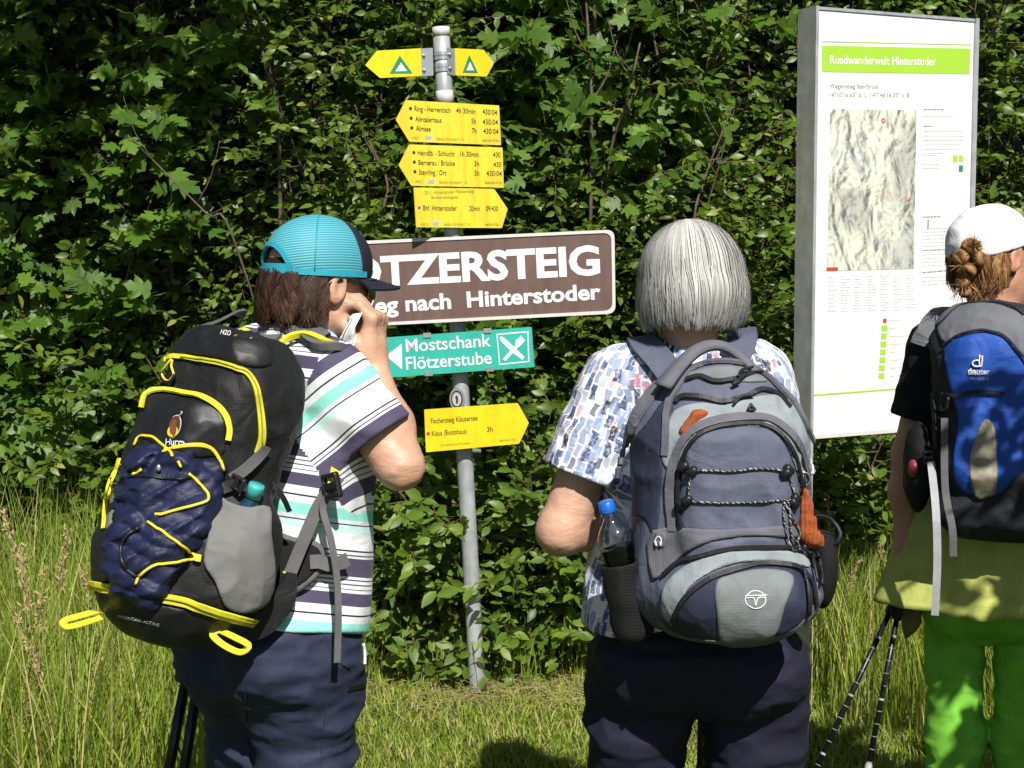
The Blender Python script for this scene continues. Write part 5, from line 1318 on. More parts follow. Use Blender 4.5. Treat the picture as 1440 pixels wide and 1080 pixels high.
sw = smooth_path([at(*zb(1410, 70), 2.60), at(*zb(1400, 120), 2.57), at(*zb(1392, 155), 2.555)], 4); MB().band(sw, np.repeat([[.35, -.9, .1]], len(sw), 0), .018, .004).build('side_strap', M['yellow_trim'], pk1)
sw = smooth_path([at(*zb(1372, 200), 2.565), at(*zb(1345, 270), 2.56), at(*zb(1385, 420), 2.55), at(*zb(1415, 600), 2.545), at(*zb(1425, 800), 2.54), at(*zb(1418, 1050), 2.535)], 5)
MB().band(sw, np.repeat([[.5, -.85, .05]], len(sw), 0), .013, .003).build('strap_end', M['webbing_grey'], pk1)
# bottle in the side pocket
bq, bn = rays(pack1, [(357, 708)], off=.012); bt = bq[0] + np.array([0, 0, .020]); btl = empty('water_bottle', bt); tag(btl, 'dark blue bottle with teal lid in grey side pocket', 'bottle', 'drinking bottles')
ax = nrm(B1[:, 2] + bn[0] * .55); prof = [(.0, .0135), (.004, .0145), (.024, .0145), (.026, .0125), (.030, .0125), (.04, .017), (.06, .025), (.09, .031), (.14, .031), (.19, .03), (.2, .02)]
top = bt + ax * .008
M['dark_bottle'] = surface('dark_blue_bottle', (.012, .05, .085), .12, .05, 10, 0, coat=.6)
MB().tube([top - ax * a for a, r_ in prof[:3]], [r_ for a, r_ in prof[:3]], 20).build('lid', surface('teal_lid', (.06, .42, .40), .4, .04, 20, .05), btl, True)
MB().tube([top - ax * a for a, r_ in prof[3:]], [r_ for a, r_ in prof[3:]], 24).build('flask', M['dark_bottle'], btl, True)

# ================================================================== slate blue backpack
def zd(x, y): return (740 + x / 3.273, 290 + y / 3.273)
def ze(x, y): return (740 + x / 3.13, 590 + y / 3.13)
C2 = at(1010, 700, 2.66); B2 = frame(0, 4)
def pack2a(X):
    d = sbox(X, at(1008, 720, 2.67), (.160, .095, .225), .085, B2)
    return smin(d, sell(X, at(1012, 610, 2.66), (.142, .095, .135), B2), .05)
def pack2(X):
    d = pack2a(X)
    d = smin(d, sbox(X, at(1036, 690, 2.59), (.108, .055, .140), .052, B2), .014)
    d = smin(d, sell(X, at(1037, 832, 2.585), (.155, .105, .098), B2), .030)
    return d + folds(X, 13, .0040, 91, (1, 1, .8)) + folds(X, 30, .0012, 92, (1, 1, .7))
pk2 = empty('backpack', [C2[0], C2[1], at(1010, 905, 2.6)[2]]); tag(pk2, 'slate blue and grey backpack with cord lacing and oval front pocket', 'backpack', 'hiking backpacks')
M['slate'] = weave('slate_blue_ripstop', (.098, .109, .160), .66, 520, .26, .55, 15, spec=.35)
M['slate_dark'] = weave('navy_pack_cloth', (.027, .031, .060), .66, 520, .26, .5, 15, spec=.35)
M['trim_grey'] = weave('grey_pack_cloth', (.135, .135, .160), .72, 700, .4, .4, 16)
M['pale_grey'] = weave('pale_grey_pack_cloth', (.27, .31, .33), .7, 700, .35, .45, 15)
M['mid_grey'] = weave('grey_green_pack_cloth', (.185, .205, .21), .7, 700, .35, .3, 15)
M['orange_knit'] = surface('orange_knit', (.30, .080, .028), .95, .25, 90, .8, 260, spec=.1)
blob('main_bag', pack2, C2, .36, .005, M['slate'], pk2)
panel('side_panel', pack2, [ze(410, 230), ze(470, 90), ze(540, 0), (935, 560), (948, 575), (934, 625), (930, 690), (925, 745), (915, 750), ze(520, 440), ze(440, 400)], .003, M['slate_dark'], pk2, ymax=2.76)
panel('arch_panel', pack2, [(931, 650), (934, 618), (947, 578), (985, 566), (1020, 569), (1058, 558), (1100, 556), (1124, 583), (1140, 625), (1147, 665), (1128, 680), (1112, 640), (1090, 606), (1030, 600), (975, 615), (950, 660)], .005, M['pale_grey'], pk2)
panel('top_panel', pack2, [zd(720, 790), zd(800, 745), zd(900, 732), zd(1020, 745), zd(1110, 800), zd(1060, 810), zd(960, 810), zd(850, 800)], .004, M['mid_grey'], pk2)
strap_on('piping', pack2, [(936, 640), zd(655, 930), zd(690, 850), zd(760, 760), zd(860, 725), zd(980, 730), zd(1080, 770), zd(1160, 840), zd(1240, 930), (1140, 620)], .013, M['trim_grey'], pk2, .006, .006)
for pts in ([zd(735, 805), zd(800, 790), zd(870, 812), zd(960, 800), zd(1060, 770), zd(1110, 790), zd(1170, 840)], [zd(690, 905), zd(720, 880), zd(800, 878), zd(900, 900), zd(1000, 880), zd(1080, 850), zd(1150, 870), zd(1210, 930)]):
    strap_on('zip', pack2, pts, .009, M['zip_black'], pk2, .006, .004)
panel('pocket_panel', pack2, [ze(700, 160), ze(780, 62), ze(900, 32), ze(1050, 34), ze(1140, 110), ze(1180, 250), ze(1192, 468), ze(690, 480), ze(680, 300)], .004, M['slate'], pk2)
strap_on('pocket_zip', pack2, [ze(690, 480), ze(676, 330), ze(690, 190), ze(760, 75), ze(890, 30), ze(1050, 32), ze(1140, 95), ze(1190, 220), ze(1205, 400)], .007, M['zip_black'], pk2, .007, .004)
strap_on('piping', pack2, [ze(652, 490), ze(638, 330), ze(655, 190), ze(730, 60), ze(880, 2), ze(1060, 6), ze(1170, 85), ze(1222, 220), ze(1240, 420)], .017, M['trim_grey'], pk2, .006, .008)
panel('cross_band', pack2, [ze(556, 486), ze(860, 484), ze(1190, 466), ze(1200, 520), ze(1000, 512), ze(820, 535), ze(700, 590), ze(600, 680), ze(548, 690)], .006, M['trim_grey'], pk2)
panel('lower_arch', pack2, [ze(592, 800), ze(615, 715), ze(720, 632), ze(900, 580), ze(1100, 570), ze(1225, 598), ze(1245, 650), ze(1120, 628), ze(960, 626), ze(820, 668), ze(710, 750), ze(640, 885), ze(600, 860)], .006, M['pale_grey'], pk2)
panel('oval_pocket', pack2, [ze(640, 890), ze(700, 780), ze(790, 710), ze(920, 665), ze(1060, 640), ze(1180, 660), ze(1240, 730), ze(1250, 830), ze(1170, 930), ze(1000, 985), ze(800, 985), ze(680, 950)], .005, M['slate_dark'], pk2)
panel('badge_panel', pack2, [ze(833, 722), ze(900, 682), ze(1050, 655), ze(1178, 688), ze(1140, 820), ze(1088, 962), ze(960, 974), ze(857, 978), ze(838, 850)], .009, M['mid_grey'], pk2)
strap_on('oval_zip', pack2, [ze(655, 880), ze(700, 790), ze(790, 715), ze(920, 668), ze(1060, 640), ze(1180, 655), ze(1245, 720), ze(1262, 820)], .009, M['zip_black'], pk2, .009, .004)
strap_on('arch_zip', pack2, [ze(612, 690), ze(700, 622), ze(880, 568), ze(1090, 556), ze(1220, 580), ze(1275, 650), ze(1290, 730)], .007, M['zip_black'], pk2, .008, .004)
strap_on('bottom_piping', pack2, [ze(590, 880), ze(650, 935), ze(800, 965), ze(1000, 968), ze(1160, 925), ze(1245, 850), ze(1280, 760)], .014, M['trim_grey'], pk2, .004, .005)
# emblem and headphone badge
cx, cy = ze(1004, 790)
ang = np.linspace(0, 2 * math.pi, 25)[:-1]; Pq, _ = rays(pack2, [(cx + 13.5 * math.cos(a), cy + 11 * math.sin(a)) for a in ang], off=.011)
MB().tube(Pq, .0012, 6, True).build('emblem_ring', M['print_white'], pk2, True)
for pts in ([(cx - 14, cy - 5), (cx, cy - 5), (cx + 15, cy - 5.5)], [(cx - 12, cy - 2), (cx - 3, cy - 2), (cx, cy + 9)], [(cx + 12, cy - 2), (cx + 3, cy - 2), (cx, cy + 9)]):
    cord_on('emblem_stroke', pack2, pts, .0012, M['print_white'], pk2, .011, 3)
hx_, hy_ = ze(592, 530)
panel('headphone_badge', pack2, [(hx_ - 8, hy_ - 9), (hx_ + 6, hy_ - 10), (hx_ + 7, hy_ + 9), (hx_ - 7, hy_ + 10)], .009, M['trim_grey'], pk2, h=.003)
cord_on('headphone_mark', pack2, [(hx_ - 4, hy_ + 6), (hx_ - 4.5, hy_ - 2), (hx_, hy_ - 6), (hx_ + 4, hy_ - 2), (hx_ + 4.2, hy_ + 6)], .0012, M['print_white'], pk2, .0115, 3)
for dx in (-3.2, 3.2): cord_on('headphone_mark', pack2, [(hx_ + dx, hy_ + 1), (hx_ + dx, hy_ + 6)], .002, M['print_white'], pk2, .0115, 3)
# elastic cord with toggles
m = surface('speckled_cord', (.02, .02, .02), .7); ns, ln = m.node_tree.nodes, m.node_tree.links
tc = N(ns, 'TexCoord'); wv_ = N(ns, 'TexWave', Scale=60.0, Distortion=6.0, _bands_direction='DIAGONAL'); ln.new(tc.outputs['Object'], wv_.inputs['Vector']); wv_.inputs['Detail Scale'].default_value = 3
rr_ = ramp(ns, [(0, (.012, .012, .012)), (.78, (.02, .02, .02)), (.92, (.45, .45, .45))]); ln.new(wv_.outputs['Fac'], rr_.inputs[0]); ln.new(rr_.outputs[0], ns['Principled BSDF'].inputs['Base Color']); M['speckled_cord'] = m
for pts in ([ze(720, 222), ze(900, 226), ze(1000, 214), ze(1140, 222)], [ze(710, 358), ze(900, 364), ze(1160, 350)], [ze(735, 240), ze(726, 290), ze(728, 340)], [ze(1142, 250), ze(1160, 300), ze(1165, 330)],
            [ze(1130, 350), ze(1122, 420), ze(1130, 490), ze(1150, 560), ze(1165, 575)], [ze(1140, 350), ze(1148, 430), ze(1150, 500), ze(1185, 560), ze(1160, 578)], [ze(1124, 360), ze(1160, 440), ze(1185, 500), ze(1175, 540)]):
    cord_on('elastic_cord', pack2, pts, .0022, M['speckled_cord'], pk2, .008)
for x, y in ((710, 205), (738, 228), (1140, 218), (1130, 235), (700, 372), (722, 352), (1168, 345), (1160, 365)):
    c = rays(pack2, [ze(x, y)], off=.010)[0][0]; mb = MB()
    d = nrm(np.array([.6 if x % 4 else -.5, -.2, .5])); mb.tube([c - d * .010, c - d * .008, c + d * .006, c + d * .010], [.006, .0085, .0085, .006], 10); mb.build('cord_toggle', M['black_plastic'], pk2, True)
# zip pulls
for pts in ([zd(1000, 790), zd(960, 820), zd(940, 835), zd(975, 825)], [zd(1030, 765), zd(980, 775), zd(960, 800)], [zd(1040, 880), zd(985, 890), zd(945, 920)], [zd(1020, 920), zd(1040, 945), zd(1010, 945), zd(1022, 920)],
            [ze(1225, 570), ze(1245, 640), ze(1262, 720)], [ze(1250, 590), ze(1272, 660), ze(1278, 730)], [ze(1200, 660), ze(1218, 740), ze(1222, 850)], [ze(1205, 690), ze(1230, 760), ze(1228, 845)]):
    cord_on('zip_pull', pack2, pts, .0028, M['zip_black'], pk2, .013)
# orange ornaments: a sock on a key ring, and a tuft behind the pocket
def zp(x, y, Y): return at(*ze(x, y), Y)
sk = empty('knitted_sock', zp(1235, 430, 2.47)); tag(sk, 'tiny orange knitted sock hanging from key ring on slate backpack', 'ornament')
yk = float(rays(pack2, [ze(1215, 430)])[0][0][1]) - .016
def sock(X):
    d = schain(X, [zp(1222, 318, yk), zp(1232, 380, yk), zp(1238, 450, yk - .003), zp(1228, 500, yk - .004)], [.0075, .012, .014, .015], .01)
    d = smin(d, schain(X, [zp(1228, 495, yk - .004), zp(1262, 525, yk - .004), zp(1285, 540, yk)], [.016, .015, .012], .01), .012)
    return d + .0009 * np.sin(X[:, 0] * 900) + folds(X, 60, .0012, 8)
sdf_part('sock', sock, *box_of([zp(1222, 318, yk), zp(1285, 545, yk)], .035), .0022, M['orange_knit'], sk)
rg = zp(1218, 262, yk + .004); MB().tube([rg + np.array([.0135 * math.cos(a), -.003 * math.sin(a), .0135 * math.sin(a)]) for a in ang], .0011, 6, True).build('key_ring', M['alu'], sk, True)
d0, d1 = zp(1165, 205, yk + .006), zp(1212, 140, yk - .004); MB().tube(smooth_path([d0, (d0 + d1) / 2 + (0, -.003, 0), d1], 4), [.006, .008, .0085, .0085, .0085, .0085, .0085, .008, .006], 10).build('clip', M['black_plastic'], sk, True)
MB().tube([zp(1212, 235, yk), zp(1222, 275, yk), zp(1224, 316, yk)], [.006, .0045, .003], 8).build('clip_tail', M['black_plastic'], sk, True)
kt = rays(pack2, [zd(735, 1035), zd(790, 965), zd(822, 958)], off=.004)[0]
blob('knitted_tuft', lambda X: sunion([scone(X, kt[0], kt[1], .010, .009), scone(X, kt[1], kt[2], .008, .006)], .008) + folds(X, 70, .0015, 4), kt[1], .05, .0025, M['orange_knit'], pk2)
# grab handle and shoulder straps
hp = smooth_path([at(*zd(630, 830), 2.60), at(*zd(680, 765), 2.62), at(*zd(745, 695), 2.65), at(*zd(810, 652), 2.67), at(*zd(870, 640), 2.68), at(*zd(930, 655), 2.68), at(*zd(1000, 705), 2.66), at(*zd(1055, 760), 2.63)], 5)
MB().band(hp, np.stack([np.linspace(-.5, .4, len(hp)), np.full(len(hp), -.75), np.full(len(hp), .45)], 1), np.interp(np.linspace(0, 1, len(hp)), [0, .3, .6, 1], [.034, .024, .017, .017]), .012).build('grab_handle', M['trim_grey'], pk2, True)
strap_on('strap_yoke', pack2, [zd(625, 815), zd(560, 900), zd(500, 1000), ze(440, 140), ze(415, 235)], .028, M['trim_grey'], pk2, .006, .008)
blf = bl2
b2f = lambda X: np.minimum(np.minimum(blf(X), slL(X)), slR(X))
strap_on('shoulder_strap', b2f, [zd(690, 800), zd(640, 735), zd(590, 685), zd(545, 655)], .054, M['slate'], pk2, .012, .015, 6, 3, tail=[((0, .05, .012), (0, .2, 1)), ((0, .10, -.01), (0, .7, .7)), ((0, .13, -.08), (0, 1, .1))])
strap_on('shoulder_strap', b2f, [zd(930, 720), zd(970, 680), zd(1005, 640), zd(1020, 620)], .054, M['slate'], pk2, .012, .015, 6, 3, tail=[((0, .05, .012), (0, .2, 1)), ((0, .10, -.01), (0, .7, .7)), ((0, .13, -.08), (0, 1, .1))])
# mesh side pockets
blob('mesh_pocket', lambda X: smax(smax(scone(X, at(*ze(470, 900), 2.66), at(*ze(430, 600), 2.66), .040, .047) + folds(X, 18, .003, 6), -scone(X, at(*ze(470, 880), 2.66), at(*ze(425, 560), 2.66), .034, .042), .002), X[:, 2] - at(*ze(440, 615), 2.66)[2] - .25 * (X[:, 0] - at(*ze(440, 615), 2.66)[0]), .003),
     at(*ze(460, 760), 2.66), .15, .0045, M['mesh_black'], pk2)
blob('mesh_pocket', lambda X: smax(sell(X, at(*ze(1300, 640), 2.70), (.030, .06, .085)), X[:, 2] - at(*ze(1340, 500), 2.70)[2], .004), at(*ze(1300, 640), 2.70), .13, .005, M['mesh_black'], pk2)
lp = smooth_path([at(*ze(1280, 430), 2.72), at(*ze(1340, 440), 2.68), at(*ze(1382, 500), 2.66), at(*ze(1360, 545), 2.66), at(*ze(1310, 530), 2.68), at(*ze(1285, 480), 2.72)], 5, True); MB().tube(lp, .0045, 8, True).build('pocket_rim', M['zip_black'], pk2, True)
# clear bottle in the left pocket
tb = at(*ze(355, 385), 2.655); ax = nrm(at(*ze(352, 390), 2.655) - at(*ze(440, 700), 2.66))
bt2 = empty('water_bottle', tb); tag(bt2, 'clear plastic bottle with blue cap in mesh pocket of slate backpack', 'bottle', 'drinking bottles')
m, ns, ln, b = nodes('clear_plastic'); b.inputs['Base Color'].default_value = (.86, .95, .97, 1); b.inputs['Roughness'].default_value = .06; b.inputs['Transmission Weight'].default_value = 1.0; b.inputs['IOR'].default_value = 1.40; M['clear'] = m
m, ns, ln, b = nodes('water'); b.inputs['Base Color'].default_value = (.80, .93, .96, 1); b.inputs['Roughness'].default_value = .0; b.inputs['Transmission Weight'].default_value = 1.0; b.inputs['IOR'].default_value = 1.08; M['water'] = m
MB().tube([tb + ax * a for a in (.012, .010, -.008, -.0105)], [.0135, .0158, .0162, .0158], 28).build('cap', surface('blue_cap_plastic', (.012, .12, .55), .35, .05, 30, .1, 200), bt2, True)
prof = [(-.011, .0125), (-.014, .0158), (-.016, .0125), (-.021, .0125), (-.030, .018), (-.044, .028), (-.058, .0345), (-.075, .0365), (-.10, .036), (-.13, .0365), (-.16, .036), (-.175, .030), (-.178, .01)]
MB().tube([tb + ax * a for a, _ in prof], [r_ for _, r_ in prof], 28).build('bottle_body', M['clear'], bt2, True).modifiers.new('wall', 'SOLIDIFY').thickness = .0006
wl = [(-.082, .0345), (-.10, .0345), (-.13, .035), (-.16, .0345), (-.172, .029)]
MB().tube([tb + ax * a for a, _ in wl], [r_ for _, r_ in wl], 28).build('water', M['water'], bt2, True)

# ================================================================== blue backpack
def zf(x, y): return (1110 + x / 2.918, 250 + y / 2.918)
def zg(x, y): return (1140 + x / 2.077, 560 + y / 2.077)
B3 = frame(18, 6); C3 = at(1402, 595, 3.235)
def pack3(X):
    q = np.stack(_loc(X, C3, B3)).T
    d = sbox(q, (0, 0, -.01), (.140, .085, .255), .08)
    d = smin(d, sell(q, (0, -.02, .17), (.145, .10, .105)), .05)
    d = smin(d, sbox(q, (.005, -.075, .02), (.105, .04, .17), .04), .03)
    return d + folds(X, 11, .0050, 101, (1, 1, .9)) + folds(X, 26, .0016, 102)
pk3 = empty('backpack', [C3[0], C3[1], at(1400, 752, 3.2)[2]]); tag(pk3, 'blue and grey backpack with white lettering on hiker in white cap', 'backpack', 'hiking backpacks')
M['royal'] = weave('royal_blue_cloth', (.012, .075, .40), .6, 700, .3, .55, 13, spec=.4)
M['lid_grey'] = weave('grey_lid_cloth', (.145, .150, .170), .7, 700, .3, .55, 11)
M['charcoal'] = weave('charcoal_cloth', (.022, .024, .032), .75, 500, .5, .4, 14)
blob('main_bag', pack3, C3, .36, .006, M['charcoal'], pk3)
panel('lid', pack3, [zf(585, 550), zf(700, 512), zf(830, 512), zf(960, 560), (1475, 470), (1480, 500), zf(950, 730), zf(900, 672), zf(800, 630), zf(720, 640), zf(650, 680), zf(620, 660), zf(600, 610)], .006, M['lid_grey'], pk3, h=.005, fold=lambda X: folds(X, 12, .004, 103, (1, 1, 1.3)))
panel('front_panel', pack3, [zf(632, 700), zf(700, 655), zf(790, 634), zf(870, 650), zf(930, 705), (1442, 510), (1455, 560), (1450, 640), zg(600, 230), zg(540, 285), zg(440, 270), zg(415, 190), zg(430, 80), zf(690, 960), zf(660, 860)], .005, M['royal'], pk3, h=.005)
strap_on('lid_seam', pack3, [zf(640, 690), zf(700, 653), zf(790, 630), zf(875, 650), zf(940, 712), (1450, 520)], .004, M['charcoal'], pk3, .010, .003)
cord_on('lid_seam', pack3, [zf(610, 620), zf(700, 540), zf(790, 522), zf(900, 530), zf(960, 570)], .003, M['charcoal'], pk3, .008)
panel('mesh_window', pack3, [zg(515, 60), zg(540, 100), zg(545, 260), zg(520, 288), zg(480, 288), zg(462, 190), zg(490, 90)], .008, surface('grey_net_window', (.26, .24, .17), .6, .35, 40, .5, 500), pk3, h=.004)
strap_on('side_strap', pack3, [zg(365, -20), zg(372, 60), zg(376, 150)], .020, M['charcoal'], pk3, .010, .003)
strap_on('compression_strap', pack3, [zf(640, 885), zf(700, 893), zf(760, 878), zf(880, 882)], .008, M['charcoal'], pk3, .012, .003)
cord_on('compression_strap', pack3, [zf(650, 880), zf(640, 940), zf(665, 950), zf(670, 900)], .004, M['black_plastic'], pk3, .012)
buckle('buckle', rays(pack3, [zg(365, 175)], off=.016)[0][0], frame(18, 0, 8), .8, M['black_plastic'], pk3)
sw = smooth_path([rays(pack3, [zg(368, 185)], off=.014)[0][0], at(*zg(366, 330), 3.13), at(*zg(370, 480), 3.12), at(*zg(363, 634), 3.13)], 5); MB().band(sw, np.repeat([[-.3, -.95, 0]], len(sw), 0), .017, .003).build('strap_end', M['webbing_light'], pk3)
sw = smooth_path([rays(pack3, [zg(405, 60)], off=.012)[0][0], rays(pack3, [zg(410, 250)], off=.02)[0][0], at(*zg(414, 380), 3.12), at(*zg(417, 462), 3.12)], 5); MB().band(sw, np.repeat([[-.3, -.95, 0]], len(sw), 0), .016, .003).build('strap_end', M['webbing_grey'], pk3)
blob('mesh_pocket', lambda X: sell(X, at(*zg(315, 200), 3.30), (.034, .06, .105)) + folds(X, 16, .004, 7), at(*zg(315, 200), 3.30), .14, .005, M['mesh_black'], pk3)
blob('pocket_contents', lambda X: sell(X, at(*zg(300, 205), 3.262), (.012, .02, .022)), at(*zg(300, 205), 3.262), .05, .004, surface('red_wrapper', (.30, .03, .06), .4), pk3)
strap_on('shoulder_strap', lambda X: np.minimum(sh3(X), sl3(X)), [zf(545, 690), zf(570, 630), zf(610, 580), zf(640, 560)], .045, M['lid_grey'], pk3, .012, .014)
text_on('lettering', 'deuter', pack3, zf(737, 803), zf(822, 803), 7.0, M['print_white'], pk3, .009, .03)
text_on('lettering', 'AT TOUR 32', pack3, zf(747, 829), zf(818, 829), 4.0, M['print_white'], pk3, .009)
lx, ly = zf(775, 752)
Pq, _ = rays(pack3, [(lx - 2 + 5.2 * math.cos(a), ly + 3 + 4.8 * math.sin(a)) for a in np.linspace(.6, 5.7, 16)], off=.009); MB().tube(Pq, .0021, 6).build('logo_stroke', M['print_white'], pk3, True)
for pts in ([(lx + 1.8, ly - 8), (lx + 1.8, ly), (lx + 1.6, ly + 6)], [(lx + 5.4, ly - 7), (lx + 5.6, ly + 1), (lx + 4.6, ly + 6), (lx + 1, ly + 8)]): cord_on('logo_stroke', pack3, pts, .0019, M['print_white'], pk3, .009, 3)

# yellow-green jacket knotted round her waist
jt = empty('tied_jacket', [J3['P'][0], J3['P'][1], J3['P'][2] - .15]); tag(jt, 'yellow green jacket tied round the waist above lime trousers', 'jacket')
M['olive_cloth'] = weave('yellow_green_cloth', (.46, .50, .13), .8, 900, .2, .6, 9)
zt, zb_ = at(1390, 690, 3.3)[2], at(1390, 864, 3.3)[2]
def skirt_pt(a, t):     # a = angle (0 straight back), t = 0 top .. 1 hem
    rx = .176 + .040 * t; ry = .165 + .030 * t; wav = (.012 * math.sin(a * 7 + 1 + t) + .008 * abs(math.sin(a * 9 + 2 * t)) + .005 * math.sin(a * 17 + 3 * t)) * (.25 + .75 * t)
    left = max(0.0, math.cos(a + 1.25)) ** 4 * .050 * t ** 1.2
    r_ = 1 + (wav + left) / .18
    q = np.array([rx * r_ * math.sin(a), -ry * r_ * math.cos(a), 0]); w = J3['P'] + frame(18) @ q
    w[2] = zt + (zb_ - zt) * t + .006 * math.sin(a * 5) * t + .004 * math.sin(t * 9 + a * 3); return w
na, nt = 90, 22; al = np.linspace(-2.6, 2.6, na)
V = [skirt_pt(a, t) for a in al for t in np.linspace(0, 1, nt)]
Fs = [(i * nt + j, (i + 1) * nt + j, (i + 1) * nt + j + 1, i * nt + j + 1) for i in range(na - 1) for j in range(nt - 1)]
o = put('cloth', V, Fs, M['olive_cloth'], jt); md = o.modifiers.new('thick', 'SOLIDIFY'); md.thickness = .006; md.offset = -1
hm = [skirt_pt(a, .985) for a in al]; MB().tube(hm, .005, 6).build('hem', M['olive_cloth'], jt, True)
M['olive_dark'] = weave('brown_lining', (.20, .16, .05), .8, 900, .2, .4, 12)
blob('sleeve_end', lambda X: schain(X, [at(1285, 858, 3.42), at(1280, 878, 3.42), at(1274, 897, 3.42)], [.022, .016, .006], .02) + folds(X, 22, .004, 9), at(1280, 875, 3.42), .07, .004, M['olive_dark'], jt)

# ------------------------------------------------------------------ trekking poles
M['pole_black'] = surface('black_anodised', (.012, .012, .014), .32, .1, 40, .05, metal=.3)
M['pole_print'] = surface('pole_white_print', (.34, .34, .35), .4, .2, 60, .05)
M['pole_brown'] = surface('brown_anodised', (.12, .05, .025), .35, .1, 40, .05, metal=.4)
def pole(label, a, b, mats=('pole_black', 'pole_print'), r0=.009, marks=True, grip=True):
    """a walking pole from grip end a to tip b"""
    a = np.asarray(a, float); b = np.asarray(b, float); d = nrm(b - a); L = np.linalg.norm(b - a)
    root = empty('trekking_pole', [b[0], b[1], 0]); tag(root, label, 'trekking pole', 'trekking poles')
    if grip: MB().tube([a - d * .10, a - d * .095, a - d * .05, a, a + d * .03, a + d * .14], [.008, .017, .014, .015, .013, .012], 12).build('grip', M['black_plastic'], root, True)
    MB().tube([a + d * .1, a + d * L * .58], [r0, r0], 12).build('upper_shaft', M[mats[0]], root, True)
    MB().tube([a + d * L * .58, a + d * (L - .03)], [r0 * .82, r0 * .78], 12).build('lower_shaft', M[mats[0]], root, True)
    for f in (.58, .80): MB().tube([a + d * (L * f - .022), a + d * (L * f - .018), a + d * (L * f + .018), a + d * (L * f + .022)], [r0, r0 * 1.35, r0 * 1.35, r0], 12).build('clamp', M[mats[1]], root, True)
    if marks:
        for k in range(12):
            s = L * .20 + k * .031
            MB().tube([a + d * s, a + d * (s + .0014 + .004 * (k % 5 == 0))], r0 * 1.03, 12, caps=False).build('scale_mark', M[mats[1]], root, True)
    MB().tube([b - d * .07, b - d * .065, b - d * .06], [.008, .025, .010], 14).build('basket', M['black_plastic'], root, True)
    MB().tube([b - d * .06, b - d * .02, b], [.007, .006, .002], 8).build('tip', M['alu'], root, True)
    return root
def ground_hit(p, q, Y):
    """extend the drawn line p..q until it stands on the ground at depth Y"""
    py = 350.0
    for _ in range(40):
        if at(0, py, Y)[2] <= 0: break
        py += 30
    lo, hi = py - 30, py
    for _ in range(30):
        m_ = (lo + hi) / 2
        if at(0, m_, Y)[2] > 0: lo = m_
        else: hi = m_
    t = (hi - p[1]) / (q[1] - p[1]); return at(p[0] + (q[0] - p[0]) * t, hi, Y)
pole('black walking pole with pale scale marks, outer of the pair beside green trousers', at(1284, 792, 3.43), ground_hit((1250, 868), (1150, 1078), 3.20), r0=.0068)
pole('black walking pole with pale scale marks, inner of the pair beside green trousers', at(1276, 792, 3.41), ground_hit((1261, 878), (1222, 1078), 3.28), r0=.0068)
pole('black walking pole standing at left of navy trousers, outer of two', at(276, 880, 3.02), ground_hit((264, 955), (240, 1078), 2.96), ('pole_black', 'webbing_grey'), .012, False)
pole('black walking pole close to navy trousers, inner of two', at(292, 880, 3.0), ground_hit((276, 965), (258, 1078), 2.94), ('pole_black', 'webbing_grey'), .012, False)
pole('thin brown walking pole seen between dark trouser legs, first of two', at(968, 740, 3.20), ground_hit((966, 1000), (961, 1078), 3.16), ('pole_brown', 'pole_brown'), .008, False)
pole('thin brown walking pole seen between dark trouser legs, second of two', at(990, 740, 3.20), ground_hit((985, 1000), (984, 1078), 3.16), ('pole_brown', 'pole_brown'), .008, False)
# ------------------------------------------------------------------ ground and vegetation
m, ns, ln, b = nodes('meadow_soil')
tc = N(ns, 'TexCoord'); n1 = N(ns, 'TexNoise', Scale=1.6, Detail=8.0, Roughness=.65); ln.new(tc.outputs['Object'], n1.inputs['Vector'])
n2 = N(ns, 'TexNoise', Scale=40.0, Detail=6.0, Roughness=.7); ln.new(tc.outputs['Object'], n2.inputs['Vector'])
r1 = ramp(ns, [(.35, (.065, .095, .018)), (.55, (.11, .14, .03)), (.7, (.16, .16, .05))]); ln.new(n1.outputs['Fac'], r1.inputs[0])
r2 = ramp(ns, [(.3, (.35,) * 3), (.7, (1.2,) * 3)]); ln.new(n2.outputs['Fac'], r2.inputs[0])
mx = N(ns, 'MixRGB', Fac=1.0, _blend_type='MULTIPLY'); ln.new(r1.outputs[0], mx.inputs[1]); ln.new(r2.outputs[0], mx.inputs[2]); ln.new(mx.outputs[0], b.inputs['Base Color'])
b.inputs['Roughness'].default_value = .95; bp = N(ns, 'Bump', Strength=.8, Distance=.03); ln.new(n2.outputs['Fac'], bp.inputs['Height']); ln.new(bp.outputs[0], b.inputs['Normal']); M['soil'] = m

def ground_z(x, y):
    x = np.asarray(x, float); y = np.asarray(y, float)
    bump = .018 * np.sin(x * 2.1 + 1) * np.sin(y * 1.7) + .010 * np.sin(x * 5.3 + y * 3.1)
    near_ = np.clip((y - 3.6) / .8, 0, 1) * np.clip((9 - y), 0, 1)
    hill = np.clip(y - 9.6, 0, 40); return bump * near_ + .9 * np.minimum(hill, 14) + .15 * np.clip(hill - 14, 0, 30)
xs = np.concatenate([np.linspace(-80, -6, 16)[:-1], np.linspace(-6, 6, 61), np.linspace(6, 80, 16)[1:]]); ys = np.concatenate([np.linspace(-60, 2.5, 12)[:-1], np.linspace(2.5, 9.5, 50), np.linspace(9.6, 80, 26)])
gx, gy = np.meshgrid(xs, ys, indexing='ij'); V = np.stack([gx, gy, ground_z(gx, gy)], -1).reshape(-1, 3); k = len(ys)
i = (np.arange(len(xs) - 1)[:, None] * k + np.arange(k - 1)[None]).ravel()
tag(put('ground', V, np.stack([i, i + k, i + k + 1, i + 1], 1), M['soil']), kind='structure')

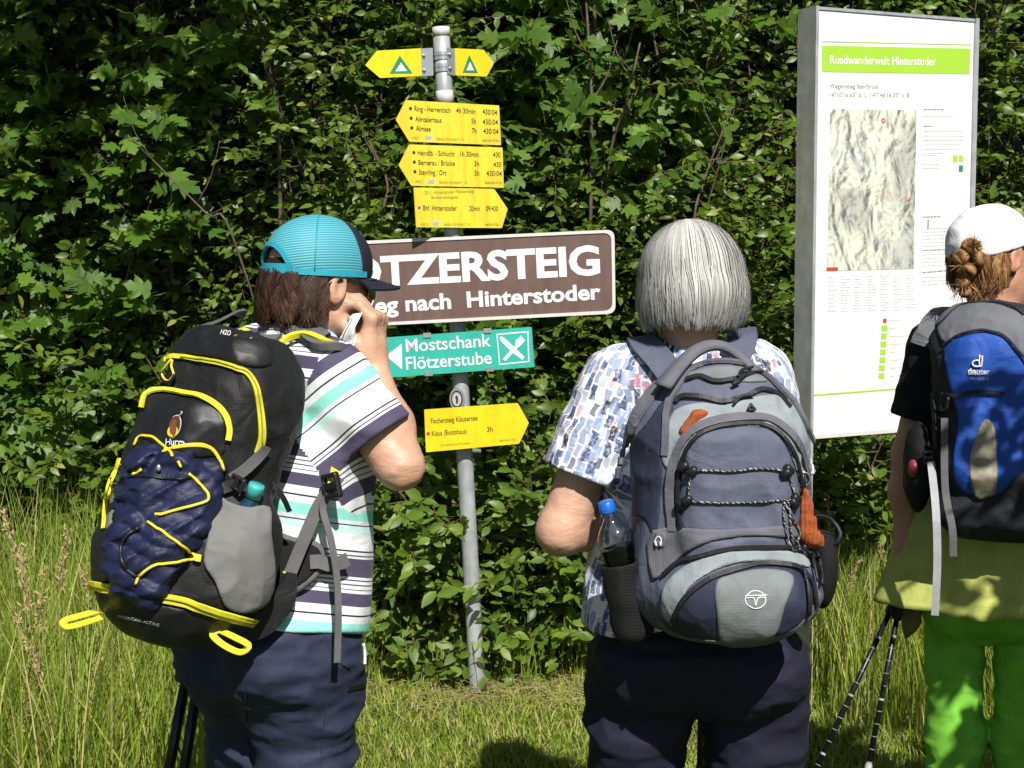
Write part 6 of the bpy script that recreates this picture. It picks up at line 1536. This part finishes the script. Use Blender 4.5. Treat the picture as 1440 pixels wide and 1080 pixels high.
def leaf_mat(name, stops, rough=.42, trans=.28, spec=.5):
    m, ns, ln, b = nodes(name)
    a = N(ns, 'Attribute', _attribute_name='tint'); oi = N(ns, 'ObjectInfo')
    r = ramp(ns, stops); ln.new(a.outputs['Fac'], r.inputs[0])
    tc = N(ns, 'TexCoord'); nz = N(ns, 'TexNoise', Scale=22.0, Detail=3.0); ln.new(tc.outputs['Object'], nz.inputs['Vector'])
    hs = N(ns, 'HueSaturation'); mr = N(ns, 'MapRange'); mr.inputs[3].default_value = .75; mr.inputs[4].default_value = 1.3; ln.new(nz.outputs['Fac'], mr.inputs[0]); ln.new(mr.outputs[0], hs.inputs['Value']); ln.new(r.outputs[0], hs.inputs['Color'])
    ln.new(hs.outputs[0], b.inputs['Base Color']); b.inputs['Roughness'].default_value = rough; b.inputs['Specular IOR Level'].default_value = spec
    t = N(ns, 'BsdfTranslucent'); h2 = N(ns, 'HueSaturation'); h2.inputs['Hue'].default_value = .47; h2.inputs['Value'].default_value = 1.5; ln.new(hs.outputs[0], h2.inputs['Color']); ln.new(h2.outputs[0], t.inputs[0])
    ms = N(ns, 'MixShader', Fac=trans); ln.new(b.outputs[0], ms.inputs[1]); ln.new(t.outputs[0], ms.inputs[2]); ln.new(ms.outputs[0], ns['Material Output'].inputs[0])
    return m
M['leaf_oval'] = leaf_mat('oval_leaf', [(0, (.040, .085, .010)), (.45, (.10, .185, .016)), (.8, (.18, .265, .026)), (1, (.28, .31, .04))], .40, .36, .4)
M['leaf_maple'] = leaf_mat('maple_leaf', [(0, (.040, .095, .011)), (.5, (.090, .190, .018)), (1, (.17, .27, .028))], .48, .36)
M['leaf_low'] = leaf_mat('bramble_leaf', [(0, (.055, .120, .014)), (.5, (.13, .225, .022)), (1, (.24, .31, .04))], .48, .36)
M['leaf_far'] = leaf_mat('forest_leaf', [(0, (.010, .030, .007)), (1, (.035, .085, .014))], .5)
M['bark'] = surface('grey_brown_bark', (.115, .09, .06), .85, .35, 30, .5, 90)
M['twig'] = surface('brown_twig_bark', (.11, .07, .04), .8, .3, 40, .3, 120)
def grass_mat(name, stops):
    m = leaf_mat(name, stops, .55, .30, .3); return m
M['grass'] = grass_mat('grass_blade', [(0, (.12, .19, .020)), (.5, (.25, .34, .040)), (.8, (.36, .41, .07)), (.93, (.48, .42, .17)), (1, (.56, .48, .25))])

# leaf shapes: along +Y, flat in XY
def oval_leaf():
    rows = [(.26, .21, .05, -.01), (.55, .26, .055, -.05), (.82, .15, .03, -.13)]; V = [(0, 0, 0)]
    for y, w, up, dz in rows: V += [(-w, y, up + dz), (0, y, dz), (w, y, up + dz)]
    V.append((0, 1.04, -.21)); F_ = [(0, 2, 1), (0, 3, 2)]
    for k in range(2):
        a = 1 + 3 * k
        for s in (0, 1): F_ += [(a + s, a + s + 1, a + s + 4), (a + s, a + s + 4, a + s + 3)]
    F_ += [(7, 8, 10), (8, 9, 10)]; return np.array(V), np.array(F_)
def maple_leaf():
    h = [(.13, -.06), (.30, .02), (.45, .14), (.33, .20), (.25, .27), (.38, .40), (.55, .66), (.40, .62), (.30, .64), (.18, .60), (.24, .78), (.12, .86)]
    o = [(0, 0)] + h + [(0, 1.0)] + [(-x, y) for x, y in h[::-1]]; V = [(0, .34, .02)] + [(x, y, -.10 * (x * x * 3 + (y - .34) ** 2) + .04 * (abs(x) > .2)) for x, y in o]
    n = len(o); return np.array(V), np.array([(0, 1 + k, 1 + (k + 1) % n)[::-1] for k in range(n)])
OV, MP = oval_leaf(), maple_leaf()

def inst(tpl, P, X, Y, Z, S, tint):
    V, F_ = tpl; n, k = len(P), len(V)
    W = P[:, None] + S[:, None, None] * (V[None, :, 0:1] * X[:, None] + V[None, :, 1:2] * Y[:, None] + V[None, :, 2:3] * Z[:, None])
    return W.reshape(-1, 3), (F_[None] + (np.arange(n) * k)[:, None, None]).reshape(-1, 3), np.repeat(tint, k)

def leaf_axes(D, g, cam_bias=.55, up=.65, rnd=.55):
    n = len(D); Nn = nrm(np.array([0.10, -cam_bias, up]) + g.normal(0, rnd, (n, 3))); Y = nrm(D - Nn * (D * Nn).sum(1, keepdims=True) * .75)
    X = nrm(np.cross(Y, Nn)); return X, Y, np.cross(X, Y)

def tubes(paths, rad, sides=4):
    n, m, _ = paths.shape; T = nrm(np.gradient(paths, axis=1)); A = nrm(np.cross(T, np.array([.3, .9, .2]))); B = np.cross(T, A)
    a = np.arange(sides) * 2 * math.pi / sides
    V = paths[:, :, None] + rad[:, :, None, None] * (np.cos(a)[None, None, :, None] * A[:, :, None] + np.sin(a)[None, None, :, None] * B[:, :, None])
    i = (np.arange(n)[:, None, None] * m * sides + np.arange(m - 1)[None, :, None] * sides + np.arange(sides)[None, None])
    j = (np.arange(n)[:, None, None] * m * sides + np.arange(m - 1)[None, :, None] * sides + (np.arange(sides) + 1)[None, None] % sides)
    return V.reshape(-1, 3), np.stack([i, j, j + sides, i + sides], -1).reshape(-1, 4)

LEAF_ME = {}
def leaf_mesh(kind, t):
    key = (kind, t)
    if key not in LEAF_ME:
        tpl = MP if kind == 'maple' else OV; me = raw_mesh('leaf', *[tpl[0], tpl[1]], True)
        a = me.attributes.new('tint', 'FLOAT', 'POINT'); a.data.foreach_set('value', np.full(len(tpl[0]), t / 4.0, np.float32))
        me.materials.append(M['leaf_maple'] if kind == 'maple' else M['leaf_low'] if kind == 'low' else M['leaf_oval']); LEAF_ME[key] = me
    return LEAF_ME[key]

def shrub(name, label, x, y, h, spread, nst, ntw, kind, seed, size=(.045, .07), per=10, single=50, zmin=.05, group='shrubs of the hedge', tw=(.22, .5), cat='shrub', lean=(0, -.1), mat=None):
    g = np.random.default_rng(seed); root = empty(name, [x, y, 0]); tag(root, label, cat, group); m = 9
    t = np.linspace(0, 1, m)[None, :, None]
    th = g.random(nst) * 6.28; rr = spread * (.3 + .8 * g.random(nst)); hh = h * (.55 + .5 * g.random(nst))
    base = np.stack([x + .12 * g.normal(0, 1, nst), y + .10 * g.normal(0, 1, nst), np.full(nst, -.05)], 1)
    dv = np.stack([np.cos(th) * rr + lean[0], np.sin(th) * rr * .7 + lean[1], np.zeros(nst)], 1)
    stems = base[:, None] + dv[:, None] * t ** 1.5 + np.array([0, 0, 1.0]) * (hh[:, None, None] * t) + .03 * np.sin(t * 9 + g.random((nst, 1, 1)) * 6) * g.normal(0, 1, (nst, 1, 3)) * t
    r0 = .006 + .009 * g.random(nst) * (h / 3) ; rad = r0[:, None] * (1.05 - .85 * t[:, :, 0])
    for s_ in range(nst):
        V, Fq = tubes(stems[s_:s_ + 1], rad[s_:s_ + 1], 6); put('stem', V, Fq, M['bark'], root)
    # twigs
    si = g.integers(0, nst, ntw); tt = .12 + .88 * g.random(ntw) ** .85; f = tt * (m - 1); i0 = np.minimum(f.astype(int), m - 2); fr = (f - i0)[:, None]
    P0 = stems[si, i0] * (1 - fr) + stems[si, i0 + 1] * fr
    d = nrm(g.normal(0, .8, (ntw, 3)) * np.array([1, .8, .55]) + np.array([0, -.42, .28])); L = tw[0] + (tw[1] - tw[0]) * g.random(ntw)
    mt_ = 6; t2 = np.linspace(0, 1, mt_)[None, :, None]
    P = P0[:, None] + d[:, None] * t2 * L[:, None, None] + np.array([0, 0, -1.0]) * (t2 ** 2) * L[:, None, None] * (.25 * g.random((ntw, 1, 1))) + .012 * np.sin(t2 * 11 + 6 * g.random((ntw, 1, 1))) * g.normal(0, 1, (ntw, 1, 3)) * t2
    V, Fq = tubes(P, (.0032 * (1.1 - .8 * t2[:, :, 0])) * np.ones((ntw, 1)), 4); put('twigs', V, Fq, M['twig'], root)['kind'] = 'stuff'
    # leaves along the twigs
    n = ntw * per; k = np.repeat(np.arange(ntw), per); u = (np.tile(np.arange(per), ntw) + .4 + .5 * g.random(n)) / per; u = .12 + .88 * u
    f = np.clip(u, 0, 1) * (mt_ - 1); i0 = np.minimum(f.astype(int), mt_ - 2); fr = (f - i0)[:, None]
    LP = P[k, i0] * (1 - fr) + P[k, i0 + 1] * fr
    sd = np.where(np.tile(np.arange(per), ntw) % 2 == 0, 1, -1)[:, None]; side = nrm(np.cross(d[k], [0, 0, 1.0])) * sd
    D = nrm(d[k] * .55 + side * .8 + g.normal(0, .35, (n, 3)) + np.array([0, 0, -.12]))
    keep = (LP[:, 2] > zmin) & (LP[:, 2] < h * 1.15); LP, D = LP[keep], D[keep]; n = len(LP)
    X, Y, Z = leaf_axes(D, g); S = size[0] + (size[1] - size[0]) * g.random(n); S = S * (.75 + .25 * g.random(n))
    LP = LP + Y * (.22 if kind == 'maple' else .08) * S[:, None]
    tint = np.clip(.42 + g.normal(0, .16, n) + .10 * np.sin(k[keep] * 2.4) + .0 * LP[:, 2], 0, 1); tint = np.where(g.random(n) < .03, .98, tint)
    # the leaves nearest the viewer are leaves of their own; the mass behind them is one part
    vis = (Z @ np.array([0, -1.0, .1])); score = LP[:, 1] - .15 * np.abs(vis); px = pix(LP); inv = (px[:, 0] > -20) & (px[:, 0] < 1460) & (px[:, 1] > -20) & (px[:, 1] < 1000)
    order = np.argsort(np.where(inv, score, 99)); fro = order[:min(single, int(inv.sum()))]; rest = np.ones(n, bool); rest[fro] = False
    tpl = MP if kind == 'maple' else OV; mm_ = mat or (M['leaf_maple'] if kind == 'maple' else M['leaf_low'] if kind == 'low' else M['leaf_oval'])
    V, F3, T = inst(tpl, LP[rest], X[rest], Y[rest], Z[rest], S[rest], tint[rest])
    o = put('foliage', V, F3, mm_, root, True, None, {'tint': T}); o['kind'] = 'stuff'
    for q in fro:
        o = bpy.data.objects.new('leaf', leaf_mesh(kind, int(round(tint[q] * 4)))); col.objects.link(o); o.parent = root
        o.matrix_basis = Matrix(((X[q][0] * S[q], Y[q][0] * S[q], Z[q][0] * S[q], LP[q][0] - x), (X[q][1] * S[q], Y[q][1] * S[q], Z[q][1] * S[q], LP[q][1] - y), (X[q][2] * S[q], Y[q][2] * S[q], Z[q][2] * S[q], LP[q][2]), (0, 0, 0, 1)))
    return root

HEDGE = [  # x, y, height, spread, stems, twigs, kind, label
    (-2.75, 6.35, 3.9, .8, 12, 420, 'maple', 'lobed-leaf shrub at the left edge of the hedge'),
    (-2.05, 6.25, 4.1, .8, 12, 440, 'maple', 'dark lobed-leaf shrub left of the teal cap, high in the hedge'),
    (-1.35, 6.30, 4.0, .75, 12, 420, 'oval', 'glossy oval-leaf shrub behind and above the teal cap'),
    (-.75, 6.15, 3.9, .7, 13, 460, 'oval', 'glossy oval-leaf shrub left of the signpost top'),
    (-.15, 6.35, 4.1, .7, 12, 430, 'maple', 'lobed-leaf shrub directly behind the signpost'),
    (.42, 6.35, 4.1, .75, 12, 440, 'maple', 'lobed-leaf shrub between signpost and silver-haired hiker'),
    (.55, 6.10, 2.5, .6, 13, 380, 'oval', 'glossy oval-leaf shrub above the right end of the brown sign'),
    (1.10, 6.30, 4.0, .8, 13, 470, 'oval', 'small-leaf shrub above the silver hair'),
    (1.75, 6.45, 4.2, .8, 12, 430, 'oval', 'small-leaf shrub behind the map board'),
    (2.45, 6.45, 4.2, .8, 12, 420, 'oval', 'oval-leaf shrub right of the map board'),
]
for i, (x, y, h, sp_, st_, tw_, kd, lb) in enumerate(HEDGE):
    shrub('hedge_shrub', lb, x, y, h, sp_, st_ - 3, int(tw_ * 1.4), kd, 200 + i, (.070, .125) if kd == 'maple' else (.040, .066), 9 if kd == 'maple' else 13, 60 if kd == 'maple' else 50)
LOW = [(-2.3, 5.7, 1.5, .5, 'oval', 'low glossy shrub behind the tall grass at far left'), (-1.45, 5.75, 1.35, .5, 'oval', 'low glossy shrub left of the black backpack'), (-.72, 5.65, 1.15, .42, 'oval', 'low shrub behind the striped shirt'),
       (-.30, 5.42, .95, .40, 'low', 'pale bramble left of the signpost foot'), (.10, 5.46, 1.25, .42, 'oval', 'low shrub just right of the signpost'), (.42, 5.48, .85, .38, 'low', 'pale bramble in front of the hedge by patterned sleeve'),
       (1.15, 5.75, 1.2, .45, 'oval', 'low shrub behind the slate backpack'), (1.75, 5.85, 1.3, .45, 'oval', 'low shrub under the map board'), (2.35, 5.9, 1.4, .5, 'low', 'pale bramble behind green trousers')]
for i, (x, y, h, sp_, kd, lb) in enumerate(LOW):
    shrub('low_shrub', lb, x, y, h, sp_, 9, 230, kd, 300 + i, (.045, .072) if kd == 'oval' else (.05, .085), 11, 50, .03, 'low shrubs at the hedge foot', (.14, .34))

# trees rising behind the hedge
def tree(label, x, y, h, r, nleaf, seed, zc=None, size=(.10, .16), mat='leaf_far', r0=.07, tpl=None, ry=None, rz=None, cen=None, nb=26):
    g = np.random.default_rng(seed); root = empty('tree', [x, y, 0]); tag(root, label, 'tree', 'trees behind the hedge')
    zg_ = float(ground_z(x, y)); m = 10; t = np.linspace(0, 1, m)
    tr = np.array([x, y, zg_ - .1]) + np.stack([.10 * np.sin(t * 4 + seed), .08 * np.sin(t * 3 + 2 * seed), h * t], 1)
    MB().tube(tr, r0 * (1.05 - .8 * t), 9).build('trunk', M['bark'], root, True)
    zc = zc or zg_ + h * .6; c = np.array([x, y, zc]) if cen is None else np.array(cen, float); rz = rz or h * .45; ry = ry or r
    q = nrm(g.normal(0, 1, (nb, 3))) * (.55 + .5 * g.random((nb, 1))) * np.array([r, ry, rz]) + c
    q0 = np.stack([np.interp(np.clip(q[:, 2] - .5 * r, zg_ + .3 * h, zg_ + h * .95), tr[:, 2], tr[:, a]) for a in range(3)], 1)
    tt = np.linspace(0, 1, 7)[None, :, None]; P = q0[:, None] * (1 - tt) + q[:, None] * tt + np.array([0, 0, .25]) * np.sin(tt * 3.1) * r * .4
    V, Fq = tubes(P, (.022 * (1.1 - .95 * tt[:, :, 0])) * np.ones((nb, 1)), 5); put('limbs', V, Fq, M['bark'], root)['kind'] = 'stuff'
    cl = np.concatenate([q, q0 * .4 + q * .6, q + g.normal(0, .25, q.shape)]); k = g.integers(0, len(cl), nleaf)
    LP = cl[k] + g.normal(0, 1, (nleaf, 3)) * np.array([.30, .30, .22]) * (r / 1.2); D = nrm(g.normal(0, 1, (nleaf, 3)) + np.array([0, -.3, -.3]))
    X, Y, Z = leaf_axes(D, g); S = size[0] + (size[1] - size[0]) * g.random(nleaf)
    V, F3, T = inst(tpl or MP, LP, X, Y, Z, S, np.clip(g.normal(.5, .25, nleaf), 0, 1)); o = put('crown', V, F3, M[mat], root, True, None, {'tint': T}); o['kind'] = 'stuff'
    return root
TR = [(-3.6, 8.0, 6.2, 1.5), (-2.3, 8.5, 6.8, 1.5), (-1.1, 8.1, 6.3, 1.4), (.15, 8.6, 6.8, 1.5), (1.3, 8.1, 6.4, 1.4), (2.5, 8.5, 6.6, 1.5), (3.7, 8.1, 6.4, 1.5)]
nm = ['behind the far left of the hedge', 'behind the dark left part of the hedge', 'behind the hedge above the teal cap', 'behind the hedge beyond the signpost', 'behind the hedge above the silver hair', 'behind the map board', 'at the far right behind the hedge']
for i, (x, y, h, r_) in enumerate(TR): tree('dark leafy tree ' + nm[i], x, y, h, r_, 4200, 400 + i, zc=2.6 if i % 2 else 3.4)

# maple added above the view, crown placed to shade the left of the hedge
tree('unseen maple added to shade the left part of the hedge', -3.9, 5.6, 5.6, 1.55, 6500, 450, size=(.09, .14), mat='leaf_maple', ry=.75, rz=.75, cen=(-2.35, 4.95, 4.25), nb=34)
# pale stems showing in the gaps
def stem(label, pts, r, Y, mat='bark'):
    P = smooth_path([at(px, py, Y + dy) for px, py, dy in pts], 5); b0 = P[0].copy(); b0[2] = 0.0
    root = empty('bare_stem', b0); tag(root, label, 'stem', 'bare stems in the hedge')
    r = r * .62
    MB().tube(P, np.linspace(r, r * .45, len(P)), 7).build('wood', M[mat], root, True)
    n = len(P)
    for f, s in ((.55, 1), (.75, -1)):
        q = P[int(n * f)]; MB().tube(smooth_path([q, q + np.array([.06 * s, -.02, .10]), q + np.array([.10 * s, -.03, .24])], 3), np.linspace(r * .5, r * .2, 7), 5).build('side_twig', M[mat], root, True)
stem('pale forked stem high in the hedge right of the signpost', [(868, 640, .3), (872, 400, .1), (862, 140, 0), (840, 60, 0), (832, -40, 0)], .022, 5.95)
stem('upright pale stem in the hedge just right of upper yellow signs', [(815, 700, .3), (828, 400, .1), (832, 170, 0), (829, 80, 0), (822, -30, 0)], .016, 5.85)
stem('slanting pale stem between signpost and silver hair', [(845, 620, .3), (855, 250, .1), (880, 150, 0), (900, 60, 0)], .014, 5.8)
stem('thin bare stem slanting in the dark left of the teal cap', [(440, 700, .3), (330, 340, 0), (290, 300, 0), (215, 225, 0), (180, 190, 0)], .008, 5.55)
stem('pale bare branch at the upper right corner beside the board', [(1340, 500, .5), (1345, 250, .3), (1372, 90, .2), (1405, 40, .2), (1425, -10, .2)], .020, 5.7)
stem('thin pale stem above the silver hair near the board', [(980, 560, .3), (975, 330, 0), (990, 255, 0), (1012, 195, 0), (1030, 150, 0)], .009, 5.6)
stem('brown leaning stem left of the upper yellow signs', [(520, 620, .3), (535, 330, 0), (545, 260, 0), (520, 200, 0)], .012, 5.6, 'twig')
stem('grey upright stem above the teal cap', [(395, 560, .3), (392, 180, 0), (372, 90, 0), (366, 20, 0)], .016, 5.8)

# ---- grass
def grass(name, label, xr, yr, n, hr, wr_, seed, bend=.35, dry=.12, dens=None, clump=0):
    g = np.random.default_rng(seed); x = xr[0] + (xr[1] - xr[0]) * g.random(n); y = yr[0] + (yr[1] - yr[0]) * g.random(n)
    if clump:
        c = np.stack([xr[0] + (xr[1] - xr[0]) * g.random(clump), yr[0] + (yr[1] - yr[0]) * g.random(clump)], 1); k = g.integers(0, clump, n); m_ = g.random(n) < .65
        x = np.where(m_, c[k, 0] + g.normal(0, .05, n), x); y = np.where(m_, c[k, 1] + g.normal(0, .05, n), y)
    if dens is not None: kp = g.random(n) < dens(x, y); x, y = x[kp], y[kp]; n = len(x)
    H = hr[0] + (hr[1] - hr[0]) * g.random(n) ** 1.3; a = g.random(n) * 6.28; W = wr_[0] + (wr_[1] - wr_[0]) * g.random(n); bd = bend * (.2 + g.random(n)) * H; aw = a + g.normal(0, .4, n)
    m = 6; t = np.linspace(0, 1, m)[None]; B = np.stack([x, y, ground_z(x, y) - .01], 1)
    D = np.stack([np.cos(a), np.sin(a), 0 * a], 1); S = np.stack([-np.sin(aw), np.cos(aw), 0 * a], 1)
    P = B[:, None] + D[:, None] * (bd[:, None] * t ** 2)[..., None] + np.array([0, 0, 1.0]) * (H[:, None] * (t - .18 * bend * t ** 3))[..., None]
    w = (W[:, None] * np.array([.8, 1, .95, .75, .45, .06])[None] / 2)[..., None]
    V = np.stack([P - S[:, None] * w, P + S[:, None] * w], 2).reshape(-1, 3); i = (np.arange(n)[:, None] * 2 * m + np.arange(m - 1)[None] * 2).ravel()
    tint = np.clip(g.normal(.42, .18, n), 0, .85); tint = np.where(g.random(n) < dry, .9 + .1 * g.random(n), tint)
    o = put(name, V, np.stack([i, i + 1, i + 3, i + 2], 1), M['grass'], None, True, None, {'tint': np.repeat(tint, 2 * m)}); tag(o, label, 'grass', kind='stuff'); return o
lawn_d = lambda x, y: np.clip(1.15 - np.abs(x - .1) * .05, 0, 1) * np.clip(.30 + .9 * np.sqrt(((x - pb[0]) / .32) ** 2 + ((y - 4.98) / .22) ** 2) ** 2, 0, 1)
grass('grass', 'short mown grass around the foot of the signpost', (-1.5, 2.6), (4.0, 6.1), 88000, (.022, .075), (.003, .0065), 500, .7, .14, lawn_d)
grass('grass', 'tall meadow grass below the black backpack', (-2.6, -.78), (2.9, 5.5), 15000, (.30, .88), (.003, .007), 501, .38, .10, lambda x, y: np.clip((-.62 - x) * 2.2, 0, 1) * np.where((y < 3.3) & (x > -1.0), 0, 1), 160)
grass('grass', 'grass tufts along the foot of the hedge', (-.8, 1.2), (5.15, 5.75), 5200, (.10, .38), (.003, .006), 502, .45, .10, None, 60)
grass('grass', 'tall grass between slate backpack and green trousers', (.85, 2.8), (4.55, 6.0), 15000, (.18, .66), (.003, .006), 503, .4, .12, lambda x, y: np.clip((y - 4.35 - .35 * (x < 1.1)) * 1.2, 0, 1), 140)
# dry mown straw by the post foot
g = np.random.default_rng(9); n = 450; c = np.stack([pb[0] + .12 + .30 * g.normal(0, 1, n), 4.98 + .14 * g.normal(0, 1, n)], 1); a = g.random(n) * 6.28; L = .05 + .14 * g.random(n); t = np.linspace(0, 1, 4)[None]
P = np.stack([c[:, :1] + np.cos(a)[:, None] * L[:, None] * (t - .5), c[:, 1:] + np.sin(a)[:, None] * L[:, None] * (t - .5), .008 + .022 * g.random((n, 1)) + .03 * np.sin(t * 3.1) * g.random((n, 1)) + .03 * g.normal(0, 1, (n, 1)) * (t - .5)], -1)
P[..., 2] += ground_z(P[..., 0], P[..., 1]) ; V, Fq = tubes(P, np.full((n, 4), .0011), 3)
tag(put('straw', V, Fq, M['grass'], None, True, None, {'tint': np.repeat(.88 + .12 * g.random(n), 12)}), 'dry mown straw at the signpost foot', 'straw', kind='stuff')
# seeding grass stalks
SG = [(30, 770, 3.6, .95), (95, 745, 3.9, .9), (60, 800, 3.5, .8), (115, 800, 4.0, .85), (20, 860, 3.4, .75), (140, 930, 3.7, .5), (45, 940, 3.5, .5), (1165, 700, 5.2, .95), (1125, 740, 5.3, .9), (1205, 790, 5.1, .8), (1290, 900, 4.9, .6), (655, 800, 5.2, .8), (700, 880, 5.2, .5), (160, 780, 4.1, .8), (1235, 760, 5.2, .9), (5, 720, 3.9, .95)]
wh_ = ['tallest at left edge', 'nearer black backpack', 'low at left edge', 'close under yellow loop', 'bent at the left margin', 'below the yellow loop', 'low in the left corner', 'by slate backpack pocket', 'half hidden by slate backpack', 'in front of the dark gap under board', 'between green legs and poles', 'left of signpost foot', 'right of signpost foot', 'beside the grey left pocket', 'under the board corner', 'at the extreme left margin']
for i, (px, py, Y, hh) in enumerate(SG):
    tp_ = at(px, py, Y); g = np.random.default_rng(600 + i); lean_ = g.normal(0, .10, 2); gz = float(ground_z(tp_[0] - lean_[0], tp_[1] - lean_[1])); bs = np.array([tp_[0] - lean_[0], tp_[1] - lean_[1], gz])
    root = empty('grass_stalk', bs); tag(root, 'dry seeding grass stalk ' + wh_[i], 'grass stalk', 'seeding grass stalks')
    P = smooth_path([bs, bs * .5 + tp_ * .5 - np.array([lean_[0] * .25, 0, 0]), tp_], 5); MB().tube(P, np.linspace(.0018, .0009, len(P)), 5).build('stalk', M['straw'] if 'straw' in M else M.setdefault('straw', surface('straw', (.34, .26, .12), .8, .2, 30)), root, True)
    n = 90; u = g.random(n) * .17; d = nrm(P[-1] - P[-4]); c = tp_ - d * u[:, None] + g.normal(0, .006, (n, 3)); D = nrm(d + g.normal(0, .45, (n, 3))); X, Y_, Z = leaf_axes(D, g, .5, .2, .8)
    V, F3, T = inst(OV, c, X * .6, Y_, Z * .6, .010 + .010 * g.random(n), np.zeros(n)); o = put('seed_head', V, F3, M['straw'], root, True)

# unseen shrub, added outside the view to shade the third hiker
shrub('shade_shrub', 'unseen leafy shrub added to shade the hiker in green trousers', 1.84, 2.0, 2.70, .40, 16, 760, 'oval', 700, (.07, .10), 12, 0, .1, None, (.18, .38), 'shrub', (0, 0))
